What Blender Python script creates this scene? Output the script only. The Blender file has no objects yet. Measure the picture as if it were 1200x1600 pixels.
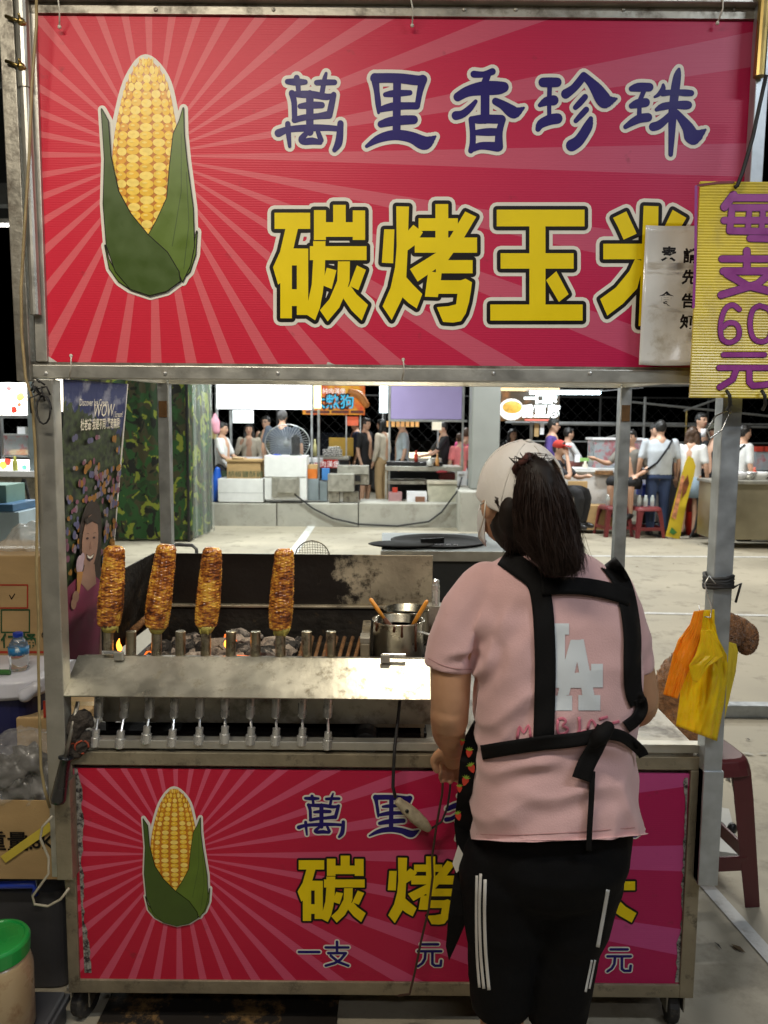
import bpy, bmesh, math, random
from mathutils import Vector, Matrix, noise
from mathutils.bvhtree import BVHTree
from mathutils.geometry import tessellate_polygon
R = math.radians
random.seed(7)
scene = bpy.context.scene
C = scene.collection

# ---------------------------------------------------------------- camera
W, H, F, CX, CY = 1200.0, 1600.0, 1220.0, 600.0, 800.0     # photograph pixels, focal length in pixels
CAMZ = 1.57
PITCH = math.atan(128 / F)
ROLL = R(0.5)
RC = Matrix.Rotation(R(90) - PITCH, 3, 'X') @ Matrix.Rotation(ROLL, 3, 'Z')
camd = bpy.data.cameras.new('camera'); cam = bpy.data.objects.new('camera', camd); C.objects.link(cam)
cam.matrix_world = Matrix.Translation((0, 0, CAMZ)) @ RC.to_4x4()
camd.sensor_fit = 'VERTICAL'; camd.sensor_height = 36.0; camd.lens = F / H * 36.0
camd.clip_start = 0.05; camd.clip_end = 500
camd.dof.use_dof = True; camd.dof.focus_distance = 2.0; camd.dof.aperture_fstop = 6.5
scene.camera = cam
scene.render.resolution_x, scene.render.resolution_y = 768, 1024

# ---------------------------------------------------------------- night sky, moon, exposure
world = bpy.data.worlds.new('World'); scene.world = world; world.use_nodes = True
nt = world.node_tree
sky = nt.nodes.new('ShaderNodeTexSky'); sky.sky_type = 'NISHITA'; sky.sun_disc = False
sky.sun_elevation = R(-6); sky.sun_rotation = R(200)
bg = nt.nodes['Background']; nt.links.new(sky.outputs[0], bg.inputs[0]); bg.inputs[1].default_value = 0.05
sund = bpy.data.lights.new('moon', 'SUN'); sun = bpy.data.objects.new('moon', sund); C.objects.link(sun)
sund.energy = 0.01; sund.angle = R(0.5); sund.color = (1, .96, .9); sun.rotation_euler = (R(40), R(12), 0)
scene.view_settings.view_transform = 'Standard'; scene.view_settings.look = 'None'
scene.view_settings.exposure = 0.42; scene.view_settings.gamma = 1.0
scene.cycles.use_denoising = True
scene.cycles.max_bounces = 8
scene.cycles.sample_clamp_indirect = 6.0

def ray(px, py):
    return RC @ Vector(((px - CX) / F, -(py - CY) / F, -1.0))
def at(px, py, Y):                      # the point of the plane y = Y behind a photograph pixel
    d = ray(px, py); t = Y / d.y
    return Vector((d.x * t, Y, CAMZ + d.z * t))
def atx(px, py, X):
    d = ray(px, py); t = X / d.x
    return Vector((X, d.y * t, CAMZ + d.z * t))
def onz(px, py, z=0.0):                 # the point of the level z behind a photograph pixel
    d = ray(px, py); t = (z - CAMZ) / d.z
    return Vector((d.x * t, d.y * t, z))

# ---------------------------------------------------------------- lamps of the market (fixtures are built further down at the same places)
LAMPS = [  # x, y, z, watts, colour, size
    (-.75, 0.62, 3.05, 28, (1, .90, .74), 1.2),
    (1.9, 0.1, 3.4, 30, (.84, .92, 1), 1.2),
    (.5, -1.6, 3.4, 18, (.97, .97, 1.0), 1.2),
    (-2.6, 7.0, 4.2, 90, (.96, .98, .95), 1.2),
    (1.8, 5.5, 4.2, 75, (1, .95, .84), 1.2),
    (5.0, 8.6, 4.2, 110, (1, .96, .88), 1.2),
    (-1.5, 11.2, 4.2, 170, (.94, 1, .95), 1.2),
    (3.0, 11.4, 4.2, 150, (.93, .98, 1), 1.2),
    (-5.2, 10.5, 4.2, 120, (.95, 1, .97), 1.2),
    (0.5, 16.5, 4.2, 150, (.95, 1, 1), 1.2),
]
def area(loc, watts, col, sx, sy, rot=(0, 0, 0), name='tube_light'):
    l = bpy.data.lights.new(name, 'AREA'); l.shape = 'RECTANGLE'; l.size = sx; l.size_y = sy
    l.energy = watts; l.color = col; o = bpy.data.objects.new(name, l); C.objects.link(o)
    o.location = loc; o.rotation_euler = rot; return o
for (x, y, z, w, c, s) in LAMPS:
    area((x, y, z - .06), w, c, s, .12)

# ---------------------------------------------------------------- materials
def sr(r, g, b):
    f = lambda v: (v / 255 / 12.92 if v <= 10 else ((v / 255 + .055) / 1.055) ** 2.4)
    return (f(r), f(g), f(b))
MATS = {}
def N(t, ty, **kw):
    n = t.nodes.new(ty)
    for k, v in kw.items(): setattr(n, k, v)
    return n
def mat(name, col, rough=.5, metal=0, var=.12, scale=9, bump=0, bscale=60, emit=0, ecol=None, coat=0, trans=0,
        dirt=None, dscale=6, dlo=.55, dhi=.7, alpha=1, sheen=0, sss=0, spec=.5, stretch=None):
    if name in MATS: return MATS[name]
    m = bpy.data.materials.new(name); MATS[name] = m; m.use_nodes = True
    t = m.node_tree; b = t.nodes['Principled BSDF']; L = t.links.new
    tc = N(t, 'ShaderNodeTexCoord'); src = tc.outputs['Object']
    if stretch:
        mp = N(t, 'ShaderNodeMapping'); mp.inputs['Scale'].default_value = stretch; L(src, mp.inputs[0]); src = mp.outputs[0]
    b.inputs['Roughness'].default_value = rough; b.inputs['Metallic'].default_value = metal
    b.inputs['Specular IOR Level'].default_value = spec
    if coat: b.inputs['Coat Weight'].default_value = coat; b.inputs['Coat Roughness'].default_value = .15
    if trans: b.inputs['Transmission Weight'].default_value = trans
    if alpha < 1: b.inputs['Alpha'].default_value = alpha
    if sheen: b.inputs['Sheen Weight'].default_value = sheen
    if sss: b.inputs['Subsurface Weight'].default_value = sss; b.inputs['Subsurface Scale'].default_value = .01; b.inputs['Subsurface Radius'].default_value = (1, .35, .2)
    col = tuple(col) + (1,)
    out = None
    if var:
        nz = N(t, 'ShaderNodeTexNoise'); nz.inputs['Scale'].default_value = scale; nz.inputs['Detail'].default_value = 5; L(src, nz.inputs['Vector'])
        mr = N(t, 'ShaderNodeMapRange'); mr.inputs[1].default_value = .3; mr.inputs[2].default_value = .7
        mr.inputs[3].default_value = 1 - var; mr.inputs[4].default_value = 1 + var; L(nz.outputs[0], mr.inputs[0])
        mx = N(t, 'ShaderNodeVectorMath', operation='SCALE'); mx.inputs[0].default_value = col[:3]; L(mr.outputs[0], mx.inputs['Scale'])
        out = mx.outputs[0]
        rr = N(t, 'ShaderNodeMapRange'); rr.inputs[1].default_value = .3; rr.inputs[2].default_value = .7
        rr.inputs[3].default_value = max(.03, rough - .08); rr.inputs[4].default_value = min(1, rough + .1); L(nz.outputs[0], rr.inputs[0]); L(rr.outputs[0], b.inputs['Roughness'])
    if dirt:
        n2 = N(t, 'ShaderNodeTexNoise'); n2.inputs['Scale'].default_value = dscale; n2.inputs['Detail'].default_value = 8; n2.inputs['Roughness'].default_value = .7; L(src, n2.inputs['Vector'])
        m2 = N(t, 'ShaderNodeMapRange'); m2.inputs[1].default_value = dlo; m2.inputs[2].default_value = dhi; L(n2.outputs[0], m2.inputs[0])
        mc = N(t, 'ShaderNodeMix', data_type='RGBA'); L(m2.outputs[0], mc.inputs[0])
        if out: L(out, mc.inputs[6])
        else: mc.inputs[6].default_value = col
        mc.inputs[7].default_value = tuple(dirt) + (1,); out = mc.outputs[2]
        if metal:
            mm = N(t, 'ShaderNodeMapRange'); mm.inputs[3].default_value = metal; mm.inputs[4].default_value = .1; L(m2.outputs[0], mm.inputs[0]); L(mm.outputs[0], b.inputs['Metallic'])
    if out: L(out, b.inputs['Base Color'])
    else: b.inputs['Base Color'].default_value = col
    if bump:
        n3 = N(t, 'ShaderNodeTexNoise'); n3.inputs['Scale'].default_value = bscale; n3.inputs['Detail'].default_value = 4; L(src, n3.inputs['Vector'])
        bp = N(t, 'ShaderNodeBump'); bp.inputs['Strength'].default_value = bump; bp.inputs['Distance'].default_value = .01; L(n3.outputs[0], bp.inputs['Height']); L(bp.outputs[0], b.inputs['Normal'])
    if emit:
        b.inputs['Emission Color'].default_value = tuple(ecol or col[:3]) + (1,); b.inputs['Emission Strength'].default_value = emit
    return m
def bsdf(m): return m.node_tree.nodes['Principled BSDF']

STEEL = mat('brushed_steel', (.46, .45, .40), .40, .72, .16, 14, dirt=(.12, .09, .05), dscale=9, dlo=.6, dhi=.78, bump=.05, bscale=90)
STEELD = mat('dirty_steel', (.34, .32, .27), .44, .8, .25, 10, dirt=(.06, .04, .02), dscale=11, dlo=.5, dhi=.68, bump=.12, bscale=70)
PLATE = mat('stained_steel_plate', (.50, .49, .43), .34, .9, .25, 9, dirt=(.14, .11, .05), dscale=24, dlo=.52, dhi=.72, bump=.06, bscale=50)
SOOT = mat('sooty_steel', (.012, .010, .008), .62, 0, .5, 14, dirt=(.07, .045, .02), dscale=26, dlo=.6, dhi=.74, bump=.4, bscale=55, spec=.2)
SOOTL = mat('burnt_steel_sheet', (.30, .26, .19), .42, .6, .3, 8, dirt=(.03, .022, .014), dscale=15, dlo=.53, dhi=.66, bump=.15, bscale=60)
CHROME = mat('polished_steel', (.66, .66, .64), .26, .72, .08, 30, dirt=(.25, .22, .15), dscale=40, dlo=.72, dhi=.9)
CREAM = mat('painted_angle_steel', (.30, .26, .18), .5, .55, .2, 12, dirt=(.05, .035, .02), dscale=20, dlo=.55, dhi=.72, bump=.2)
GALV = mat('galvanised_steel', (.42, .45, .47), .42, .65, .2, 18, dirt=(.16, .13, .09), dscale=12, dlo=.62, dhi=.8)
BRASS = mat('brassy_edge', (.45, .33, .12), .35, 1, .25, 20)
BLACK = mat('black_plastic', (.012, .012, .013), .35, 0, .2, 20)
RUBBER = mat('black_rubber', (.018, .018, .018), .6, 0, .2, 20)
WHITEP = mat('white_plastic', (.72, .72, .74), .4, 0, .05, 8)
CARD = mat('cardboard', (.44, .29, .13), .8, 0, .1, 7, bump=.08, bscale=120, stretch=(1, 1, 3))
FOAM = mat('white_foam', (.75, .76, .75), .75, 0, .05, 10, bump=.1, bscale=200)
SKIN = mat('skin', (.50, .27, .15), .5, 0, .08, 14, sss=.08, bump=.04, bscale=160)
SKINL = mat('skin_light', (.52, .31, .21), .5, 0, .08, 14)
PURPLE = mat('purple_print', sr(125, 55, 130), .4)
NAVYPR = mat('navy_print', sr(34, 22, 104), .42, var=.08, spec=.25)
WHITEPR = mat('white_print', sr(226, 222, 210), .42, var=.04, spec=.25)
BLACKPR = mat('black_print', sr(20, 15, 15), .42, var=.1, spec=.25)
YELLOWPR = mat('yellow_print', sr(236, 208, 12), .42, var=.05, spec=.25)

# ---------------------------------------------------------------- mesh helpers
class MB:
    def __init__(s, M=None): s.v = []; s.f = []; s.m = []; s.M = M
    def add(s, vs, fs, mi=0):
        o = len(s.v)
        s.v += [(s.M @ Vector(v)) if s.M else Vector(v) for v in vs]
        s.f += [tuple(i + o for i in f) for f in fs]; s.m += [mi] * len(fs)
    def box(s, c, d, mi=0, rot=None):
        x, y, z = d[0] / 2, d[1] / 2, d[2] / 2; c = Vector(c)
        vs = [Vector(p) for p in ((-x, -y, -z), (x, -y, -z), (x, y, -z), (-x, y, -z), (-x, -y, z), (x, -y, z), (x, y, z), (-x, y, z))]
        if rot: vs = [rot @ v for v in vs]
        s.add([v + c for v in vs], [(3, 2, 1, 0), (4, 5, 6, 7), (0, 1, 5, 4), (1, 2, 6, 5), (2, 3, 7, 6), (3, 0, 4, 7)], mi)
    def cor(s, a, b, mi=0):
        s.box(((a[0] + b[0]) / 2, (a[1] + b[1]) / 2, (a[2] + b[2]) / 2), (abs(b[0] - a[0]), abs(b[1] - a[1]), abs(b[2] - a[2])), mi)
    def hexa(s, p, mi=0):   # 8 points: bottom ring then top ring
        s.add(p, [(3, 2, 1, 0), (4, 5, 6, 7), (0, 1, 5, 4), (1, 2, 6, 5), (2, 3, 7, 6), (3, 0, 4, 7)], mi)
    def bar(s, a, b, w, d=None, mi=0, up=(0, 1, 0)):   # square bar from a to b
        a, b = Vector(a), Vector(b); d = d or w; t = (b - a).normalized(); u = Vector(up)
        if abs(t.dot(u)) > .95: u = Vector((1, 0, 0))
        x = t.cross(u).normalized() * w / 2; y = x.normalized().cross(t) * d / 2
        s.hexa([a - x - y, a + x - y, a + x + y, a - x + y, b - x - y, b + x - y, b + x + y, b - x + y], mi)
    def tube(s, pts, rad, seg=8, mi=0, caps=True, closed=False):
        pts = [Vector(p) for p in pts]; n = len(pts)
        rs = rad if isinstance(rad, (list, tuple)) else [rad] * n
        vs = []; fs = []; prev = None
        for i, p in enumerate(pts):
            t = (pts[min(i + 1, n - 1)] - pts[max(i - 1, 0)])
            if t.length < 1e-9: t = Vector((0, 0, 1))
            t.normalize()
            if prev is None:
                u = Vector((0, 0, 1)) if abs(t.z) < .9 else Vector((1, 0, 0)); x = t.cross(u).normalized()
            else:
                x = (prev - t * prev.dot(t)); x = x.normalized() if x.length > 1e-6 else t.orthogonal().normalized()
            prev = x; y = t.cross(x)
            for k in range(seg):
                a = 2 * math.pi * k / seg; vs.append(p + (x * math.cos(a) + y * math.sin(a)) * rs[i])
        for i in range(n - 1):
            for k in range(seg):
                k2 = (k + 1) % seg; fs.append((i * seg + k, i * seg + k2, (i + 1) * seg + k2, (i + 1) * seg + k))
        if caps: fs.append(tuple(range(seg - 1, -1, -1))); fs.append(tuple((n - 1) * seg + k for k in range(seg)))
        s.add(vs, fs, mi)
    def limb(s, pts, rad, seg=12, mi=0, flat=1.0):  # tube with rounded ends, resampled smooth
        P = [Vector(p) for p in pts]; q = []; r = []
        def cr(a, b, c, d, t): return .5 * ((2 * b) + (c - a) * t + (2 * a - 5 * b + 4 * c - d) * t * t + (3 * b - a - 3 * c + d) * t ** 3)
        n = len(P)
        for i in range(n - 1):
            for k in range(4):
                t = k / 4
                q.append(cr(P[max(i - 1, 0)], P[i], P[i + 1], P[min(i + 2, n - 1)], t))
                r.append(rad[i] + (rad[i + 1] - rad[i]) * (t * t * (3 - 2 * t)))
        q.append(P[-1]); r.append(rad[-1])
        d0 = (q[0] - q[1]).normalized(); d1 = (q[-1] - q[-2]).normalized()
        head = [(q[0] + d0 * r[0] * math.sin(a), r[0] * math.cos(a)) for a in (1.35, .95, .5)]
        tail = [(q[-1] + d1 * r[-1] * math.sin(a), r[-1] * math.cos(a)) for a in (.5, .95, 1.35)]
        s.tube([h[0] for h in head] + q + [h[0] for h in tail], [h[1] for h in head] + r + [h[1] for h in tail], seg, mi)
    def lathe(s, prof, c, seg=24, mi=0, M=None):  # prof: (r, z)
        vs = []; fs = []; c = Vector(c)
        for (r, z) in prof:
            for k in range(seg):
                a = 2 * math.pi * k / seg; v = Vector((r * math.cos(a), r * math.sin(a), z)); vs.append((M @ v if M else v) + c)
        for i in range(len(prof) - 1):
            for k in range(seg):
                k2 = (k + 1) % seg; fs.append((i * seg + k, i * seg + k2, (i + 1) * seg + k2, (i + 1) * seg + k))
        if prof[0][0] > 1e-6: fs.append(tuple(range(seg - 1, -1, -1)))
        if prof[-1][0] > 1e-6: fs.append(tuple((len(prof) - 1) * seg + k for k in range(seg)))
        s.add(vs, fs, mi)
    def rings(s, rings, seg=20, mi=0, p=2.3):  # horizontal superellipse rings: (cx, cy, z, rx, ry)
        vs = []; fs = []
        for (cx, cy, z, rx, ry) in rings:
            for k in range(seg):
                a = 2 * math.pi * k / seg; ca, sa = math.cos(a), math.sin(a)
                vs.append((cx + rx * math.copysign(abs(ca) ** (2 / p), ca), cy + ry * math.copysign(abs(sa) ** (2 / p), sa), z))
        for i in range(len(rings) - 1):
            for k in range(seg):
                k2 = (k + 1) % seg; fs.append((i * seg + k, i * seg + k2, (i + 1) * seg + k2, (i + 1) * seg + k))
        fs.append(tuple(range(seg - 1, -1, -1))); fs.append(tuple((len(rings) - 1) * seg + k for k in range(seg)))
        s.add(vs, fs, mi)
    def ball(s, c, r, seg=14, rn=9, mi=0, M=None, jit=0):
        r = r if isinstance(r, (tuple, list)) else (r, r, r); vs = []; fs = []; c = Vector(c)
        for i in range(rn + 1):
            th = math.pi * i / rn
            for k in range(seg):
                a = 2 * math.pi * k / seg
                v = Vector((r[0] * math.sin(th) * math.cos(a), r[1] * math.sin(th) * math.sin(a), r[2] * math.cos(th)))
                if jit and 0 < i < rn: v *= 1 + jit * (noise.noise(v.normalized() * 1.7 + c * 9) )
                vs.append((M @ v if M else v) + c)
        for i in range(rn):
            for k in range(seg):
                k2 = (k + 1) % seg; fs.append((i * seg + k, (i + 1) * seg + k, (i + 1) * seg + k2, i * seg + k2))
        s.add(vs, fs, mi)
    def prism(s, poly, ext, mi=0):   # polygon (3-D points) extruded by vector
        poly = [Vector(p) for p in poly]; e = Vector(ext); n = len(poly)
        tri = tessellate_polygon([poly])
        fs = [tuple(t) for t in tri] + [tuple(i + n for i in reversed(t)) for t in tri] + [(i, (i + 1) % n, (i + 1) % n + n, i + n) for i in range(n)]
        s.add(poly + [p + e for p in poly], fs, mi)
    def build(s, name, mats, parent=None, smooth=False, bevel=0, label=None, subd=0):
        me = bpy.data.meshes.new(name); me.from_pydata([tuple(v) for v in s.v], [], s.f)
        mats = mats if isinstance(mats, (list, tuple)) else [mats]
        for m in mats: me.materials.append(m)
        if len(mats) > 1: me.polygons.foreach_set('material_index', s.m)
        bm = bmesh.new(); bm.from_mesh(me)
        bmesh.ops.remove_doubles(bm, verts=bm.verts, dist=1e-7) if smooth else None
        bmesh.ops.recalc_face_normals(bm, faces=bm.faces); bm.to_mesh(me); bm.free()
        if smooth: me.polygons.foreach_set('use_smooth', [True] * len(me.polygons))
        o = bpy.data.objects.new(name, me); C.objects.link(o)
        if parent is not None:
            o.parent = parent; o.matrix_parent_inverse = Matrix.Translation(parent.location).inverted()
        if bevel:
            b = o.modifiers.new('bevel', 'BEVEL'); b.width = bevel; b.segments = 2; b.limit_method = 'ANGLE'
        if subd:
            b = o.modifiers.new('subd', 'SUBSURF'); b.levels = subd; b.render_levels = subd
        if label: o['label'] = label
        return o
def tag(o, label, cat, group=None):
    o['label'] = label; o['category'] = cat
    if group: o['group'] = group
    return o
def thing(name, label, cat, loc, group=None):
    o = bpy.data.objects.new(name, None); C.objects.link(o); o.location = loc; o.empty_display_size = .05
    return tag(o, label, cat, group)
def struct(o): o['kind'] = 'structure'; return o
def pbox(mb, x0, y0, x1, y1, Y, d, mi=0):      # box whose front face covers the photograph rectangle at distance Y
    cx, cy = (x0 + x1) / 2, (y0 + y1) / 2
    a = at(x0, cy, Y); b = at(x1, cy, Y); t = at(cx, y0, Y); u = at(cx, y1, Y)
    mb.cor((a.x, Y, u.z), (b.x, Y + d, t.z), mi)
def remesh(o, vox, it=6, fac=.5):
    m = o.modifiers.new('skin', 'REMESH'); m.mode = 'VOXEL'; m.voxel_size = vox; m.use_smooth_shade = True
    if it: k = o.modifiers.new('soft', 'SMOOTH'); k.factor = fac; k.iterations = it
    return o
def bake(o):                                   # apply the modifiers of one object
    dg = bpy.context.evaluated_depsgraph_get(); dg.update()
    me = bpy.data.meshes.new_from_object(o.evaluated_get(dg)); o.modifiers.clear(); o.data = me
    return o
def text_mesh(body, size, bold=0.0, shear=0, align='CENTER'):   # flat lettering as a list of polygons in (x, z)
    cu = bpy.data.curves.new('lettering', 'FONT'); cu.body = body; cu.size = size; cu.offset = bold; cu.align_x = align; cu.shear = shear
    cu.resolution_u = 2
    o = bpy.data.objects.new('lettering', cu); C.objects.link(o)
    dg = bpy.context.evaluated_depsgraph_get(); dg.update()
    me = bpy.data.meshes.new_from_object(o.evaluated_get(dg)); C.objects.unlink(o); bpy.data.objects.remove(o)
    vs = [tuple(v.co) for v in me.vertices]; fs = [tuple(p.vertices) for p in me.polygons]
    return vs, fs
def put_text(body, size, org, ux, uz, m, parent, bold=0.0, shear=0, off=.0015, name='lettering', align='CENTER', sx=1.0):
    vs, fs = text_mesh(body, size, bold, shear, align); mb = MB(); org = Vector(org); ux = Vector(ux).normalized(); uz = Vector(uz).normalized(); n = ux.cross(uz).normalized()
    mb.add([org + ux * v[0] * sx + uz * v[1] + n * off for v in vs], fs)
    return mb.build(name, m, parent)
# ================================================================ ground
g = MB(); g.add([(-60, -8, 0), (60, -8, 0), (60, 120, 0), (-60, 120, 0)], [(0, 1, 2, 3)])
GROUND = mat('concrete_floor', (.37, .33, .25), .6, 0, .2, .9, dirt=(.15, .13, .095), dscale=3.6, dlo=.52, dhi=.74, bump=.12, bscale=35)
struct(g.build('ground', GROUND))
PAINT = mat('worn_white_paint', (.62, .62, .60), .6, 0, .15, 6, dirt=(.35, .33, .28), dscale=14, dlo=.5, dhi=.75)
def strip(pts, w, z=.004):
    mb = MB(); a, b = Vector(pts[0]), Vector(pts[1]); t = (b - a).normalized(); n = Vector((-t.y, t.x, 0)) * w / 2
    mb.add([(a + n) + Vector((0, 0, z)), (b + n) + Vector((0, 0, z)), (b - n) + Vector((0, 0, z)), (a - n) + Vector((0, 0, z))], [(0, 1, 2, 3)])
    o = mb.build('floor_marking', PAINT); struct(o); return o
strip((onz(760, 868), onz(1400, 872)), .07)
strip((onz(990, 958), onz(1500, 968)), .06)
strip((onz(487, 822), onz(455, 868)), .12)
strip((onz(1100, 1380), onz(1260, 1560)), .05)

# ================================================================ the corn cart: frame
YF = 1.90
cart = thing('food_cart', 'steel grilled corn cart with printed pink panels and roof posts', 'food cart', (0, 2.3, 0))
def X(px, py, Y=YF): return at(px, py, Y).x
def Z(px, py, Y=YF): return at(px, py, Y).z
XL, XR = X(84, 800), X(1126, 800)
YB = 2.92
ztop = Z(600, -30); zb = Z(600, 582)
# front posts: outer sleeve stops short of the floor
zlow = Z(92, 1372, YF - .03)
for (xx, sgn) in ((XL, -1), (XR, 1)):
    mb = MB(); mb.box((xx, YF - .012, (zb + zlow) / 2 - .01), (.046, .046, zb - zlow - .03)); mb.build('post', GALV if sgn > 0 else STEEL, cart, bevel=.002)
    mb = MB(); mb.box((xx + (.012 if sgn < 0 else -.004), YF - .014, zlow + .13), (.040, .052, .26)) if sgn < 0 else mb.box((xx + .002, YF - .013, zlow + .15), (.050, .052, .30)); mb.build('post_sleeve', GALV if sgn > 0 else CREAM, cart, bevel=.002)
xbl, xbr = at(259, 720, YB).x, at(971, 740, YB).x
zbr = at(600, 600, YB).z
for xx in (xbl, xbr):
    mb = MB(); mb.box((xx, YB, .72 + (zbr - .72) / 2), (.042, .042, zbr - .72)); mb.build('post', GALV, cart, bevel=.002)
    mb = MB(); mb.box((xx, YB - .024, zbr - .10), (.03, .006, .06)); mb.build('latch', mat('rusty_latch', (.16, .09, .04), .6, .6, .3, 30), cart, bevel=.001)
# side rails at the foot of the sign box, front to back
for (xf, xb) in ((XL + .02, xbl), (XR - .03, xbr)):
    mb = MB(); mb.bar((xf, YF + .03, zb + .012), (xb, YB, zbr + .012), .03, .036, up=(0, 0, 1)); mb.build('side_rail', STEEL, cart)
    mb = MB(); mb.bar((xf, YF + .03, ztop - .02), (xb, YB, ztop - .02), .03, .036, up=(0, 0, 1)); mb.build('side_rail', STEEL, cart)
    mb = MB(); mb.box((xb, YB, (zbr + ztop) / 2), (.042, .042, ztop - zbr)); mb.build('post', GALV, cart)
mb = MB(); mb.box(((xbl + xbr) / 2, YB + .002, zbr + .012), (xbr - xbl, .036, .036)); mb.build('rear_rail', STEEL, cart)
# tarp roof over the cart, out of sight behind the sign
mb = MB(); n = 14
vs = []; fs = []
for j in range(2):
    for i in range(n + 1):
        x = XL - .02 + (XR - XL + .04) * i / n
        vs.append((x, (YF + .03, YB + .05)[j], ztop + .035 + .018 * math.cos(i * math.pi)))
for i in range(n): fs.append((i, i + 1, n + 2 + i, n + 1 + i))
mb.add(vs, fs); mb.build('roof', GALV, cart)
# lower cart body
pl = dict(x0=X(118, 1360), x1=X(1071, 1370), zt=Z(600, 1205), zb=Z(600, 1534))
bw = .022
bx0, bx1 = pl['x0'] - .026, pl['x1'] + .034
zc_top = Z(600, 1180); zc_bot = Z(600, 1553)
mb = MB()
mb.cor((bx0, YF + .012, zc_bot + .003), (bx1, YB + .02, zc_top - .03)); mb.build('cabinet', STEELD, cart)
for (a, b, nm) in (((bx0, YF - .006, zc_top - .030), (bx1, YF + .03, zc_top + .004), 'top_frame_bar'), ((bx0, YF - .006, zc_bot), (bx1, YF + .03, pl['zb'] + .002), 'bottom_frame_bar')):
    mb = MB(); mb.cor(a, b); mb.build(nm, CREAM, cart, bevel=.002)
for (a, b) in ((bx0, pl['x0'] + .003), (pl['x1'] - .003, bx1)):
    mb = MB(); mb.cor((a, YF - .0075, zc_bot + .0005), (b, YF + .028, zc_top - .0305)); mb.build('side_frame_bar', CREAM, cart, bevel=.002)
mb = MB(); mb.cor((bx0 + .004, YF - .001, zc_top + .012), (bx1 - .004, YF + .03, zc_top + .034)); mb.build('counter_rail', STEEL, cart, bevel=.002)
mb = MB(); mb.cor((bx0 + .002, YF + .03, zc_top - .01), (bx1 - .002, YB + .02, zc_top + .006)); mb.build('counter', STEELD, cart)
# casters
CAST = mat('caster_rubber', (.03, .028, .026), .7, 0, .3, 20, dirt=(.12, .1, .07), dscale=30)
for k, (px, py, yy) in enumerate(((122, 1572, YF + .03), (1060, 1582, YF + .03), (160, 1570, YB - .06), (1010, 1570, YB - .06))):
    xx = X(px, 1560); cz = .047
    cs = MB(); Mx = Matrix.Rotation(R(90), 3, 'Y') @ Matrix.Rotation(R(20 - 12 * k), 3, 'X')
    cs.lathe([(.012, -.016), (.04, -.016), (.047, -.011), (.047, .011), (.04, .016), (.012, .016)], (xx, yy + .02, cz), 20, M=Mx)
    w = cs.build('caster_wheel', CAST, cart, smooth=False, bevel=.002)
    cs = MB(); cs.box((xx - .022, yy + .012, cz + .028), (.004, .05, .06)); cs.box((xx + .022, yy + .012, cz + .028), (.004, .05, .06)); cs.box((xx, yy, cz + .06), (.06, .06, .008))
    cs.tube([(xx, yy, cz + .06), (xx, yy, zc_bot + .01)], .016); cs.build('caster_fork', STEELD, cart)

# ================================================================ printed panels
def sunburst(name, c, base0, base1, rayc0, rayc1, x0, x1):
    m = bpy.data.materials.new(name); m.use_nodes = True; t = m.node_tree; b = t.nodes['Principled BSDF']; L = t.links.new
    tc = N(t, 'ShaderNodeTexCoord'); sp = N(t, 'ShaderNodeSeparateXYZ'); L(tc.outputs['Object'], sp.inputs[0])
    def math_(op, a, bv=None):
        n = N(t, 'ShaderNodeMath', operation=op)
        for i, v in enumerate((a, bv)):
            if v is None: continue
            if isinstance(v, (int, float)): n.inputs[i].default_value = v
            else: L(v, n.inputs[i])
        return n.outputs[0]
    dx = math_('SUBTRACT', sp.outputs[0], c.x); dz = math_('SUBTRACT', sp.outputs[2], c.z)
    an = math_('ARCTAN2', dz, dx); fr = math_('FRACT', math_('ADD', math_('MULTIPLY', an, 36 / (2 * math.pi)), 36.15))
    msk = math_('LESS_THAN', fr, .31)
    gx = N(t, 'ShaderNodeMapRange'); gx.inputs[1].default_value = x0; gx.inputs[2].default_value = x1; L(sp.outputs[0], gx.inputs[0])
    def mixc(fac, a, bb):
        n = N(t, 'ShaderNodeMix', data_type='RGBA'); L(fac, n.inputs[0])
        for i, v in ((6, a), (7, bb)):
            if isinstance(v, tuple): n.inputs[i].default_value = v + (1,)
            else: L(v, n.inputs[i])
        return n.outputs[2]
    base = mixc(gx.outputs[0], base0, base1); rc = mixc(gx.outputs[0], rayc0, rayc1)
    col = mixc(msk, base, rc)
    nz = N(t, 'ShaderNodeTexNoise'); nz.inputs['Scale'].default_value = 22; nz.inputs['Detail'].default_value = 8; L(tc.outputs['Object'], nz.inputs['Vector'])
    mr = N(t, 'ShaderNodeMapRange'); mr.inputs[1].default_value = .68; mr.inputs[2].default_value = .8; mr.inputs[4].default_value = .5; L(nz.outputs[0], mr.inputs[0])
    col = mixc(mr.outputs[0], col, (.10, .03, .03))
    L(col, b.inputs['Base Color']); b.inputs['Roughness'].default_value = .4; b.inputs['Specular IOR Level'].default_value = .28
    wv = math_('SINE', math_('MULTIPLY', sp.outputs[2], 2 * math.pi / .0055))
    n2 = N(t, 'ShaderNodeTexNoise'); n2.inputs['Scale'].default_value = 5; L(tc.outputs['Object'], n2.inputs['Vector'])
    hh = math_('ADD', math_('MULTIPLY', wv, .00012), math_('MULTIPLY', n2.outputs[0], .004))
    bp = N(t, 'ShaderNodeBump'); bp.inputs['Strength'].default_value = .5; bp.inputs['Distance'].default_value = 1; L(hh, bp.inputs['Height']); L(bp.outputs[0], b.inputs['Normal'])
    return m
RED0, RED1 = sr(206, 40, 62), sr(184, 30, 78)
RAY0, RAY1 = sr(216, 96, 104), sr(190, 78, 110)

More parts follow.
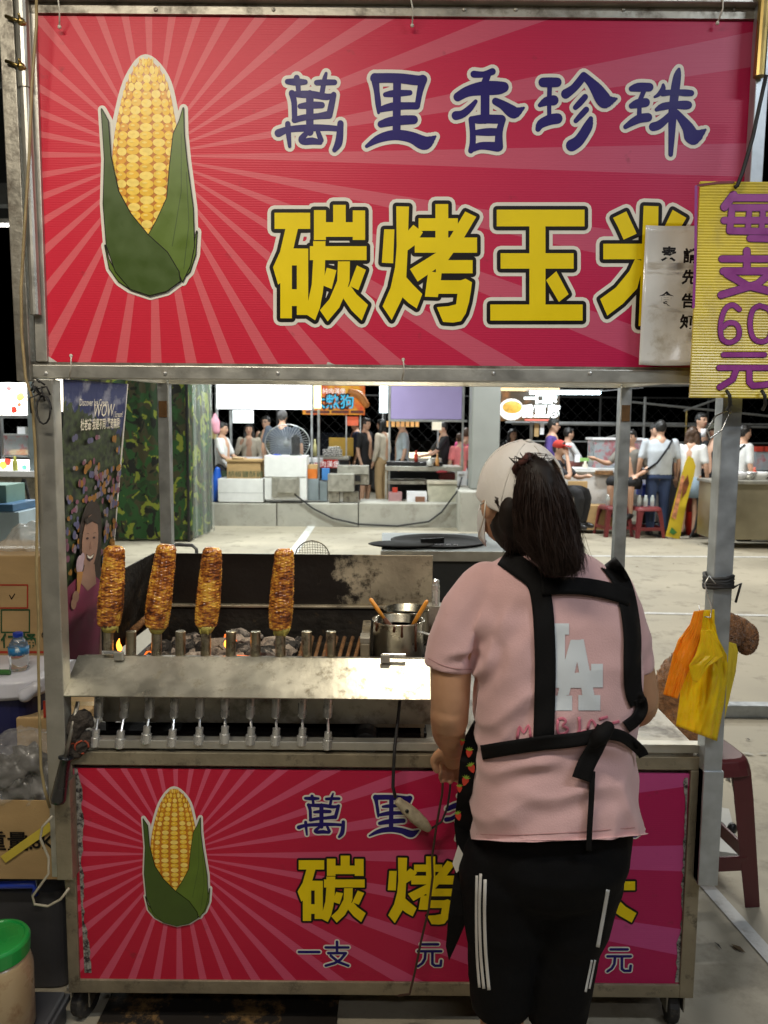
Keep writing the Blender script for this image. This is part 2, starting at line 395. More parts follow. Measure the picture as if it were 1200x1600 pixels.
CNT = [0]
class Layered:                        # flat print in layers; every piece lies a hair in front of the last
    def __init__(s, Y): s.mb = MB(); s.Y = Y; s.k = 0
    def z(s, layer):
        s.k += 1; return s.Y - .0006 * layer - 6e-6 * (s.k % 90)
    def poly(s, pts, layer, mi):
        y = s.z(layer); P = [Vector((p[0], y, p[1])) for p in pts]
        s.mb.add(P, [tuple(t) for t in tessellate_polygon([P])], mi)
    def disc(s, x, z, r, layer, mi, seg=14, rz=None):
        y = s.z(layer); rz = rz or r
        s.mb.add([(x + r * math.cos(2 * math.pi * k / seg), y, z + rz * math.sin(2 * math.pi * k / seg)) for k in range(seg)], [tuple(range(seg))], mi)
    def seg(s, a, b, ra, rb, layer, mi):
        d = Vector((b[0] - a[0], b[1] - a[1]))
        if d.length < 1e-7: return
        n = Vector((-d.y, d.x)).normalized(); y = s.z(layer)
        s.mb.add([(a[0] + n.x * ra, y, a[1] + n.y * ra), (a[0] - n.x * ra, y, a[1] - n.y * ra), (b[0] - n.x * rb, y, b[1] - n.y * rb), (b[0] + n.x * rb, y, b[1] + n.y * rb)], [(0, 1, 2, 3)], mi)
    def stroke(s, pts, layer, mi, extra=0.0):
        for i, (x, z, w) in enumerate(pts):
            s.disc(x, z, w / 2 + extra, layer, mi)
            if i: s.seg(pts[i - 1][:2], (x, z), pts[i - 1][2] / 2 + extra, w / 2 + extra, layer, mi)
    def outline(s, pts, r, layer, mi):
        s.poly(pts, layer, mi)
        for i, p in enumerate(pts): s.disc(p[0], p[1], r, layer, mi, 12); s.seg(pts[i - 1], p, r, r, layer, mi)
def smooth3(pts, n=3):                # Catmull-Rom through (x, y, w)
    out = []; P = [Vector(p) for p in pts]
    for i in range(len(P) - 1):
        a, b, c, d = P[max(i - 1, 0)], P[i], P[i + 1], P[min(i + 2, len(P) - 1)]
        for k in range(n):
            t = k / n; out.append(.5 * ((2 * b) + (c - a) * t + (2 * a - 5 * b + 4 * c - d) * t * t + (3 * b - a - 3 * c + d) * t ** 3))
    out.append(P[-1]); return [(p.x, p.y, max(.1, p.z)) for p in out]

BLUE = {  # brush strokes traced in enlarged crops: origin x, then strokes of (x, y, width)
 'wan': (420, [[(250,325,65),(375,330,90),(490,330,60)],[(375,275,75),(390,360,65),(400,470,60)],[(640,340,65),(750,335,75),(880,335,70)],[(768,215,40),(745,300,60),(715,470,65)],
   [(300,490,60),(450,495,90),(600,500,90),(780,530,80),(880,500,50)],[(310,480,80),(340,600,75),(345,760,70),(350,840,75)],[(870,500,70),(840,640,80),(810,780,80)],
   [(345,840,75),(480,805,75),(650,790,75),(800,770,100)],[(420,655,65),(550,640,90),(710,640,80)],[(550,490,95),(550,1000,95)],[(130,1015,100),(270,965,80),(550,945,90),(800,945,75),(950,960,70)],
   [(255,890,70),(262,1000,70),(280,1190,45)],[(960,885,80),(950,1050,90),(930,1160,95),(880,1240,60)],[(520,1000,60),(440,1090,80),(470,1130,80),(580,1120,90),(690,1140,60)],[(660,1000,60),(700,1110,70)]]),
 'li': (560, [[(220,280,120),(400,275,115),(600,285,120),(800,310,120),(860,295,115)],[(220,270,110),(245,450,75),(265,620,75),(270,740,40)],[(865,295,110),(825,450,80),(790,640,70)],
   [(290,700,70),(450,660,100),(620,650,90),(780,650,90)],[(360,500,60),(480,485,90),(690,475,65)],[(518,290,100),(510,1050,100)],[(300,895,85),(420,860,110),(600,840,115),(740,835,110)],
   [(110,1190,45),(250,1100,95),(400,1050,120),(550,1040,130),(720,1075,140),(850,1140,170),(920,1140,150),(1030,1060,30)]]),
 'xiang': (690, [[(430,225,85),(560,230,75),(680,190,85)],[(620,230,80),(580,330,90)],[(215,530,110),(350,455,130),(550,415,170),(750,410,165),(830,400,130)],[(582,380,112),(580,830,112)],
   [(455,590,50),(380,680,80),(280,760,95),(190,780,110)],[(720,590,90),(820,640,110),(930,720,150),(990,740,130),(1100,675,30)],[(400,830,80),(415,1000,75),(415,1150,80),(390,1250,70)],
   [(410,830,80),(500,830,110),(600,825,110),(800,830,110)],[(820,830,75),(770,1000,90),(765,1200,110)],[(430,1010,60),(600,1000,95),(760,1000,90)],[(400,1230,80),(500,1190,90),(600,1185,100),(750,1200,120)]]),
 'zhen': (830, [[(155,335,115),(250,335,120),(345,335,115)],[(245,380,60),(240,560,60)],[(115,640,55),(200,590,110),(300,575,125)],[(238,600,55),(240,800,55)],[(90,960,70),(130,890,110),(250,835,130),(350,820,130)],
   [(460,490,120),(560,420,100),(640,330,100),(700,245,90)],[(700,245,90),(790,330,110),(880,440,160),(960,560,190),(1010,590,150),(1140,555,30)],[(720,530,75),(650,610,80),(590,670,65)],
   [(735,700,75),(670,770,75),(595,850,60)],[(795,820,60),(760,920,120),(690,1040,130),(620,1130,140),(540,1180,150)]]),
 'zhu': (970, [[(140,420,70),(230,400,110),(380,400,105)],[(310,440,60),(260,560,60)],[(140,650,70),(220,620,110),(330,605,110)],[(245,640,55),(245,780,60)],[(60,930,60),(150,870,90),(250,820,110),(360,805,110)],
   [(775,160,40),(755,240,95),(730,400,115),(705,600,110),(690,760,110),(680,1000,90),(665,1300,60)],[(565,370,40),(560,430,70),(500,500,50),(450,530,30)],[(560,480,80),(700,470,70),(850,475,85),(940,480,75)],
   [(475,700,50),(560,660,90),(700,640,90),(850,640,110),(900,640,100)],[(660,770,80),(580,850,95),(500,910,110),(430,930,110)],[(740,740,80),(820,840,110),(900,950,150),(970,1070,190),(1130,970,30)]]),
}
def rc(x0, y0, x1, y1): return [(x0, y0), (x1, y0), (x1, y1), (x0, y1)]
YEL = {  # outlines traced in enlarged crops
 'tan': (410, 310, [rc(128,152,498,320),[(242,315),(372,315),(325,520),(270,690),(190,880),(165,900),(112,720),(185,560)],[(250,522),(478,525),(478,700),(190,700)],rc(188,690,308,1250),rc(360,690,478,1215),rc(300,948,478,1122),
   rc(538,125,662,435),rc(538,250,1065,402),rc(738,70,868,260),rc(942,128,1070,435),rc(495,500,1085,645),[(530,448),(658,448),(655,640),(648,820),(630,980),(600,1140),(550,1270),(462,1213),(478,1070),(515,900),(530,640)],
   [(788,658),(912,658),(908,860),(880,960),(800,1140),(680,1282),(600,1165),(700,1050),(780,860)],[(860,960),(912,905),(980,1000),(1100,1110),(1035,1272),(930,1170),(845,1045)],[(672,725),(772,750),(722,945),(635,910),(650,800)],[(985,700),(1078,745),(1000,958),(905,910)]]),
 'kao': (585, 310, [[(102,325),(208,325),(195,678),(78,672)],[(228,85),(360,88),(352,330),(345,550),(332,820),(290,1040),(180,1268),(85,1125),(170,930),(215,720),(232,500)],[(325,815),(400,900),(498,998),(440,1148),(355,1090),(280,1020),(290,880)],
   [(350,340),(405,278),(505,355),(420,490),(345,545)],rc(460,210,868,340),rc(635,62,768,420),rc(420,410,1068,568),[(945,140),(1060,195),(930,415),(770,640),(600,765),(450,868),(370,738),(560,620),(640,570),(780,415)],
   rc(640,645,1022,782),[(560,760),(700,780),(690,860),(660,1030),(525,1025),(555,800)],rc(560,855,930,995),[(900,855),(948,838),(1015,875),(1005,960),(985,1080),(950,1200),(900,1280),(820,1295),(715,1288),(650,1135),(770,1125),(850,1105),(865,990)]]),
 'yu': (0, 0, [rc(776,328,913,354),rc(782,396,896,420),rc(827,350,852,480),rc(766,476,910,501),[(853,438),(869,424),(888,460),(873,472)]]),
 'mi': (920, 310, [[(568,80),(722,85),(705,1330),(515,1330)],[(250,205),(388,138),(495,370),(360,432),(300,300)],[(870,122),(1012,205),(900,400),(770,330)],rc(148,475,1120,636),[(480,630),(575,660),(500,940),(350,1100),(190,1222),(115,1050),(280,930),(420,760)],
   [(760,630),(840,760),(980,930),(1140,1050),(1070,1222),(900,1100),(680,900),(680,640)]]),
}
def char_blue(key, Y, parent, f=lambda x, y: (x, y), k=1.0, white=45):
    ox, strokes = BLUE[key]; L = Layered(Y); mpp = (at(700, 800, Y).x - at(600, 800, Y).x) / 100
    S = []
    for st in strokes:
        q = []
        for (x, y, w) in smooth3(st):
            px, py = f(ox + x / 8.571, 90 + y / 8.571); p = at(px, py, Y); q.append((p.x, p.z, w / 8.571 * k * mpp))
        S.append(q)
    for q in S: L.stroke(q, 1, 0, white / 8.571 * k * mpp)
    for q in S: L.stroke(q, 2.2, 1)
    return L.mb.build('lettering', [WHITEPR, NAVYPR], parent)
def char_yel(key, Y, parent, f=lambda x, y: (x, y), k=1.0, white=True):
    ox, oy, polys = YEL[key]; sc = 1 if key == 'yu' else 6.667; L = Layered(Y); mpp = (at(700, 800, Y).x - at(600, 800, Y).x) / 100
    S = []
    for pl_ in polys:
        q = []
        for (x, y) in pl_:
            p = at(*f(ox + x / sc, oy + y / sc), Y); q.append((p.x, p.z))
        S.append(q)
    if white:
        for q in S: L.outline(q, 11 * k * mpp, 1, 0)
    for q in S: L.outline(q, 5.6 * k * mpp, 2.2, 1)
    for q in S: L.poly(q, 3.4, 2)
    return L.mb.build('lettering', [WHITEPR, BLACKPR, YELLOWPR], parent)

KERN = [mat('kernel_print_%d' % i, c, .38, var=.1, scale=60) for i, c in enumerate((sr(246, 205, 70), sr(238, 188, 45), sr(250, 220, 110), sr(226, 160, 30)))]
COBP = mat('cob_print', sr(196, 120, 20), .38); HUSK = mat('husk_print', sr(88, 112, 32), .38, var=.12, scale=20); HUSKD = mat('husk_dark_print', sr(62, 84, 26), .38, var=.12, scale=20)
def corn_print(Y, parent, f=lambda x, y: (x, y), k=1.0):   # a plain ear of corn in its husk
    L = Layered(Y); mpp = (at(700, 800, Y).x - at(600, 800, Y).x) / 100
    def w(p): q = at(*f(*p), Y); return (q.x, q.z)
    def curve(pts, n=5):
        P = [Vector((p[0], p[1], 0)) for p in pts]; out = []; m = len(P)
        for i in range(m):
            a, b, c, d = P[i - 1], P[i], P[(i + 1) % m], P[(i + 2) % m]
            for j in range(n):
                t = j / n; v = .5 * ((2 * b) + (c - a) * t + (2 * a - 5 * b + 4 * c - d) * t * t + (3 * b - a - 3 * c + d) * t ** 3); out.append((v.x, v.y))
        return out
    cob = curve([(228, 92), (258, 122), (272, 175), (281, 240), (282, 320), (262, 372), (230, 400), (198, 372), (178, 320), (176, 240), (186, 175), (202, 122)])
    hl = [(160, 172), (170, 190), (174, 245), (186, 300), (205, 335), (232, 368), (262, 395), (280, 425), (282, 440), (262, 455), (235, 462), (205, 452), (182, 425), (168, 385), (163, 320), (165, 250)]
    hr = [(287, 170), (281, 190), (272, 210), (266, 262), (262, 310), (246, 345), (232, 370), (255, 392), (275, 415), (286, 440), (298, 415), (304, 385), (302, 325), (292, 250), (288, 210)]
    stub = [(165, 384), (170, 405), (184, 430), (204, 452), (186, 440), (172, 420)]
    stub2 = [(308, 362), (306, 398), (297, 425), (280, 442), (298, 420), (303, 390)]
    wc = [w(p) for p in cob]
    shapes = [wc, [w(p) for p in hl], [w(p) for p in hr], [w(p) for p in stub], [w(p) for p in stub2]]
    for q in shapes: L.outline(q, 6.5 * k * mpp, 1, 0)
    L.poly(wc, 2.2, 1)
    for r in range(23):
        y = 98 + r * 12.6
        half = None
        xs = []
        for i in range(len(cob)):
            a, b = cob[i - 1], cob[i]
            if (a[1] - y) * (b[1] - y) <= 0 and abs(a[1] - b[1]) > 1e-6: xs.append(a[0] + (b[0] - a[0]) * (y - a[1]) / (b[1] - a[1]))
        if len(xs) < 2: continue
        x0, x1 = min(xs), max(xs); c0 = (x0 + x1) / 2; hw = (x1 - x0) / 2
        for j in range(7):
            a0, a1 = -1.45 + 2.9 * j / 7, -1.45 + 2.9 * (j + 1) / 7
            u0, u1 = math.sin(a0), math.sin(a1); p = w((c0 + hw * (u0 + u1) / 2, y + (.8 if j % 2 else -.8)))
            rx = hw * (u1 - u0) / 2 * mpp * k
            L.disc(p[0], p[1], rx * .97, 3.2, 2 + (j * 7 + r * 5) % 4 if abs(j - 3) > 1 else 2 + (r + j) % 3, 12, 6.2 * mpp * k)
            L.disc(p[0] - rx * .2, p[1] + 1.5 * mpp * k, rx * .38, 4.2, 4, 8, 1.6 * mpp * k)
    for q, mi, ly in (([w(p) for p in stub], 6, 5), ([w(p) for p in stub2], 6, 5), ([w(p) for p in hr], 6, 6), ([w(p) for p in hl], 7, 8)):
        L.outline(q, 1.4 * k * mpp, ly, 8); L.poly(q, ly + 1, mi)
    for pts in ([(166, 200), (172, 300), (200, 380), (250, 440)], [(168, 330), (190, 400), (235, 450)]):
        L.stroke([w(p) + (1.2 * k * mpp,) for p in pts], 9.6, 6)
    for pts in ([(284, 210), (284, 300), (270, 385)], [(292, 270), (296, 350), (288, 420)]):
        L.stroke([w(p) + (1.2 * k * mpp,) for p in pts], 7.6, 7)
    return L.mb.build('corn_picture', [WHITEPR, COBP] + KERN + [HUSK, HUSKD, BLACKPR], parent)

# upper sign
sign = thing('sign_board', 'large red sunburst sign with big yellow characters and navy lettering above the cart', 'sign', (0, YF, zb))
sx0, sx1 = X(66, 300), X(1164, 300)
szt, szb = Z(600, 26), Z(600, 577)
mb = MB(); mb.cor((sx0, YF, szb - .004), (sx1, YF + .008, szt + .004))
mb.build('board', sunburst('sunburst_print', at(237, 243, YF), RED0, RED1, RAY0, RAY1, sx0 + .35, sx1 - .2), sign)
mb = MB(); mb.cor((sx0, YF + .0085, szb - .004), (sx1, YF + .010, szt + .004)); mb.build('backing', mat('grey_backing', (.42, .42, .40), .6), sign)
for kx in ('wan', 'li', 'xiang', 'zhen', 'zhu'): char_blue(kx, YF, sign)
for kx in ('tan', 'kao', 'yu', 'mi'): char_yel(kx, YF, sign)
corn_print(YF, sign)
fw = .034
mb = MB(); mb.cor((sx0 - .035, YF - .012, szb - fw + .006), (sx1 + .03, YF + .03, szb + .003)); mb.build('frame_rail', STEEL, sign, bevel=.002)
mb = MB(); mb.cor((sx0 - .035, YF - .004, szb + .0035), (sx1 + .03, YF + .02, szb + .010)); mb.build('frame_lip', STEELD, sign)
mb = MB(); mb.cor((sx0 - .035, YF - .03, szt + .022), (sx1 + .06, YF + .03, szt + .09)); mb.build('frame_rail', STEEL, sign, bevel=.002)
mb = MB(); mb.cor((sx0 - .03, YF - .008, szt - .002), (sx1 + .03, YF + .03, szt + .0215)); mb.build('frame_lip', STEELD, sign)
mb = MB(); mb.cor((sx0 - .026, YF - .010, szb + .0105), (sx0 + .002, YF + .03, szt - .0025)); mb.build('frame_upright', STEEL, sign, bevel=.002)
mb = MB(); mb.cor((sx1 - .002, YF - .010, szb + .0105), (sx1 + .012, YF + .03, szt - .0025)); mb.build('frame_upright', GALV, sign, bevel=.002)
mb = MB(); mb.cor((sx1 + .0125, YF - .006, szb + .0105), (sx1 + .034, YF + .03, szt - .0025)); mb.build('frame_edge', BRASS, sign, bevel=.004)
for px in (245, 428, 725, 805, 972, 1145):
    mb = MB(); p = at(px, 18, YF); mb.lathe([(0, .004), (.004, .003), (.005, 0)], (p.x, YF - .008, p.z), 8, M=Matrix.Rotation(R(90), 3, 'X')); mb.build('screw', STEELD, sign)
for px in (75, 260, 435, 770, 920):
    mb = MB(); p = at(px, 584, YF); mb.lathe([(0, .004), (.004, .003), (.005, 0)], (p.x, YF - .012, p.z), 8, M=Matrix.Rotation(R(90), 3, 'X')); mb.build('screw', CHROME, sign)
TIE = mat('cable_tie', (.62, .60, .52), .4)
for (a, b) in (((90, -6), (93, 42)), ((641, -6), (644, 40)), ((1130, -6), (1121, 36)), ((111, 556), (108, 592)), ((630, 562), (628, 594))):
    mb = MB(); p, q = at(a[0], a[1], YF - .035), at(b[0], b[1], YF - .016); mb.tube([p, (p + q) / 2 + Vector((.004, -.004, 0)), q], .0018, 6)
    e = q if b[1] < 100 else at(a[0], a[1], YF - .016); mb.ball(e, .0045, 8, 5); mb.build('cable_tie', TIE, sign, smooth=True)
# worn corner: the print peels off at the lower edge
for (px, py, w_, h_) in ((85, 560, 30, 16), (520, 567, 26, 8), (345, 570, 16, 6)):
    pts = [(px - w_ / 2, py + h_), (px - w_ * .3, py - h_ * .2), (px + w_ * .1, py + h_ * .3), (px + w_ * .5, py + h_)]
    mb = MB(); mb.add([at(x, y, YF - .0016) for x, y in pts], [(0, 1, 2, 3)])
    mb.build('worn_patch', mat('bare_board', (.5, .48, .44), .7, var=.2, scale=40), sign)

# pipes, uprights and cable at the left of the sign
mb = MB(); mb.bar(at(12, -20, YF - .01), at(42, 596, YF - .01), .034, .034); mb.build('post', STEELD, cart, bevel=.002)
mb = MB(); a, b = at(33, -20, YF - .02), at(56, 492, YF - .02); mb.tube([a, b], .0125, 14); mb.tube([a, a.lerp(b, .3)], .0155, 14); mb.build('tent_pipe', STEEL, cart, smooth=False)
for py in (34, 104):
    p = at(33, py, YF - .035); mb = MB(); mb.tube([p + Vector((-.035, 0, .012)), p + Vector((.01, 0, -.004))], .004, 6); mb.ball(p, .009, 8, 6); mb.tube([p, p + Vector((.0, -.012, .012))], .003, 6); mb.build('wing_bolt', BRASS, cart, smooth=True)
mb = MB(); mb.bar(at(1196, -30, YF - .02), at(1176, 300, YF - .02), .03, .03); mb.build('post', GALV, cart, bevel=.002)
mb = MB(); a, b = at(1196, -20, YF - .045), at(1186, 120, YF - .045); mb.tube([a, b], .013, 14); mb.build('tent_pipe', BRASS, cart)
cab = MB()
pts = [(57, -20), (57, 40), (50, 130), (46, 240), (40, 330), (33, 450), (34, 520), (40, 590), (50, 620), (55, 700), (58, 800), (57, 900), (60, 960), (60, 1040), (62, 1130), (64, 1200), (70, 1235), (78, 1262)]
cab.tube([at(x, y, YF - .045) for x, y in pts], .0036, 8)
tag(cab.build('cable', mat('tan_cable', (.30, .23, .11), .5, var=.2, scale=30), smooth=True), 'long tan cable hanging down along the steel post beside the cart', 'cable')
cab = MB(); pts = [(82, 1275), (66, 1292), (63, 1310), (76, 1340), (76, 1365), (62, 1385), (51, 1400), (54, 1413), (75, 1416), (95, 1405), (108, 1388)]
cab.tube([at(x, y, YF - .06) for x, y in pts], .0032, 8)
tag(cab.build('cable', mat('pale_cable', (.42, .38, .28), .5), smooth=True), 'pale cable loop hanging beside the printed lower panel', 'cable')
st = MB(); rg = random.Random(3)
for k in range(9):
    p = at(52 + rg.random() * 14, 596 + rg.random() * 20, YF - .05); q = p + Vector((rg.uniform(-.03, .03), -.005, rg.uniform(-.06, .03))); st.tube([p, (p + q) / 2 + Vector((rg.uniform(-.02, .02), -.01, .01)), q], .0022, 6)
for k in range(12):
    a = k * .52; st.tube([at(70, 640, YF - .05) + Vector((.017 * math.cos(a + j * .5), -.004 - k * .0006, .034 * math.sin(a + j * .5))) for j in range(6)], .002, 5)
tag(st.build('cord_bundle', RUBBER, smooth=True), 'tangled black cords tied round the post under the sign corner', 'cord')

# lower panel
panel = MB(); 
lowp = thing('printed_panel', 'lower red sunburst panel with corn picture and prices on the cart front', 'sign', ((pl['x0'] + pl['x1']) / 2, YF, pl['zb']))
panel.cor((pl['x0'], YF, pl['zb']), (pl['x1'], YF + .006, pl['zt'])); 
panel.build('board', sunburst('sunburst_print_lower', at(277, 1335, YF), sr(188, 30, 56), sr(178, 26, 84), sr(208, 84, 108), sr(196, 74, 132), pl['x0'] + .3, pl['x1'] - .1), lowp)
k1 = 81 / 113.
def lo_blue(x_new, x_old): return lambda x, y: (x_new + (x - x_old) * k1, 1235 + (y - 107) * .565 + (x_new - 462) * .014)
for kx, xn, xo in (('wan', 462, 428), ('li', 574, 568), ('xiang', 688, 699), ('zhen', 806, 832), ('zhu', 912, 972)): char_blue(kx, YF, lowp, lo_blue(xn, xo), .62, 38)
k2 = 119 / 166.
def lo_yel(x_new, x_old): return lambda x, y: (x_new + (x - x_old) * k2, 1332 + (y - 313) * .575 + (x_new - 460) * .012)
for kx, xn, xo in (('tan', 461, 421), ('kao', 601, 590), ('yu', 742, 760), ('mi', 880, 932)): char_yel(kx, YF, lowp, lo_yel(xn, xo), .62, False)
corn_print(YF, lowp, lambda x, y: (277 + (x - 235) * .70, 1232 + (y - 92) * .575), .62)
def price(strokes, ox, oy, s):
    L = Layered(YF); mpp = .00156
    S = [[(at(ox + x * s, oy + y * s, YF).x, at(ox + x * s, oy + y * s, YF).z, 4.6 * mpp) for x, y in st] for st in strokes]
    for q in S: L.stroke(q, 1, 0, 2.2 * mpp)
    for q in S: L.stroke(q, 2.2, 1)
    L.mb.build('lettering', [WHITEPR, NAVYPR], lowp)
ZHI = [[(0, 9), (36, 9)], [(18, 0), (18, 17)], [(4, 18), (32, 18), (24, 28), (14, 34), (0, 38)], [(8, 22), (20, 32), (36, 38)]]
YUAN = [[(5, 2), (32, 2)], [(0, 13), (37, 13)], [(12, 14), (11, 25), (7, 32), (0, 37)], [(23, 14), (23, 33), (27, 36), (36, 36), (37, 28)]]
price([[(0, 0), (32, 0)]], 467, 1487, 1); price(ZHI, 509, 1471, .98); price(YUAN, 653, 1473, .98); price(YUAN, 949, 1481, .98)
rg = random.Random(5)   # ragged edges where the print has come away
for (px0, py0, px1, py1, n) in ((118, 1200, 134, 1520, 40), (1073, 1215, 1064, 1535, 42)):
    left = px0 < 600; prevw = 3; mb = MB()
    for i in range(n):
        t0, t1 = i / n, (i + 1) / n; w1 = max(1, min(9, prevw + rg.uniform(-3, 3)))
        xa, ya, xb, yb = px0 + (px1 - px0) * t0, py0 + (py1 - py0) * t0, px0 + (px1 - px0) * t1, py0 + (py1 - py0) * t1
        s_ = 1 if left else -1
        mb.add([at(xa - s_ * 2, ya, YF - .0012), at(xa + s_ * prevw, ya, YF - .0012), at(xb + s_ * w1, yb, YF - .0012), at(xb - s_ * 2, yb, YF - .0012)], [(0, 1, 2, 3)]); prevw = w1
    mb.build('torn_edge', mat('torn_board', (.33, .31, .27), .8, var=.4, scale=60, dirt=(.03, .02, .02), dscale=70, dlo=.45, dhi=.6), lowp)
# ================================================================ charcoal grill on the cart
ZT = zc_top + .006
grill = thing('charcoal_grill', 'long charcoal grill with soot black hood, slanted steel plate and turning spindles', 'grill', (-.3, 2.2, ZT))
GXL, GXR = at(122, 1024, 1.97).x, at(672, 1028, 1.97).x
YH = 2.40
zhood = at(450, 866, YH).z; zled = at(450, 944, YH).z; zpl = at(400, 1026, 1.97).z; zpb = at(400, 1091, 1.87).z
hx0, hx1 = at(240, 900, YH).x, at(676, 900, YH).x
# hood: back sheet (soot on the left, bare metal on the right) and left wing
def hood_mat():
    m = SOOTL.copy(); m.name = 'half_burnt_sheet'; t = m.node_tree; b = bsdf(m); L = t.links.new
    lk = b.inputs['Base Color'].links[0].from_socket
    tc = N(t, 'ShaderNodeTexCoord'); sp = N(t, 'ShaderNodeSeparateXYZ'); L(tc.outputs['Object'], sp.inputs[0])
    nz = N(t, 'ShaderNodeTexNoise'); nz.inputs['Scale'].default_value = 13; nz.inputs['Detail'].default_value = 12; nz.inputs['Roughness'].default_value = .7; L(tc.outputs['Object'], nz.inputs['Vector'])
    ad = N(t, 'ShaderNodeMath', operation='MULTIPLY_ADD'); L(nz.outputs[0], ad.inputs[0]); ad.inputs[1].default_value = .55; L(sp.outputs[0], ad.inputs[2])
    mr = N(t, 'ShaderNodeMapRange'); mr.inputs[1].default_value = .14; mr.inputs[2].default_value = .20; L(ad.outputs[0], mr.inputs[0])
    mx = N(t, 'ShaderNodeMix', data_type='RGBA'); L(mr.outputs[0], mx.inputs[0]); mx.inputs[6].default_value = (.010, .008, .007, 1); b.inputs['Specular IOR Level'].default_value = .25; L(lk, mx.inputs[7]); L(mx.outputs[2], b.inputs['Base Color'])
    mm = N(t, 'ShaderNodeMath', operation='MULTIPLY'); L(mr.outputs[0], mm.inputs[0]); mm.inputs[1].default_value = .45; L(mm.outputs[0], b.inputs['Metallic'])
    return m
mb = MB(); mb.cor((hx0, YH, zled), (hx1, YH + .006, zhood)); mb.build('hood_back', hood_mat(), grill, bevel=.002)
wf = at(156, 908, 1.985); wfb = at(166, 1016, 1.985)
mb = MB(); mb.hexa([(wf.x, 1.985, zpl - .02), (wf.x + .004, 1.985, zpl - .02), (hx0 + .004, YH, zled - .06), (hx0, YH, zled - .06), (wf.x, 1.985, wf.z), (wf.x + .004, 1.985, wf.z), (hx0 + .004, YH, zhood), (hx0, YH, zhood)])
mb.build('hood_side', SOOT, grill)
mb = MB(); mb.cor((hx0, YH - .02, zled - .008), (hx1 + .06, YH + .012, zled)); mb.build('hood_ledge', SOOTL, grill, bevel=.002)
# fire box
fz = zpl - .075
mb = MB(); mb.cor((hx0 - .004, YH - .012, ZT + .002), (hx1, YH - .004, zled - .009)); mb.build('firebox_back', SOOT, grill)
mb = MB(); mb.cor((GXL + .07, 1.99, fz - .02), (hx1, YH - .013, fz)); mb.build('firebox_floor', SOOT, grill)
mb = MB(); mb.cor((GXL + .05, 1.992, ZT + .04), (hx1 - .01, 2.0, fz - .021)); mb.build('firebox_front', STEELD, grill)
mb = MB(); mb.cor((GXL + .02, 2.001, ZT + .001), (GXR - .004, 2.06, ZT + .012)); mb.build('drip_tray', SOOT, grill)
mb = MB(); mb.cor((GXL + .055, 2.0005, ZT + .013), (GXL + .06, YH - .013, fz - .022)); mb.build('firebox_side', SOOT, grill)
# slanted front plate
pA, pB = at(122, 1024, 1.97), at(672, 1030, 1.97); pC, pD = at(673, 1093, 1.865), at(97, 1087, 1.865)
nn = (pB - pA).cross(pD - pA).normalized()
if nn.y > 0: nn = -nn
mb = MB(); n_ = 30; vs = []; fs = []
for j in (0, 1):
    for i in range(n_ + 1):
        t = i / n_; a = pA.lerp(pB, t); b = pD.lerp(pC, t); w_ = .0016 * noise.noise(Vector((t * 7, j, 0)))
        vs += [a + nn * w_ - nn * .004 * j, b + nn * w_ * .6 - nn * .004 * j]
o2 = 2 * (n_ + 1)
for i in range(n_):
    a = 2 * i; fs += [(a, a + 1, a + 3, a + 2), (o2 + a, o2 + a + 2, o2 + a + 3, o2 + a + 1), (a, a + 2, o2 + a + 2, o2 + a), (a + 1, o2 + a + 1, o2 + a + 3, a + 3)]
fs += [(0, o2, o2 + 1, 1), (2 * n_, 2 * n_ + 1, o2 + 2 * n_ + 1, o2 + 2 * n_)]
mb.add(vs, fs); mb.build('front_plate', PLATE, grill)
mb = MB(); mb.cor((GXL + .01, 1.969, zpl - .012), (GXR, 1.991, zpl - .004)); mb.build('plate_rail', STEELD, grill)
for (px, py, w_) in ((186, 1024, 30), (602, 1028, 42)):
    p = at(px, py, 1.955); q = at(px + (-1 if px < 300 else 1) * 14, py, 1.955); mb = MB()
    mb.box(p + nn * .004 + Vector((0, 0, -.004)), (.024, .012, .022)); mb.build('hinge', STEEL, grill, bevel=.002)
    mb = MB(); e = q + Vector((0, .004, .006)); mb.tube([e - Vector((w_ * .0007, 0, 0)), e + Vector((w_ * .0007, 0, 0))], .005, 10); mb.build('hinge_pin', CHROME, grill)
# legs of the plate and lever
mb = MB(); a, b = at(122, 1096, 1.90), at(102, 1186, 1.85); mb.tube([a, b], .0052, 10); lev = mb.build('lever', STEELD, grill, smooth=True)
mb = MB(); a, b = at(103, 1183, 1.85), at(90, 1254, 1.838); mb.tube([a, a.lerp(b, .03), a.lerp(b, .05), a.lerp(b, .92), b], [.018, .018, .0125, .019, .0165], 18); mb.build('lever_grip', mat('black_grip', (.008, .010, .014), .22, coat=.5), lev, smooth=True)
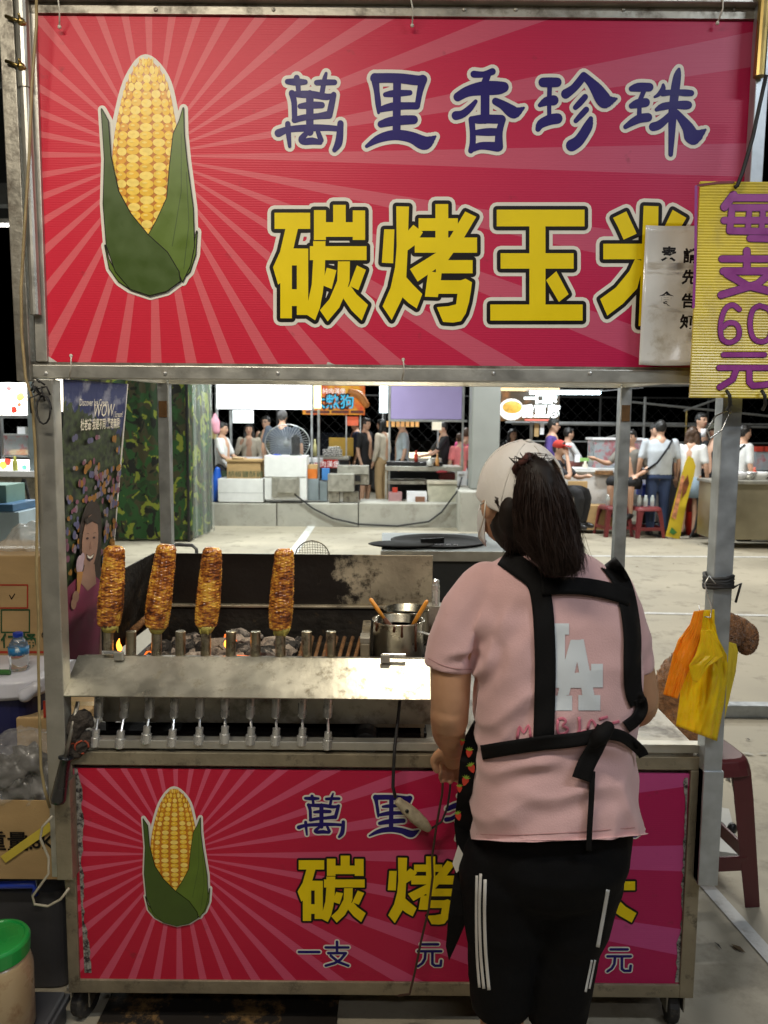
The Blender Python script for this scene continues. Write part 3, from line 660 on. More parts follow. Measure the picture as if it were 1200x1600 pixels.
# spindles: a stub above the plate, shaft and couplings below
SOC = mat('heat_stained_socket', (.40, .36, .26), .34, 1, .3, 30, dirt=(.05, .03, .015), dscale=28, dlo=.48, dhi=.66)
stub_px = [168, 204, 244, 281, 321, 360, 399, 438, 479, 517]
cup_px = [155, 195, 234, 273, 313, 352, 392, 432, 473, 513]
low_px = [148, 187, 228, 268, 310, 350, 391, 430, 471, 511]
low_py = [1166, 1168, 1161, 1166, 1163, 1161, 1163, 1164, 1164, 1170]
stub_top = []
for i in range(10):
    p = at(stub_px[i], 1027, 1.995); q = at(stub_px[i] + (1.0 if i < 6 else .3), 986, 1.995)
    sp_ = MB(); r_ = .0133
    sp_.tube([p - Vector((0, 0, .02)), q - Vector((0, 0, .001)), q], [r_, r_, r_ * .9], 16); root = sp_.build('spindle_stub', SOC, grill)
    stub_top.append(q)
    c0 = at(cup_px[i], 1096, 1.93); c1 = at(cup_px[i] - 1, 1121, 1.925); l0 = at(low_px[i] + 2, low_py[i] - 26, 1.905); l1 = at(low_px[i], low_py[i], 1.903)
    sp_ = MB(); sp_.tube([c0 + Vector((0, .004, .02)), c0, c1 + Vector((0, 0, .002)), c1], [.0118, .0118, .0118, .010], 16); sp_.build('coupling', CHROME, grill)
    sp_ = MB(); sp_.tube([c1 + Vector((0, 0, .004)), l0 - Vector((0, 0, .004))], .0036, 8); sp_.build('shaft', CHROME, grill)
    sp_ = MB(); m_ = l0.lerp(l1, .42); sp_.tube([l0, m_, m_ + Vector((0, 0, -.001)), l1 + Vector((0, 0, .002)), l1, l1 - Vector((0, 0, .001))], [.0098, .0098, .0132, .0132, .012, .006], 16); sp_.build('coupling', CHROME, grill)
# charcoal and ash
ASH = mat('grey_ash', (.34, .28, .23), .95, 0, .3, 30, dirt=(.06, .05, .045), dscale=18, dlo=.5, dhi=.62, bump=.5, bscale=120)
COAL = mat('charcoal', (.03, .027, .025), .85, 0, .5, 30, dirt=(.35, .3, .26), dscale=22, dlo=.5, dhi=.65, bump=.6, bscale=90)
EMB = mat('ember', (.3, .05, .02), .9, 0, .3, 30, emit=1.2, ecol=(1, .17, .02))
rg = random.Random(11); cm = MB()
for k in range(95):
    x = rg.uniform(GXL + .12, at(455, 1000, 2.1).x); y = rg.uniform(2.02, 2.34); sz = rg.uniform(.016, .04)
    mi = 0 if rg.random() < .5 else (1 if rg.random() < .95 else 2)
    Mx = Matrix.Rotation(rg.random() * 6, 3, 'Z') @ Matrix.Rotation(rg.random() * 6, 3, 'X')
    cm.ball((x, y, fz + .006 + rg.random() * .026), (sz * 1.3, sz * .8, sz * .7), 6, 4, mi, Mx, jit=.6)
o = cm.build('charcoal', [ASH, COAL, EMB], grill); o['kind'] = 'stuff'
FL = mat('flame', (1, .4, .05), .5, 0, 0, emit=3.5, ecol=(1, .30, .03))
for (px, py, h_) in ((186, 1014, .036), (354, 1010, .026), (208, 1016, .02)):
    p = at(px, py, 2.03); mb = MB()
    mb.tube([p + Vector((.0015 * math.sin(j * 1.1), 0, h_ * (j / 7 - .2))) for j in range(8)], [.003, .006, .0075, .007, .0055, .004, .0022, .0006], 8)
    tag(mb.build('flame', FL, smooth=True), {186: 'tall orange flame between the first two spindles of the grill', 354: 'small orange flame beside the third roasted cob', 208: 'low orange flame behind the second bare spindle'}[px], 'flame')
# rusty grate bars on the right part of the fire box
RUST = mat('rusty_bar', (.20, .10, .04), .8, .2, .4, 40, bump=.6, bscale=150)
for k in range(9):
    px = 462 + k * 12.5; a = at(px, 1030, 2.0); b = at(px + 14, 985, 2.33); a.z = b.z = fz + .03
    mb = MB(); mb.tube([a.lerp(b, j / 6) for j in range(7)], .006, 8); mb.build('grate_bar', RUST, grill, smooth=True)
mb = MB(); mb.tube([at(208, 985, 2.10) + Vector((0, 0, .0)), at(246, 950, 2.38)], .010, 8); mb.build('rim_bar', RUST, grill, smooth=True)
# divider and bay for the pot
dx = at(571, 1000, 2.05).x
mb = MB(); mb.cor((dx - .012, 1.995, ZT + .05), (dx + .012, 2.25, zpl + .03)); mb.build('divider', SOOTL, grill, bevel=.003)
mb = MB(); mb.cor((dx - .013, 1.996, zpl + .0305), (dx + .013, 2.05, zpl + .045)); mb.build('divider_cap', STEELD, grill, bevel=.002)
mb = MB(); mb.cor((dx + .0125, 2.0, zpl - .045), (GXR + .05, YH - .02, zpl - .03)); mb.build('pot_shelf', SOOT, grill)
mb = MB(); mb.cor((dx + .02, 1.994, ZT + .03), (GXR - .01, 1.9985, zpl - .05)); mb.build('panel', SOOTL, grill)
mb = MB(); mb.cor((GXR - .02, 2.0, ZT + .0), (GXR - .012, 2.36, zpl - .05)); mb.build('panel', STEELD, grill)
pp = at(681, 905, 2.32); mb = MB(); z0 = at(681, 946, 2.32).z
mb.tube([(pp.x, 2.32, z0), (pp.x, 2.32, pp.z - .018), (pp.x, 2.32, pp.z - .012), (pp.x, 2.32, pp.z - .004), (pp.x, 2.32, pp.z)], [.0125, .0125, .0105, .0105, .007], 16); mb.build('corner_post', CHROME, grill)
mb = MB(); mb.cor((pp.x - .03, 2.30, ZT), (pp.x + .10, 2.36, z0)); mb.build('corner_block', STEELD, grill)
# motor under the grill
mt = MB(); c = at(572, 1150, 1.99); mt.lathe([(.0, -.05), (.028, -.05), (.034, -.03), (.034, .03), (.028, .05), (0, .05)], c, 20, M=Matrix.Rotation(R(90), 3, 'X')); mt.build('motor', BLACK, grill, bevel=.002)
p = at(573, 1165, 1.915); mb = MB(); mb.hexa([p + Vector(v) for v in ((-.02, -.01, -.035), (.02, -.01, -.035), (.02, .02, -.035), (-.02, .02, -.035), (-.034, -.01, .014), (.03, -.01, .014), (.03, .02, .014), (-.034, .02, .014))]); mb.build('motor_bracket', BLACK, grill, bevel=.003)

# ---------------------------------------------------------------- roasted corn
def corn_mat():
    m = bpy.data.materials.new('roasted_corn'); m.use_nodes = True; t = m.node_tree; b = bsdf(m); L = t.links.new
    tc = N(t, 'ShaderNodeTexCoord'); mp = N(t, 'ShaderNodeMapping'); mp.inputs['Scale'].default_value = (.8, .8, 2.6); L(tc.outputs['Object'], mp.inputs[0])
    nz = N(t, 'ShaderNodeTexNoise'); nz.inputs['Scale'].default_value = 62; nz.inputs['Detail'].default_value = 4; nz.inputs['Roughness'].default_value = .65; L(mp.outputs[0], nz.inputs['Vector'])
    n2 = N(t, 'ShaderNodeTexNoise'); n2.inputs['Scale'].default_value = 24; L(tc.outputs['Object'], n2.inputs['Vector'])
    ad = N(t, 'ShaderNodeMath', operation='MULTIPLY_ADD'); L(n2.outputs[0], ad.inputs[0]); ad.inputs[1].default_value = .62; L(nz.outputs[0], ad.inputs[2])
    cr = N(t, 'ShaderNodeValToRGB'); L(ad.outputs[0], cr.inputs[0]); e = cr.color_ramp.elements
    e[0].position = .57; e[0].color = (.030, .007, .003, 1); e[1].position = .96; e[1].color = (.75, .42, .06, 1)
    x = e.new(.70); x.color = (.16, .040, .010, 1); x = e.new(.79); x.color = (.38, .12, .018, 1); x = e.new(.88); x.color = (.60, .27, .035, 1)
    L(cr.outputs[0], b.inputs['Base Color']); b.inputs['Roughness'].default_value = .3; b.inputs['Coat Weight'].default_value = .5; b.inputs['Coat Roughness'].default_value = .12
    bp = N(t, 'ShaderNodeBump'); bp.inputs['Strength'].default_value = .15; bp.inputs['Distance'].default_value = .004; L(nz.outputs[0], bp.inputs['Height']); L(bp.outputs[0], b.inputs['Normal'])
    return m
CORNM = corn_mat(); STALK = mat('husk_stalk', (.42, .36, .08), .6, var=.2, scale=60)
def corn(base, top, rmax, label, seed):
    base, top = Vector(base), Vector(top); ax = top - base; Lh = ax.length; M_ = ax.to_track_quat('Z', 'Y').to_matrix()
    th = thing('corn_cob', label, 'corn', base, 'roasted corn cobs on the grill'); rg = random.Random(seed); ph = rg.random() * 6
    cols, rows, su, sv = 15, 30, 5, 4; nu, nv = cols * su, rows * sv; vs = []; fs = []
    for j in range(nv + 1):
        t = j / nv
        rad = rmax * (.86 + .14 * math.sin(min(1, t * 3) * math.pi / 2)) * (1 - .24 * (max(0, t - .3) / .7) ** 1.3)
        rad *= (1 - (1 - min(1, t / .04)) ** 2 * .35) * (1 - (1 - min(1, (1 - t) / .06)) ** 2 * .32)
        for i in range(nu):
            a = 2 * math.pi * i / nu + .16 * math.sin(t * 5 + ph) + .05 * noise.noise(Vector((i // su * 2.1, t * 14, seed)))
            col = i // su; ku = abs(math.sin(math.pi * (i / su))); kv = abs(math.sin(math.pi * (j / sv + .5 * (col % 2) + .35 * noise.noise(Vector((col * 3.3, t * 6, seed))))))
            h = (max(0, ku) ** .5) * (max(0, kv) ** .5)
            cell = noise.noise(Vector((col * 1.7 + seed, math.floor(j / sv + .5 * (col % 2)) * 1.3, seed)))
            r_ = rad * (.91 + .095 * h + .055 * cell + .02 * noise.noise(Vector((a * 3, t * 9, seed))))
            bend = Vector((.004 * math.sin(t * 2.2 + ph), .003 * math.cos(t * 2 + ph), 0))
            vs.append(base + M_ @ (Vector((r_ * math.cos(a), r_ * math.sin(a), t * Lh)) + bend))
    for j in range(nv):
        for i in range(nu):
            i2 = (i + 1) % nu; fs.append((j * nu + i, j * nu + i2, (j + 1) * nu + i2, (j + 1) * nu + i))
    fs.append(tuple(range(nu - 1, -1, -1))); fs.append(tuple(nv * nu + i for i in range(nu)))
    mb = MB(); mb.add(vs, fs); mb.build('kernels', CORNM, th, smooth=True)
    mb = MB(); d = ax.normalized(); mb.tube([base - d * .012, base - d * .003, base + d * .008], [rmax * .45, rmax * .62, rmax * .75], 14); mb.build('stem', STALK, th, smooth=True)
    for k in range(2):
        a = rg.random() * 6; q = base + M_ @ Vector((rmax * .6 * math.cos(a), rmax * .6 * math.sin(a), 0)); mb = MB(); mb.tube([q, q - d * .008, q - d * .014 + Vector((.002, 0, 0))], [.003, .0024, .0008], 6); mb.build('husk_wisp', STALK, th)
for i, (bp_, tp_, r_, lab, sd) in enumerate((
        ((171, 978), (178, 853), .0335, 'dark glazed roasted corn cob upright on the spindle nearest the lever', 1),
        ((245, 980), (262, 851), .0335, 'roasted corn cob tilted to one side with its yellow tip showing', 2),
        ((322, 979), (330, 855), .0325, 'roasted corn cob with a pale patch, third along from the lever', 3),
        ((440, 983), (443, 857), .0325, 'lightly roasted corn cob standing alone before the hood with yellow rows showing', 4))):
    b_ = at(bp_[0], bp_[1] + 2, 1.995); t_ = at(tp_[0], tp_[1], 2.0 + .01 * (i % 2)); corn(b_, t_, r_, lab, sd)

# ---------------------------------------------------------------- sauce pots and brushes
SAUCE = mat('dark_sauce', (.075, .022, .005), .45, 0, .3, 20)
POTM = mat('pot_steel', (.55, .52, .44), .24, 1, .12, 10, dirt=(.12, .06, .02), dscale=14, dlo=.6, dhi=.75)
def pot(c, r, h, label, handle, drips=True):
    th = thing('sauce_pot', label, 'pot', c); mb = MB()
    mb.lathe([(0, 0), (r * .96, 0), (r, .006), (r, h - .004), (r + .004, h), (r + .003, h + .002), (r - .003, h), (r - .004, .01), (0, .008)], c, 40); mb.build('body', POTM, th, smooth=True)
    mb = MB(); mb.lathe([(0, .0), (r - .0045, 0)], Vector(c) + Vector((0, 0, h * .78)), 32); mb.build('sauce', SAUCE, th, smooth=True)
    rg = random.Random(int(r * 9999)); 
    if drips:
        for (a, l_) in ((-1.75, .014), (-1.45, .028), (-.85, .07), (-2.6, .02)):
            x, y = c[0] + (r + .0005) * math.cos(a), c[1] + (r + .0005) * math.sin(a); mb = MB()
            mb.tube([(x, y, c[2] + h + .002), (x, y, c[2] + h - l_ * .5), (x, y, c[2] + h - l_)], [.0035, .0025, .004], 8); mb.ball((x, y, c[2] + h - l_), (.004, .003, .005), 8, 6); mb.build('sauce_drip', SAUCE, th, smooth=True)
    if handle:
        a = Vector((c[0] + r * .75, c[1] - r * .66, c[2] + h * .8)); mb = MB(); mb.bar(a, a + Vector((.030, -.016, -.004)), .012, .003, up=(0, 0, 1)); mb.build('handle', CHROME, th, bevel=.001)
    return th
pr = .0685
pc = at(622, 1026, 2.075); pc = Vector((pc.x, 2.085, zpl - .03)); ph_ = at(622, 968, 2.085).z - pc.z
pot(pc, pr, ph_, 'steel pot of dark sauce with drips down its side beside the grill', True)
pc2 = Vector((at(635, 950, 2.235).x, 2.237, zpl - .03)); ph2 = at(635, 951, 2.235).z - pc2.z
pot(pc2, .066, ph2, 'second steel pot standing behind the dripping sauce pot', False, False)
BRH = mat('orange_plastic', (.62, .25, .03), .35)
for (a, b, lab) in (((578, 935), (600, 966), 'orange handled basting brush leaning out of the pot toward the hood'), ((668, 938), (640, 985), 'orange handled basting brush leaning toward the cook')):
    p = at(a[0], a[1], 2.12 if a[0] < 600 else 2.06); q = at(b[0], b[1], 2.11 if a[0] < 600 else 2.085)
    th = thing('basting_brush', lab, 'brush', p); mb = MB(); mb.tube([p, p.lerp(q, .06), p.lerp(q, .5), q], [.003, .0058, .006, .0045], 10); mb.build('handle', BRH, th, smooth=True)
    e = q + (q - p).normalized() * .03; mb = MB(); mb.tube([q, e], [.006, .009], 10); mb.build('bristles', SAUCE, th)
# tray on the counter right of the cook
tr = thing('steel_tray', 'shallow steel tray on the cart counter beside the yellow bags', 'tray', (at(1040, 1180, YF).x, 2.1, ZT))
ta = at(985, 1188, YF + .012); tb = at(1081, 1186, YF + .012); tz = ta.z
back = onz(1040, 1116, tz + .004); x1 = tb.x; x0 = x1 - .42; y0, y1 = YF + .004, back.y
mb = MB(); mb.cor((x0, y0, ZT + .006), (x1, y1, tz - .006)); mb.build('base', STEELD, tr)
for (a, b) in (((x0, y0 - .001, tz - .0055), (x1, y0 + .018, tz + .012)), ((x0, y1 - .018, tz - .0055), (x1, y1 + .001, tz + .012))):
    mb = MB(); mb.cor(a, b); mb.build('rim', GALV, tr, bevel=.001)
for xx in (x0, x1 - .018):
    mb = MB(); mb.cor((xx - .001, y0 + .0185, tz - .0055), (xx + .019, y1 - .0185, tz + .0125)); mb.build('rim', GALV, tr, bevel=.001)
mb = MB(); mb.cor((x1 - .10, y0 + .03, tz - .0055), (x1 - .03, y1 - .03, tz + .004)); mb.build('inset', STEEL, tr)
# work gloves on the cart edge
GLV = mat('dirty_glove', (.045, .036, .028), .95, 0, .4, 40, bump=.5, bscale=200); GLR = mat('glove_hem', (.35, .06, .025), .9, 0, .3, 40)
gl = thing('work_glove', 'pair of sooty work gloves with red hems slung over the cart corner', 'gloves', at(120, 1160, 1.90))
for (pts, rr) in (([(108, 1170), (116, 1140), (128, 1122), (140, 1130)], [.018, .026, .024, .012]), ([(104, 1172), (118, 1172), (130, 1160), (134, 1150)], [.017, .022, .022, .016])):
    mb = MB(); mb.limb([at(x, y, 1.897) for x, y in pts], rr, 12); o = mb.build('glove', GLV, gl, smooth=True)
    remesh(o, .004, 2); d = o.modifiers.new('crumple', 'DISPLACE'); tx = bpy.data.textures.new('crumple', 'CLOUDS'); tx.noise_scale = .012; d.texture = tx; d.strength = .012; d.texture_coords = 'GLOBAL'
for (cx, cy, rx, rz) in ((128, 1168, .017, .017), (112, 1170, .012, .014)):
    mb = MB(); p = at(cx, cy, 1.878); mb.tube([p + Vector((rx * math.cos(a * .55), .004 * math.sin(a), rz * math.sin(a * .55))) for a in range(10)], .0024, 6); mb.build('hem', GLR, gl, smooth=True)
# cord with taped inline switch in front of the panel
cd = MB(); yk = YF - .03
cd.tube([at(x, y, YF + .02 if y < 1160 else yk) for x, y in ((625, 1093), (621, 1130), (617, 1165), (615, 1200), (614, 1230), (618, 1246))], .0042, 8)
tag(cd.build('power_cord', RUBBER, smooth=True), 'thick black cord running from the grill down to a taped switch', 'cord')
cd = MB(); cd.tube([at(x, y, yk) for x, y in ((672, 1296), (690, 1284), (699, 1262), (703, 1235), (705, 1205), (704, 1180))], .0028, 8)
tag(cd.build('power_cord', RUBBER, smooth=True), 'thin black cord rising from the taped switch toward the apron', 'cord')
cd = MB(); cd.tube([at(x, y, yk) for x, y in ((693, 1195), (691, 1240), (682, 1290), (675, 1340), (676, 1370), (670, 1420), (658, 1470), (648, 1520), (640, 1553), (622, 1556))], .003, 8)
tag(cd.build('power_cord', mat('brown_cord', (.05, .025, .015), .5), smooth=True), 'long brown cord hanging across the yellow characters of the lower panel', 'cord')
sw = thing('inline_switch', 'inline cord switch wrapped in grubby masking tape', 'switch', at(645, 1273, yk))
a, b = at(620, 1250, yk - .008), at(672, 1297, yk - .008); TAPE = mat('masking_tape', (.42, .36, .24), .7, 0, .3, 50, dirt=(.1, .08, .05), dscale=50, dlo=.55, dhi=.65)
mb = MB(); mb.tube([a.lerp(b, t) for t in (0, .04, .12, .3, .55, .8, .97, 1)], [.008, .011, .012, .016, .017, .015, .009, .006], 12); mb.build('switch_body', TAPE, sw, smooth=True)
mb = MB(); mb.ball(a.lerp(b, .3) + Vector((0, -.015, .002)), (.005, .004, .005), 8, 6); mb.build('button', BLACK, sw)
# bulb under the cart roof that lights the grill
lampx, lampy, lampz = .05, 2.07, 2.02
lt = thing('hanging_lamp', 'caged work bulb hanging under the cart roof above the grill', 'lamp', (lampx, lampy, lampz))
mb = MB(); mb.tube([(lampx, lampy, ztop), (lampx, lampy, lampz + .09)], .003, 6); mb.tube([(lampx, lampy, lampz + .09), (lampx, lampy, lampz + .04)], .018, 12); mb.build('holder', BLACK, lt)
mb = MB(); mb.bar((XL, lampy, ztop - .01), (XR, lampy, ztop - .01), .02); mb.build('cross_bar', STEEL, lt)
mb = MB(); mb.ball((lampx, lampy, lampz + .012), .028, 16, 10); mb.build('bulb', mat('lit_bulb', (1, .9, .7), .3, var=0, emit=25, ecol=(1, .86, .62)), lt, smooth=True)
pl_ = bpy.data.lights.new('bulb_light', 'POINT'); pl_.energy = 14; pl_.color = (1, .87, .66); pl_.shadow_soft_size = .05
po = bpy.data.objects.new('bulb_light', pl_); C.objects.link(po); po.location = (lampx, lampy - .01, lampz - .05)
# ================================================================ the cook
YW = 1.60
def PW(px, py, dy=0.0): return at(px, py, YW + dy)
cook = thing('person', 'cook in pink tee, black crossed apron straps, beige cap and black striped capri trousers', 'person', (at(865, 1500, YW).x, YW, 0))
SHIRT = mat('pink_cotton', (.62, .385, .375), .9, 0, .05, 6, bump=.14, bscale=320, sheen=.25)
PANTS = mat('black_knit', (.0045, .0045, .005), .8, 0, .15, 12, bump=.1, bscale=260, spec=.12)
STRAP = mat('black_webbing', (.006, .0055, .0055), .8, 0, .15, 40, bump=.15, bscale=500, spec=.15)
CAPM = mat('beige_cotton', (.70, .67, .62), .9, 0, .07, 12, bump=.15, bscale=380)
HAIRM = mat('dark_hair', (.012, .008, .006), .6, 0, .4, 60, spec=.25, stretch=(1, 1, .15))
HAIRB = mat('dark_brown_hair', (.020, .011, .008), .5, 0, .4, 60, spec=.25)
def ring(py, x0, x1, ry, dy=0.0):
    a, b = PW(x0, py, dy), PW(x1, py, dy); return ((a.x + b.x) / 2, YW + dy, (a.z + b.z) / 2, (b.x - a.x) / 2, ry)
# body: one skin-coloured figure from head to feet
body = MB()
HC = PW(812, 778, .015)                                             # head centre
HR = Matrix.Rotation(R(21), 3, 'Z') @ Matrix.Rotation(R(14), 3, 'X')     # turned left, bowed (front of the head is +Y)
def hp(x, y, z): return HC + HR @ Vector((x, y, z))
body.ball(HC, (.073, .092, .105), 24, 16, M=HR)
body.ball(hp(0, .035, -.055), (.055, .055, .06), 18, 12, M=HR)      # jaw
body.limb([hp(0, .088, .01), hp(0, .104, -.018), hp(0, .09, -.026)], [.009, .012, .010], 8)   # nose
for s_ in (-1, 1): body.ball(hp(s_ * .075, -.005, -.012), (.012, .022, .032), 12, 9, M=HR)    # ears
body.limb([PW(842, 830, .02), PW(850, 868, .0), PW(860, 905, -.005)], [.052, .052, .065], 16)
body.rings([ring(905, 790, 930, .06), ring(960, 755, 965, .085), ring(1060, 760, 975, .10), ring(1180, 765, 970, .11), ring(1300, 752, 980, .125), ring(1370, 755, 965, .12)], 24)
# arms: left arm hangs and reaches to the counter, right arm bends forward
body.limb([PW(742, 935), PW(710, 1010), PW(704, 1080, -.005), PW(703, 1125, .01)], [.044, .044, .042, .040], 16)
LW = PW(708, 1168, .115)
body.limb([PW(702, 1112, .0), PW(701, 1140, .045), LW], [.041, .038, .027], 16)
body.limb([PW(962, 945, .02), PW(988, 1020, .03), PW(1000, 1090, .04)], [.036, .039, .040], 16)
RWr = PW(950, 1120, .215)
body.limb([PW(1000, 1085, .04), PW(996, 1110, .10), RWr], [.040, .036, .026], 16)
def hand(c, fwd, up, side):                                          # palm, four fingers curled over an edge, thumb
    c = Vector(c); f = Vector(fwd).normalized(); s_ = Vector(side).normalized(); u = Vector(up).normalized()
    body.limb([c - f * .02, c + f * .02, c + f * .048], [.024, .027, .026], 12)
    for k, l_ in enumerate((.062, .070, .066, .052)):
        b = c + f * .052 + s_ * (-.030 + .020 * k)
        body.limb([b - f * .012, b + f * l_ * .35 + u * .004, b + f * l_ * .62 - u * .018, b + f * l_ * .55 - u * .040], [.0095, .009, .0085, .0075], 8)
    t = c + f * .005 - s_ * .026; body.limb([t, t + f * .026 - s_ * .018 - u * .010, t + f * .048 - s_ * .014 - u * .026], [.012, .0105, .009], 8)
hand(LW + Vector((.0, .022, -.018)), (.1, .62, -.6), (.0, .6, .62), (1, 0, 0))
hand(RWr + Vector((-.02, .02, 0)), (-.7, .6, -.2), (0, .2, .95), (.5, .7, 0))
FEET = []
for (xa, xb) in ((790, 783), (890, 872)):
    hip = PW(xa, 1345); knee = PW(xb + 2, 1480); ank = PW(xb, 1700); x_ = ank.x
    FEET.append(Vector((x_, YW, 0)))
    body.limb([hip, knee, Vector((x_, YW + .015, .28)), Vector((x_, YW + .012, .09)), Vector((x_, YW + .02, .05))], [.078, .058, .050, .034, .036], 16)
    body.limb([(x_, YW - .03, .035), (x_, YW + .06, .035), (x_, YW + .14, .025)], [.032, .034, .028], 12)
bo = body.build('body', SKIN, cook); remesh(bo, .0052, 3)
# shirt
sh = MB()
sh.rings([ring(862, 812, 905, .046), ring(874, 784, 930, .058), ring(890, 762, 952, .072), ring(915, 742, 974, .090), ring(960, 732, 990, .106), ring(1010, 736, 996, .115), ring(1060, 741, 996, .120),
          ring(1110, 742, 994, .124), ring(1150, 748, 985, .126), ring(1180, 746, 984, .128), ring(1230, 741, 990, .138), ring(1270, 739, 995, .146), ring(1300, 739, 999, .150), ring(1345, 739, 1001, .152), ring(1380, 741, 1000, .15)], 48, p=2.45)
sh.limb([PW(760, 917), PW(730, 953), PW(709, 1000), PW(700, 1038)], [.052, .054, .051, .0505], 24)
sh.limb([PW(955, 920, .01), PW(972, 962, .02), PW(984, 1008, .028), PW(988, 1040, .032)], [.046, .044, .045, .045], 24)
so = sh.build('shirt', SHIRT, cook); remesh(so, .0062, 10); bake(so)
# open the cuffs and the hem flat, then press folds into the cloth
me = so.data; zh0, zh1 = PW(740, 1313).z, PW(995, 1302).z; xh0, xh1 = PW(740, 1313).x, PW(995, 1302).x
cuffs = [(PW(699, 1041), (PW(699, 1041) - PW(708, 990)).normalized(), .075), (PW(988, 1046, .03), (PW(988, 1046, .03) - PW(980, 990, .02)).normalized(), .07)]
nrm = [v.normal.copy() for v in me.vertices]
FOLDS = [  # a pixel, direction, length, width, depth: drag lines in the cloth
    (790, 1080, (.75, -.65), 130, 13, .006), (815, 1120, (.8, -.6), 150, 12, .005), (770, 1130, (.7, -.7), 90, 10, .006), (800, 1165, (.9, -.35), 120, 10, .005), (905, 1130, (.95, .1), 110, 12, .004),
    (765, 1240, (.8, -.55), 130, 16, .006), (790, 1285, (.85, -.5), 150, 15, .005), (960, 1240, (-.25, -1), 110, 12, .007), (985, 1230, (-.1, -1), 130, 9, .006), (925, 1260, (.1, -1), 90, 14, .004),
    (733, 985, (.3, -1), 110, 10, .007), (748, 1030, (.25, -1), 90, 8, .007), (720, 1010, (.9, -.3), 60, 8, .004), (985, 1060, (.2, -1), 110, 10, .006), (965, 1000, (.3, -1), 90, 14, .004), (870, 1195, (.95, -.1), 150, 12, .004), (800, 1000, (.5, -.9), 120, 20, .003), (765, 960, (.7, -.8), 110, 14, .004)]
FW = [(PW(p[0], p[1]), Vector((p[2][0], 0, -p[2][1])).normalized(), p[3] * .00132 / 2, p[4] * .00132, p[5]) for p in FOLDS]
for i, v in enumerate(me.vertices):
    co = v.co; n = nrm[i]; d = 0.0
    if n.y < .55:
        for (c, t, hl_, w_, dp) in FW:
            r_ = Vector((co.x - c.x, 0, co.z - c.z)); al = r_.dot(t)
            if abs(al) < hl_ * 1.2:
                pr_ = r_.x * t.z - r_.z * t.x + .006 * math.sin(al * 38 + c.x * 50); e = math.exp(-abs(pr_ / w_) ** 1.25) * max(0, 1 - (al / hl_ / 1.2) ** 2)
                d += dp * e - dp * .7 * math.exp(-((pr_ - 1.8 * w_) / w_) ** 2) * max(0, 1 - (al / hl_ / 1.2) ** 2)
    d *= 1.7
    d += .0022 * (1 - 2 * abs(noise.noise(Vector((co.x * 9 + co.z * 5, co.y * 6, co.z * 11 - co.x * 4)))))
    d += .0028 * noise.noise(co * 9) + .0012 * noise.noise(co * 26)
    zh = zh0 + (zh1 - zh0) * max(0, min(1, (co.x - xh0) / (xh1 - xh0)))
    co2 = co + n * d
    u_ = max(0, min(1, (co.x - xh0) / (xh1 - xh0))); zh = PW(740 + 255 * u_, 1311 - 9 * u_ + 5 * math.sin(math.pi * u_), max(-.16, min(.0, co.y - YW))).z
    if co2.z < zh + .012 and n.z < .9: co2.z = zh + max(0, (co2.z - zh)) * .6 if co2.z > zh else zh
    for (c, t, rr) in cuffs:
        q = co2 - c; al = q.dot(t)
        if al > 0 and (q - t * al).length < rr: co2 -= t * al
    v.co = co2
me.update()
for p_ in me.polygons: p_.use_smooth = True
dg = bpy.context.evaluated_depsgraph_get(); dg.update()
bvs = BVHTree.FromObject(so, dg)
camo = Vector((0, 0, CAMZ))
def hit(px, py, bv=None, off=.004, back=None):
    d = ray(px, py).normalized(); h = (bv or bvs).ray_cast(camo, d)
    if h[0] is None: return back
    return h[0] - d * off
def cloth_band(pts, wid, m, name, parent, bv=None, off=.0035, n=6, thick=.0025, label=None):    # a flat band laid over the cloth along a traced line
    P = smooth3([(x, y, 1) for x, y in pts], n); mb = MB(); last = None; rows = []
    for i, (x, y, _) in enumerate(P):
        a = P[max(i - 1, 0)]; b = P[min(i + 1, len(P) - 1)]; dx_, dy_ = b[0] - a[0], b[1] - a[1]; l_ = math.hypot(dx_, dy_) or 1
        w_ = (wid if not isinstance(wid, (list, tuple)) else wid[0] + (wid[1] - wid[0]) * i / (len(P) - 1)) / 2
        nx, ny = -dy_ / l_ * w_, dx_ / l_ * w_; row = []
        for u in (-1, -.5, 0, .5, 1):
            q = hit(x + nx * u, y + ny * u, bv, off)
            if q is None:
                yy = last.y if last else YW; q = at(x + nx * u, y + ny * u, yy)
            last = q; row.append(q)
        rows.append(row)
    for _ in range(2):      # the band does not follow every crease
        for i in range(1, len(rows) - 1):
            for k in range(5):
                av = (rows[i - 1][k] + rows[i + 1][k]) / 2
                if (av - rows[i][k]).length < .05: rows[i][k] = rows[i][k].lerp(av, .3)
    vs = [q for r_ in rows for q in r_]; d = [(camo - q).normalized() * thick for q in vs]; nb = len(vs)
    vs2 = [q + e for q, e in zip(vs, d)]; fs = []
    for i in range(len(rows) - 1):
        for k in range(4):
            a = i * 5 + k; fs.append((nb + a, nb + a + 1, nb + a + 6, nb + a + 5)); fs.append((a, a + 5, a + 6, a + 1))
        a = i * 5; fs.append((a, nb + a, nb + a + 5, a + 5)); fs.append((a + 4, a + 9, nb + a + 9, nb + a + 4))
    fs.append((0, 1, 2, 3, 4, nb + 4, nb + 3, nb + 2, nb + 1, nb)); a = (len(rows) - 1) * 5; fs.append(tuple([a + k for k in range(5)] + [nb + a + k for k in (4, 3, 2, 1, 0)]))
    mb.add(vs + vs2, fs); return mb.build(name, m, parent, smooth=True, label=label)
apron = cloth_band([(786, 868), (812, 886), (838, 908), (848, 950), (852, 1030), (851, 1100), (849, 1164)], 33, STRAP, 'apron_strap', cook)
cloth_band([(846, 917), (880, 915), (920, 917), (962, 926), (986, 934)], 27, STRAP, 'apron_strap', cook, off=.007)
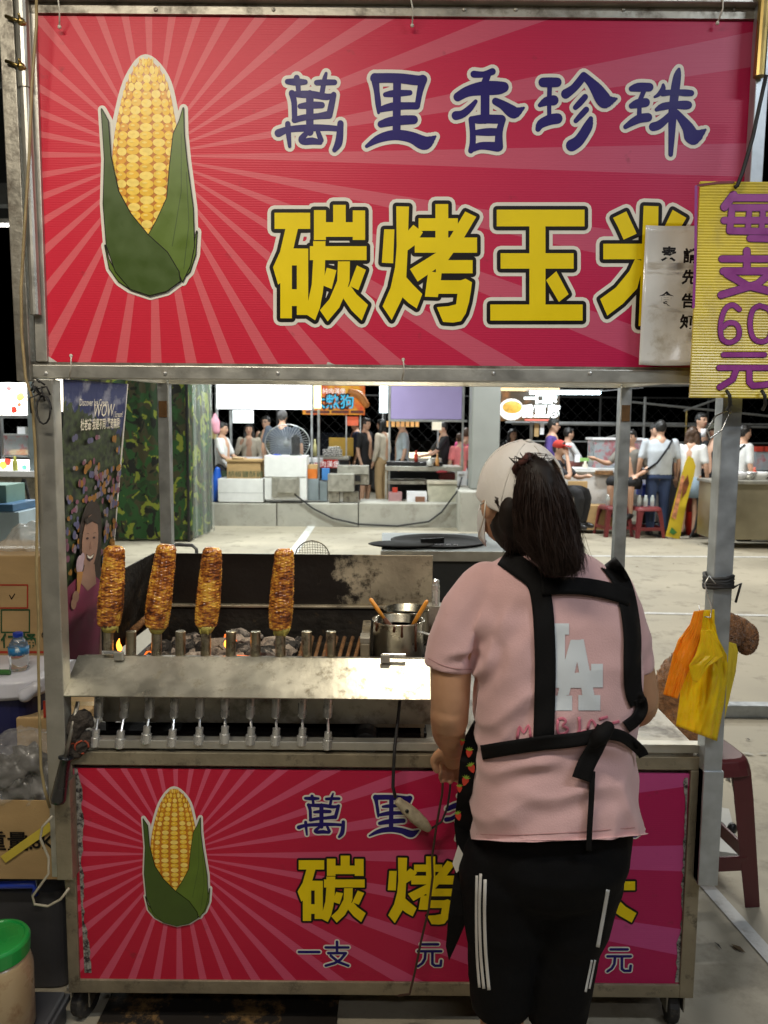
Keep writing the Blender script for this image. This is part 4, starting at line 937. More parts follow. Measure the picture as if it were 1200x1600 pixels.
cloth_band([(950, 878), (968, 902), (980, 935), (988, 990), (988, 1040), (990, 1080), (998, 1100)], 28, STRAP, 'apron_strap', cook, off=.005)
cloth_band([(1000, 1092), (1003, 1108), (994, 1124), (978, 1136)], 20, STRAP, 'apron_strap', cook, off=.006)
cloth_band([(752, 1176), (800, 1168), (850, 1161), (900, 1156), (948, 1146)], 23, STRAP, 'apron_tie', cook, off=.008)
cloth_band([(945, 1136), (932, 1165), (916, 1195), (908, 1218)], [26, 30], STRAP, 'apron_tie', cook, off=.014)
cloth_band([(950, 1146), (975, 1152), (1000, 1172), (1006, 1182)], [20, 16], STRAP, 'apron_tie', cook, off=.016)
cloth_band([(926, 1205), (924, 1250), (921, 1300), (920, 1330)], 9, STRAP, 'apron_tie', cook, off=.012)
kn = hit(938, 1148, off=.016); mb = MB(); mb.limb([kn + Vector((-.012, 0, -.016)), kn + Vector((0, -.004, 0)), kn + Vector((.014, 0, .014))], [.012, .017, .013], 12); mb.build('apron_knot', STRAP, cook, smooth=True)
def inside(p, poly):
    c = False; j = len(poly) - 1
    for i in range(len(poly)):
        a, b = poly[i], poly[j]
        if (a[1] > p[1]) != (b[1] > p[1]) and p[0] < (b[0] - a[0]) * (p[1] - a[1]) / (b[1] - a[1]) + a[0]: c = not c
        j = i
    return c
def decal(polys, m, name, parent, cell=.8, bv=None, off=.0015):       # a print that follows the cloth
    x0 = min(p[0] for q in polys for p in q); x1 = max(p[0] for q in polys for p in q); y0 = min(p[1] for q in polys for p in q); y1 = max(p[1] for q in polys for p in q)
    idx = {}; vs = []; fs = []
    def V(i, j):
        if (i, j) not in idx:
            q = hit(x0 + i * cell, y0 + j * cell, bv, off)
            idx[i, j] = None if q is None else len(vs)
            if q is not None: vs.append(q)
        return idx[i, j]
    for j in range(int((y1 - y0) / cell) + 1):
        for i in range(int((x1 - x0) / cell) + 1):
            c = (x0 + (i + .5) * cell, y0 + (j + .5) * cell)
            if any(inside(c, q) for q in polys):
                f = [V(i, j), V(i + 1, j), V(i + 1, j + 1), V(i, j + 1)]
                if None not in f: fs.append(tuple(f))
    mb = MB(); mb.add(vs, fs); return mb.build(name, m, parent, smooth=True)
PRW = mat('white_shirt_print', (.62, .66, .68), .5, var=.05); PRP = mat('pink_shirt_print', (.60, .16, .22), .7, var=.1)
decal([rc(858,974,889,992), rc(862,990,882.5,1075), [(862,1058),(895,1052),(941,1045),(942,1074),(862,1075)], rc(924,1037,942,1074), [(891.5,1000),(902,999.5),(902,1033),(897,1054.5),(889,1086),(871,1088),(883,1030)],
       [(902,999.5),(912,999),(929,1087),(910,1087),(905.5,1054.5),(902,1034)], [(886,1054),(920,1054),(925,1075),(878,1075)], rc(858,1087,894,1110), rc(904,1086,938,1110)], PRW, 'shirt_logo', cook)
for st in ([(808, 1155), (812, 1132), (818, 1148), (826, 1130), (829, 1152)], [(872, 1124), (871, 1146), (884, 1146), (888, 1138), (878, 1134), (885, 1128), (880, 1122), (872, 1124)], [(905, 1120), (906, 1142), (900, 1146), (916, 1142)], [(918, 1140), (924, 1122), (934, 1140)], [(936, 1124), (950, 1120)], [(957, 1130), (968, 1127)]):
    cloth_band(st, 4.5, PRP, 'shirt_lettering', cook, off=.0018, n=3, thick=.0004)
cloth_band([(744, 1303), (790, 1305), (850, 1303), (920, 1299), (992, 1293)], 1.4, mat('pink_seam', (.46, .25, .24), .9), 'seam', cook, off=.001, n=8, thick=.0004)
cloth_band([(664, 1026), (690, 1039), (715, 1045), (738, 1046)], 1.4, MATS['pink_seam'], 'seam', cook, off=.001, n=8, thick=.0004)
# trousers
pt = MB()
pt.rings([ring(1215, 765, 970, .112), ring(1285, 754, 984, .128), ring(1330, 745, 980, .138), ring(1372, 746, 964, .118), ring(1400, 756, 948, .08)], 40, p=2.4)
for (a, b, c, lo) in ((795, 785, 781, 1572), (897, 880, 871, 1590)):
    pt.limb([PW(a, 1360), PW((a + b) / 2, 1430), PW(b, 1490), PW(c, lo - 12)], [.108, .092, .075, .066], 28)
po_ = pt.build('trousers', PANTS, cook); remesh(po_, .0065, 8); bake(po_)
me = po_.data
for i, v in enumerate(me.vertices):
    co = v.co.copy(); zz = co.z * 34 + 2.2 * noise.noise(Vector((co.x * 8, 0, co.z * 4))); co += v.normal * (.0022 * (1 - abs(math.sin(zz)) ** .5) * max(0, noise.noise(Vector((co.x * 9, co.y * 9, co.z * 6 + 3)))) * 2 + .004 * noise.noise(Vector((co.x * 14, co.y * 14, co.z * 5))) + .0015 * noise.noise(co * 30))
    zl = PW(781, 1574).z if co.x < PW(826, 1550).x else PW(871, 1594).z
    if co.z < zl + .004: co.z = zl
    v.co = co
me.update()
for p_ in me.polygons: p_.use_smooth = True
dg.update(); bvp = BVHTree.FromObject(po_, dg)
STR = mat('white_stripe', (.62, .61, .58), .7, var=.05)
for pts, w_ in (([(745, 1368), (744, 1420), (745, 1490), (749, 1543)], 4), ([(751, 1365), (749, 1420), (751, 1490), (756, 1545)], 4.5), ([(744 + 14, 1374), (757, 1430), (759, 1490), (764, 1547)], 5), ([(950, 1390), (943, 1430), (934, 1480)], 6), ([(925, 1500), (919, 1530), (915, 1550)], 3.5), ([(930, 1500), (925, 1525), (921, 1545)], 3)):
    cloth_band(pts, w_, STR, 'stripe', cook, bv=bvp, off=.0016, thick=.0006)
# apron front that shows beside her: black cloth with strawberries
ap = [(738, 1130), (752, 1165), (748, 1195), (742, 1240), (738, 1300), (742, 1390), (733, 1430), (716, 1470), (701, 1503), (696, 1480), (700, 1430), (706, 1390), (714, 1335), (709, 1290), (714, 1240), (718, 1190), (727, 1150)]
mb = MB(); mb.prism([PW(x, y, .02 + .02 * math.sin(y * .03)) for x, y in ap], (.01, .03, 0)); o = mb.build('apron', STRAP, cook, bevel=.003)
SB = mat('strawberry_print', (.55, .045, .02), .8, var=.15, scale=90); SG = mat('leaf_print', (.22, .34, .03), .8, var=.15)
for (x, y, s_, a_) in ((733, 1176, 8.5, .1), (737, 1200, 9, -.35), (727, 1220, 9, .3), (718, 1232, 7, 0), (716, 1275, 8, -.2), (722, 1160, 6, .2)):
    ry_ = .02 + .02 * math.sin(y * .03) - .014
    L_ = [(-.55, -.5), (.55, -.5), (.62, 0), (.3, .7), (0, 1), (-.3, .7), (-.62, 0)]
    f = lambda u, v: PW(x + s_ * .95 * (u * math.cos(a_) - v * math.sin(a_)), y + s_ * .95 * (u * math.sin(a_) + v * math.cos(a_)), ry_)
    mb = MB(); mb.prism([f(u, v) for u, v in L_], (0, .0012, 0)); mb.build('strawberry', SB, o)
    st = [(0, -.3)] + [q for k in range(5) for q in ((math.cos(-2.8 + k * .6) * .85, -.45 + math.sin(-2.8 + k * .6) * .75), (math.cos(-2.5 + k * .6) * .35, -.45 + math.sin(-2.5 + k * .6) * .35))]
    mb = MB(); mb.prism([f(u, v) - Vector((0, .0006, 0)) for u, v in st], (0, .001, 0)); mb.build('leaf', SG, o)
mb = MB(); mb.prism([PW(x, y, .004) for x, y in ((716, 1321), (731, 1348), (713, 1364), (707, 1350))], (0, .002, 0)); mb.build('care_tag', WHITEPR, o)
mb = MB(); c = LW.lerp(PW(702, 1145, .05), .25); mb.tube([c + Vector((.029 * math.cos(a * .42), .029 * math.sin(a * .42), .008 * math.cos(a * .42))) for a in range(16)], .0025, 6); mb.build('bracelet', CHROME, cook, smooth=True)
# cap
cp = MB(); seg, rn = 40, 16; vs = []; fs = []
for i in range(rn + 1):
    th_ = R(98) * i / rn
    for k in range(seg):
        a = 2 * math.pi * k / seg
        v = Vector((.0815 * math.sin(th_) * math.cos(a), .1015 * math.sin(th_) * math.sin(a), .112 * math.cos(th_)))
        v *= 1 + .03 * abs(math.sin(a * 3 + .5)) ** .4 * math.sin(th_) * .35 + .03 * noise.noise(v * 22) * math.sin(th_) 
        vs.append(HC + HR @ (v + Vector((0, 0, .004))))
for i in range(rn):
    for k in range(seg):
        k2 = (k + 1) % seg; a = (k + .5) / seg * 360; th_ = 98 * (i + .5) / rn
        if 258 < a < 320 and 36 < th_ < 78: continue          # opening for the pony tail
        fs.append((i * seg + k, (i + 1) * seg + k, (i + 1) * seg + k2, i * seg + k2))
cp.add(vs, fs); co_ = cp.build('cap', CAPM, cook, smooth=True); sl = co_.modifiers.new('thick', 'SOLIDIFY'); sl.thickness = .004; sl.offset = 1; ss = co_.modifiers.new('s', 'SUBSURF'); ss.levels = ss.render_levels = 1
mb = MB(); q = [hp(-.055, .07, .0), hp(-.04, .115, -.03), hp(-.02, .14, -.042), hp(.01, .148, -.045), hp(.035, .14, -.042), hp(.05, .115, -.03), hp(.058, .07, .0), hp(0, .085, .008)]
mb.prism(q, HR @ Vector((0, 0, .004))); mb.build('cap_brim', CAPM, co_, smooth=False)
for k in range(6):
    a = R(30 + 60 * k); mb = MB(); pts = []
    for i in range(2, 14):
        th_ = R(98) * i / 15
        if 250 < (30 + 60 * k) < 325 and 33 < 98 * i / 15 < 82: continue
        v = Vector((.0815 * math.sin(th_) * math.cos(a), .1015 * math.sin(th_) * math.sin(a), .112 * math.cos(th_))); v *= 1 + .03 * abs(math.sin(a * 3 + .5)) ** .4 * math.sin(th_) * .35 + .03 * noise.noise(v * 22) * math.sin(th_)
        pts.append(HC + HR @ (v * 1.043 + Vector((0, 0, .004))))
    if len(pts) > 3: mb.tube(pts, .0011, 5); mb.build('cap_seam', CAPM, co_, smooth=True)
mb = MB(); mb.ball(HC + HR @ Vector((0, 0, .122)), (.007, .007, .004), 10, 6); mb.build('cap_button', CAPM, co_, smooth=True)
# mask with ear loop
mb = MB(); vs = []; fs = []
for j in range(7):
    for i in range(13):
        a = R(-6 + 192 * i / 12); t = j / 6
        vs.append(hp((.060 + .004 * math.sin(t * 3) - .012 * t) * math.cos(a), .034 + (.082 - .016 * abs(t - .4)) * math.sin(a), -.040 - .078 * t + .004 * math.sin(i * 1.3)))
for j in range(6):
    for i in range(12): fs.append((j * 13 + i, j * 13 + i + 1, j * 13 + i + 14, j * 13 + i + 13))
mb.add(vs, fs); mk = mb.build('face_mask', mat('white_mask', (.72, .72, .70), .85, var=.06), cook, smooth=True); sl = mk.modifiers.new('t', 'SOLIDIFY'); sl.thickness = .002
for s_ in (-1, 1):
    mb = MB(); mb.tube([hp(s_ * .072, .03, -.035), hp(s_ * .086, .0, -.01), hp(s_ * .087, -.014, .0), hp(s_ * .085, -.014, -.03), hp(s_ * .072, .02, -.09)], .0016, 6); mb.build('ear_loop', WHITEPR, mk, smooth=True)
# hair: mass under the cap, pony tail through the opening, loose strands
hr_ = MB()
hr_.ball(hp(.006, -.022, -.03), (.074, .080, .088), 20, 14, M=HR)
tail = [((830, 719), .018, -.080), ((842, 738), .034, -.096), ((848, 770), .046, -.100), ((852, 808), .052, -.100), ((860, 842), .048, -.106), ((872, 868), .032, -.114), ((880, 890), .014, -.118)]
hr_.limb([PW(p[0], p[1], dy) for p, _, dy in tail], [r_ * .84 for _, r_, _ in tail], 20)
hr_.limb([PW(806, 772, -.055), PW(800, 800, -.055), PW(800, 835, -.03), PW(804, 862, .0)], [.022, .028, .022, .010], 12)
ho = hr_.build('hair', HAIRM, cook); remesh(ho, .006, 4)
d_ = ho.modifiers.new('locks', 'DISPLACE'); tx = bpy.data.textures.new('locks', 'CLOUDS'); tx.noise_scale = .03; d_.texture = tx; d_.strength = .008; d_.texture_coords = 'GLOBAL'
sm = MB(); rg = random.Random(21); TP = [PW(p[0], p[1], dy) for p, _, dy in tail]; TR = [r_ for _, r_, _ in tail]
for k in range(9000):
    a = rg.uniform(0, 6.283); rr = rg.uniform(.82, 1.04) if rg.random() < .85 else rg.uniform(1.0, 1.2); s0 = rg.uniform(0, 2.5); s1 = rg.uniform(4.6, 6.0); pts = []; sw_ = rg.uniform(-.5, .5); wv = rg.random() * 6; wa = rg.uniform(.0, .004)
    wob = Vector((rg.uniform(-1, 1), rg.uniform(-1, 1), 0)) * (.014 if rg.random() < .85 else .03)
    for j in range(9):
        u = s0 + (s1 - s0) * j / 8; i = min(int(u), len(TP) - 2); f = u - i; c = TP[i].lerp(TP[i + 1], f); r_ = TR[i] + (TR[i + 1] - TR[i]) * f
        aa = a + sw_ * u / 6; pts.append(c + Vector((math.cos(aa), math.sin(aa) * .8, .15 * math.sin(aa * 2))) * r_ * rr + Vector((math.sin(wv + j * 1.1), math.cos(wv + j), 0)) * wa + wob * (j / 8) ** 2 + Vector((0, 0, -.02 * (j / 8) ** 3 * rg.random())))
    sm.tube(pts, [.00048] * 5 + [.00045, .0004, .0003, .00015], 3, caps=False)
for k in range(160):   # side and nape strands
    x = rg.uniform(772, 812); p0 = PW(x, rg.uniform(776, 786), -.052 + (x - 772) * -.0008); p1 = PW(x + rg.uniform(8, 22), 800, -.062); p2 = PW(790 + rg.uniform(-8, 30), rg.uniform(835, 872), -.03 + rg.uniform(-.02, .02))
    sm.tube([p0, p0.lerp(p1, .5), p1, p1.lerp(p2, .5), p2], [.001, .001, .0009, .0007, .0003], 3, caps=False)
for k in range(60):    # tuft above the opening
    p0 = PW(rg.uniform(808, 850), rg.uniform(722, 738), -.088); p1 = p0 + Vector((rg.uniform(-.022, .018), rg.uniform(-.02, 0), rg.uniform(.004, .022))); p2 = p1 + Vector((rg.uniform(-.004, .03), -.01, rg.uniform(-.03, .004)))
    sm.tube([p0, p1, p2], [.0011, .001, .0004], 3, caps=False)
o = sm.build('hair_strands', [HAIRB], ho); o['kind'] = 'stuff'
mb = MB(); c = PW(822, 728, -.085); mb.tube([c + HR @ Vector((.02 * math.cos(a * .4), .012 * math.sin(a * .8), .020 * math.sin(a * .4))) for a in range(17)], .007, 8); mb.build('hair_tie', mat('maroon_hair_tie', (.06, .015, .01), .9), ho, smooth=True)
# shoes
for f_ in FEET:
    mb = MB(); mb.limb([f_ + Vector((0, -.045, .036)), f_ + Vector((0, .05, .044)), f_ + Vector((0, .15, .03))], [.04, .044, .034], 16); o = mb.build('shoe', BLACK, cook); remesh(o, .007, 3)
# ================================================================ beside the cart, right
def ribbed(x0, y0, x1, y1, Y, m, parent, n=78, amp=.0011, name='board'):     # twin-wall sheet with horizontal ribs
    a, b = at(x0, (y0 + y1) / 2, Y).x, at(x1, (y0 + y1) / 2, Y).x; zt, zbt = at((x0 + x1) / 2, y0, Y).z, at((x0 + x1) / 2, y1, Y).z
    mb = MB(); vs = []; fs = []
    for i in range(n * 2 + 1):
        z = zt + (zbt - zt) * i / (n * 2); yy = Y - (amp if i % 2 else 0); vs += [(a, yy, z), (b, yy, z), (a, Y + .006, z), (b, Y + .006, z)]
    for i in range(n * 2):
        o = 4 * i; fs += [(o, o + 1, o + 5, o + 4), (o + 2, o + 6, o + 7, o + 3), (o, o + 4, o + 6, o + 2), (o + 1, o + 3, o + 7, o + 5)]
    fs += [(0, 2, 3, 1), (8 * n, 8 * n + 1, 8 * n + 3, 8 * n + 2)]
    mb.add(vs, fs); return mb.build(name, m, parent)
YY = 1.80
ps = thing('price_sign', 'hanging yellow ribbed plastic price sign with purple handwritten characters', 'sign', at(1150, 620, YY))
YSIGN = mat('yellow_ribbed_plastic', (.78, .60, .05), .36, 0, .12, 5, dirt=(.42, .31, .08), dscale=7, dlo=.46, dhi=.75)
ribbed(1086, 284, 1262, 622, YY, YSIGN, ps)
GL_ = Layered(YY - .0012); mpp = .00149
GQ = []
def gst(st, w_=15):
    st = [(x, y) for x, y, _ in smooth3([(x, y, 1) for x, y in st], 5)] if len(st) > 6 else st
    GQ.append([(at(x, y, YY).x, at(x, y, YY).z, w_ * .86 * mpp) for x, y in st])
f5 = lambda pts: [(980 + x / 4.445, 280 + y / 4.445) for x, y in pts]
for st, w_ in (([(735, 112), (672, 195)], 13), ([(735, 132), (1090, 132)], 12), ([(725, 200), (708, 360), (980, 365)], 11), ([(725, 200), (1060, 200), (1040, 380), (990, 415), (850, 412)], 11), ([(670, 288), (1110, 288)], 11), ([(845, 215), (835, 345)], 9), ([(940, 215), (930, 345)], 9),
               ([(655, 555), (1060, 555)], 11), ([(828, 500), (828, 630)], 12), ([(665, 640), (1010, 640), (900, 730), (650, 805)], 12), ([(690, 660), (830, 740), (1070, 800)], 12),
               ([(775, 905), (730, 875), (680, 900), (650, 980), (645, 1060), (660, 1115), (710, 1135), (765, 1105), (775, 1050), (750, 1005), (700, 1000), (660, 1030)], 8), ([(915, 880), (870, 910), (850, 1000), (870, 1100), (930, 1130), (985, 1100), (1005, 1000), (985, 910), (915, 880)], 8),
               ([(665, 1220), (950, 1220)], 8), ([(635, 1310), (1060, 1310)], 9), ([(755, 1320), (730, 1390), (640, 1445)], 10), ([(845, 1320), (845, 1410), (870, 1435), (940, 1430), (1000, 1420)], 10)):
    gst(f5(st), w_)
for q in GQ: GL_.stroke(q, 1, 1, 1.0 * mpp)
for q in GQ: GL_.stroke(q, 2.2, 0)
GL_.stroke([(at(x, y, YY).x, at(x, y, YY).z, 4 * mpp) for x, y in ((1087, 292), (1086, 400), (1083, 480))], 1, 0)
GL_.stroke([(at(x, y, YY).x, at(x, y, YY).z, 3.4 * mpp) for x, y in ((1090, 290), (1120, 286), (1145, 285))], 1, 2)
GL_.mb.build('lettering', [mat('purple_tape', sr(150, 62, 140), .4, var=.12, scale=30), mat('purple_dark', sr(86, 40, 84), .5), mat('rust_line', sr(120, 40, 40), .5)], ps)
mb = MB(); mb.tube([at(x, y, YY - .01) for x, y in ((1197, 118), (1190, 150), (1176, 215), (1160, 270), (1152, 290), (1148, 293))], .0045, 8); mb.build('hanging_cord', RUBBER, ps, smooth=True)
for px in (1135, 1190):
    mb = MB(); mb.tube([at(px, 610, YY - .008), at(px + 5, 618, YY - .016), at(px + 6, 632, YY - .006), at(px + 2, 640, YY + .02)], .004, 8); mb.build('hanging_cord', RUBBER, ps, smooth=True)
# laminated paper notice
nt_ = thing('paper_notice', 'curled white laminated notice with two columns of black characters', 'notice', at(1040, 570, 1.86))
mb = MB(); vs = []; fs = []; nx, ny = 14, 24
for j in range(ny + 1):
    for i in range(nx + 1):
        u, v = i / nx, j / ny; px = (1009 - 11 * v) + 88 * u; py = 352 + 218 * v + 1.5 * math.sin(u * 3)
        vs.append(at(px, py, 1.872 + .008 * math.sin(u * 2.6 + v) + .005 * math.sin(v * 8 + u * 3) - .014 * v * (1 - u)))
for j in range(ny):
    for i in range(nx): a = j * (nx + 1) + i; fs.append((a, a + 1, a + nx + 2, a + nx + 1))
mb.add(vs, fs); o = mb.build('sheet', mat('laminated_paper', (.72, .70, .65), .18, 0, .08, 9, dirt=(.40, .34, .24), dscale=12, dlo=.58, dhi=.8, coat=.5), nt_, smooth=True)
sl = o.modifiers.new('t', 'SOLIDIFY'); sl.thickness = .001
for (ch, px, py) in (('素', 1044, 397), ('食', 1040, 467), ('請', 1078, 400), ('先', 1076, 433), ('告', 1075, 470), ('知', 1073, 503)):
    p = at(px, py + 9, 1.842); put_text(ch, .034, p, (1, 0, -.02), (.03, 0, 1), BLACKPR, nt_, bold=.0012)
# clear cord hook and tie on the post
tieo = MB(); c = at(1122, 908, YF - .012)
for k in range(6):
    tieo.tube([c + Vector((.034 * math.cos(a * .8), .036 * math.sin(a * .8), -.012 + k * .005 + .004 * math.sin(a * 1.3 + k))) for a in range(9)], .0045, 6)
tieo.tube([c + Vector((.02, -.036, -.01)), c + Vector((.038, -.04, .003)), c + Vector((.03, -.035, -.045))], .003, 6)
tag(tieo.build('cord_wrap', RUBBER, smooth=True), 'black cord wrapped round the post above the yellow bags', 'cord')
loop = MB(); loop.tube([at(x, y, YF - .05) for x, y in ((1140, 640), (1118, 650), (1105, 672), (1110, 685), (1128, 672), (1138, 650), (1142, 643))], .002, 6)
tag(loop.build('wire_loop', CHROME, smooth=True), 'bent wire loop on the post under the yellow price sign', 'wire')
hook = MB(); hook.tube([at(x, y, YF - .05) for x, y in ((1118, 912), (1108, 900), (1101, 912), (1106, 930), (1112, 948), (1110, 965), (1094, 962), (1092, 946))], .0018, 6)
tag(hook.build('wire_hook', CHROME, smooth=True), 'thin steel wire hook holding the bunch of yellow bags', 'hook')
# yellow plastic bags
YB1 = mat('yellow_bag', (.92, .66, .02), .28, 0, .08, 14, sss=.35, bump=.35, bscale=26); YB2 = mat('orange_bag', (.92, .36, .02), .3, 0, .08, 14, sss=.35, bump=.35, bscale=26); YB3 = mat('lemon_bag', (.74, .60, .06), .3, 0, .06, 12)
for m_ in (YB1, YB2, YB3):     # thin film lets light through
    t_ = m_.node_tree; tr_ = N(t_, 'ShaderNodeBsdfTranslucent'); mx_ = N(t_, 'ShaderNodeMixShader'); mx_.inputs[0].default_value = .38; b_ = bsdf(m_)
    if b_.inputs['Base Color'].links: t_.links.new(b_.inputs['Base Color'].links[0].from_socket, tr_.inputs[0])
    t_.links.new(b_.outputs[0], mx_.inputs[1]); t_.links.new(tr_.outputs[0], mx_.inputs[2]); t_.links.new(mx_.outputs[0], t_.nodes['Material Output'].inputs[0])
def bag(label, quad, Y, m, fold, seed, nu=40, nv=60, lean=0.0):
    """thin film hung from its top edge: quad of pixels (top left, top right, bottom right, bottom left), creased"""
    vs = []; fs = []
    for j in range(nv + 1):
        v = j / nv; i0 = v * (len(quad) - 1); a = min(int(i0), len(quad) - 2); f = i0 - a
        q0, q1 = quad[a], quad[a + 1]; L0 = [q0[k] + (q1[k] - q0[k]) * f for k in range(4)]
        for i in range(nu + 1):
            u = i / nu; px = L0[0] + (L0[2] - L0[0]) * u; py = L0[1] + (L0[3] - L0[1]) * u
            w_ = math.hypot(L0[2] - L0[0], L0[3] - L0[1]) / 75
            p_ = Vector((u * 2.2, v * 1.6, seed))
            cr_ = (1 - 2 * abs(noise.noise(p_ * 1.3))) * .6 + (1 - 2 * abs(noise.noise(p_ * 3.1 + Vector((4, 1, 0))))) * .35 + .25 * math.sin(u * 9 + seed + v * 3)
            vs.append(at(px, py, Y + lean * v + fold * w_ * cr_))
    for j in range(nv):
        for i in range(nu): a = j * (nu + 1) + i; fs.append((a, a + 1, a + nu + 2, a + nu + 1))
    mb = MB(); mb.add(vs, fs); o = mb.build('plastic_bag', m, smooth=True); tag(o, label, 'bag')
    sl = o.modifiers.new('t', 'SOLIDIFY'); sl.thickness = .001; sl.offset = -1; return o
bag('long golden yellow plastic bag hanging lowest of the bunch on the post', [(1092, 954, 1116, 952), (1088, 972, 1117, 974), (1082, 992, 1122, 998), (1070, 1018, 1136, 1024), (1066, 1045, 1137, 1050), (1062, 1090, 1131, 1100), (1056, 1134, 1120, 1158)], YF - .05, YB1, .024, 1.3, lean=-.016)
bag('orange plastic bag folded over the yellow one on the hook', [(1084, 955, 1100, 953), (1078, 975, 1096, 978), (1060, 1000, 1092, 1002), (1052, 1020, 1084, 1030), (1044, 1055, 1072, 1056), (1036, 1085, 1058, 1092)], YF - .068, YB2, .022, 4.1, lean=-.012)
bag('pale lemon plastic bag sticking out behind the post', [(1122, 998, 1150, 1006), (1122, 1010, 1153, 1018), (1122, 1050, 1149, 1050), (1118, 1100, 1138, 1098), (1116, 1140, 1125, 1150)], YF + .045, YB3, .008, 7.7)
bag('small creased yellow flap folded across the front of the bag bunch', [(1096, 985, 1112, 984), (1094, 1000, 1122, 1004), (1086, 1024, 1130, 1026), (1076, 1040, 1108, 1040), (1082, 1064, 1090, 1066)], YF - .082, YB1, .010, 9.2, lean=-.006)
# maroon stools
def stool(c, w, h, label, m, rz=0, group=None):
    th = thing('plastic_stool', label, 'stool', c, group); Mr = Matrix.Translation(Vector(c)) @ Matrix.Rotation(rz, 4, 'Z'); t = w * .40
    mb = MB(Mr); n = 12; prof = []
    mb.rings([(0, 0, h - .055, t * 1.12, t * 1.12), (0, 0, h - .03, t * 1.08, t * 1.08), (0, 0, h - .008, t * 1.02, t * 1.02), (0, 0, h, t * .93, t * .93)], 24, p=5); mb.build('seat', m, th, smooth=False, bevel=.003)
    for sx in (-1, 1):
        for sy in (-1, 1):
            mb = MB(Mr); a = t * .98; b = w * .5
            top = [(sx * a, sy * a), (sx * a * .50, sy * a), (sx * a * .62, sy * a * .62), (sx * a, sy * a * .50)]
            bot = [(sx * b, sy * b), (sx * (b - .055), sy * b), (sx * (b - .03), sy * (b - .03)), (sx * b, sy * (b - .055))]
            mid = [tuple(p[k] * .45 + q[k] * .55 for k in (0, 1)) for p, q in zip(top, bot)]; mid = [(bx + (px_ - bx) * 1.0, by_ + (py_ - by_) * 1.0) for (px_, py_), (bx, by_) in zip(mid, mid)]
            m2 = [(sx * (a * .75 + b * .25), sy * (a * .75 + b * .25)), (sx * (a * .75 + b * .25 - .07), sy * (a * .75 + b * .25)), (sx * (a * .7 + b * .2 - .03), sy * (a * .7 + b * .2 - .03)), (sx * (a * .75 + b * .25), sy * (a * .75 + b * .25 - .07))]
            vs = [(x, y, h - .045) for x, y in top] + [(x, y, h * .72) for x, y in m2] + [(x, y, .0) for x, y in bot]
            fs = [(0, 3, 2, 1)] + [(r_ * 4 + k, r_ * 4 + (k + 1) % 4, r_ * 4 + 4 + (k + 1) % 4, r_ * 4 + 4 + k) for r_ in (0, 1) for k in range(4)] + [(8, 9, 10, 11)]
            mb.add(vs, fs); mb.build('leg', m, th, bevel=.004)
    z_ = h * .30; b = w * .5 * .86 + t * .13
    for sx, sy in ((1, 0), (-1, 0), (0, 1), (0, -1)):
        mb = MB(Mr); mb.box((sx * (b - .012), sy * (b - .012), z_), (.012 if sx else 2 * b - .08, .012 if sy else 2 * b - .08, .05)); mb.build('rung', m, th, bevel=.003)
    return th
MAROON = mat('maroon_plastic', (.085, .016, .020), .38, 0, .1, 6, bump=.03, bscale=300)
stool((at(1072, 1400, 2.60).x, 2.60, 0), .34, .50, 'maroon plastic stool under the brown dog next to the cart', MAROON, R(6))
# brown curly dog sitting on the stool, seen behind the bags
FUR = mat('brown_curly_fur', (.23, .105, .04), .95, 0, .35, 50, bump=.9, bscale=90, sheen=.3)
dog = thing('dog', 'brown curly haired small dog sitting on the maroon stool behind the bags', 'dog', (at(1076, 1160, 2.60).x, 2.60, .50))
dx_, dy_, dz_ = at(1076, 1160, 2.60).x, 2.60, .50
db = MB()
db.limb([(dx_ - .05, dy_ + .02, dz_ + .08), (dx_ - .03, dy_, dz_ + .20), (dx_ + .01, dy_ - .01, dz_ + .31)], [.095, .092, .062], 18)
db.limb([(dx_ + .01, dy_, dz_ + .29), (dx_ + .05, dy_, dz_ + .36)], [.055, .05], 14)
hd = Vector((at(1128, 985, 2.60).x, dy_ - .005, at(1128, 985, 2.60).z))
db.ball(hd, (.066, .06, .06), 18, 12); db.limb([(dx_ + .04, dy_, dz_ + .34), hd], [.05, .048], 12); db.limb([hd + Vector((.01, .05, -.01)), hd + Vector((.02, .11, -.03))], [.036, .026], 12)   # muzzle
for sy in (-1, 1):
    db.limb([hd + Vector((sy * .05, .0, .03)), hd + Vector((sy * .078, -.005, -.01)), hd + Vector((sy * .082, -.005, -.048))], [.022, .032, .026], 10)       # ears
    db.limb([(dx_ + .02, dy_ + sy * .045, dz_ + .20), (dx_ + .06, dy_ + sy * .045, dz_ + .10), (dx_ + .07, dy_ + sy * .045, dz_ + .02)], [.034, .026, .024], 10)   # front legs
    db.limb([(dx_ - .06, dy_ + sy * .06, dz_ + .09), (dx_ + .0, dy_ + sy * .085, dz_ + .08), (dx_ - .04, dy_ + sy * .08, dz_ + .03), (dx_ + .02, dy_ + sy * .08, dz_ + .02)], [.055, .05, .03, .022], 12)  # hind legs
db.limb([(dx_ - .13, dy_, dz_ + .06), (dx_ - .16, dy_ + .02, dz_ + .12)], [.025, .03], 10)
o = db.build('body', FUR, dog); remesh(o, .008, 3)
d_ = o.modifiers.new('curls', 'DISPLACE'); tx = bpy.data.textures.new('curls', 'CLOUDS'); tx.noise_scale = .014; d_.texture = tx; d_.strength = .03; d_.mid_level = .4; d_.texture_coords = 'GLOBAL'
fu = MB(); rg = random.Random(8)
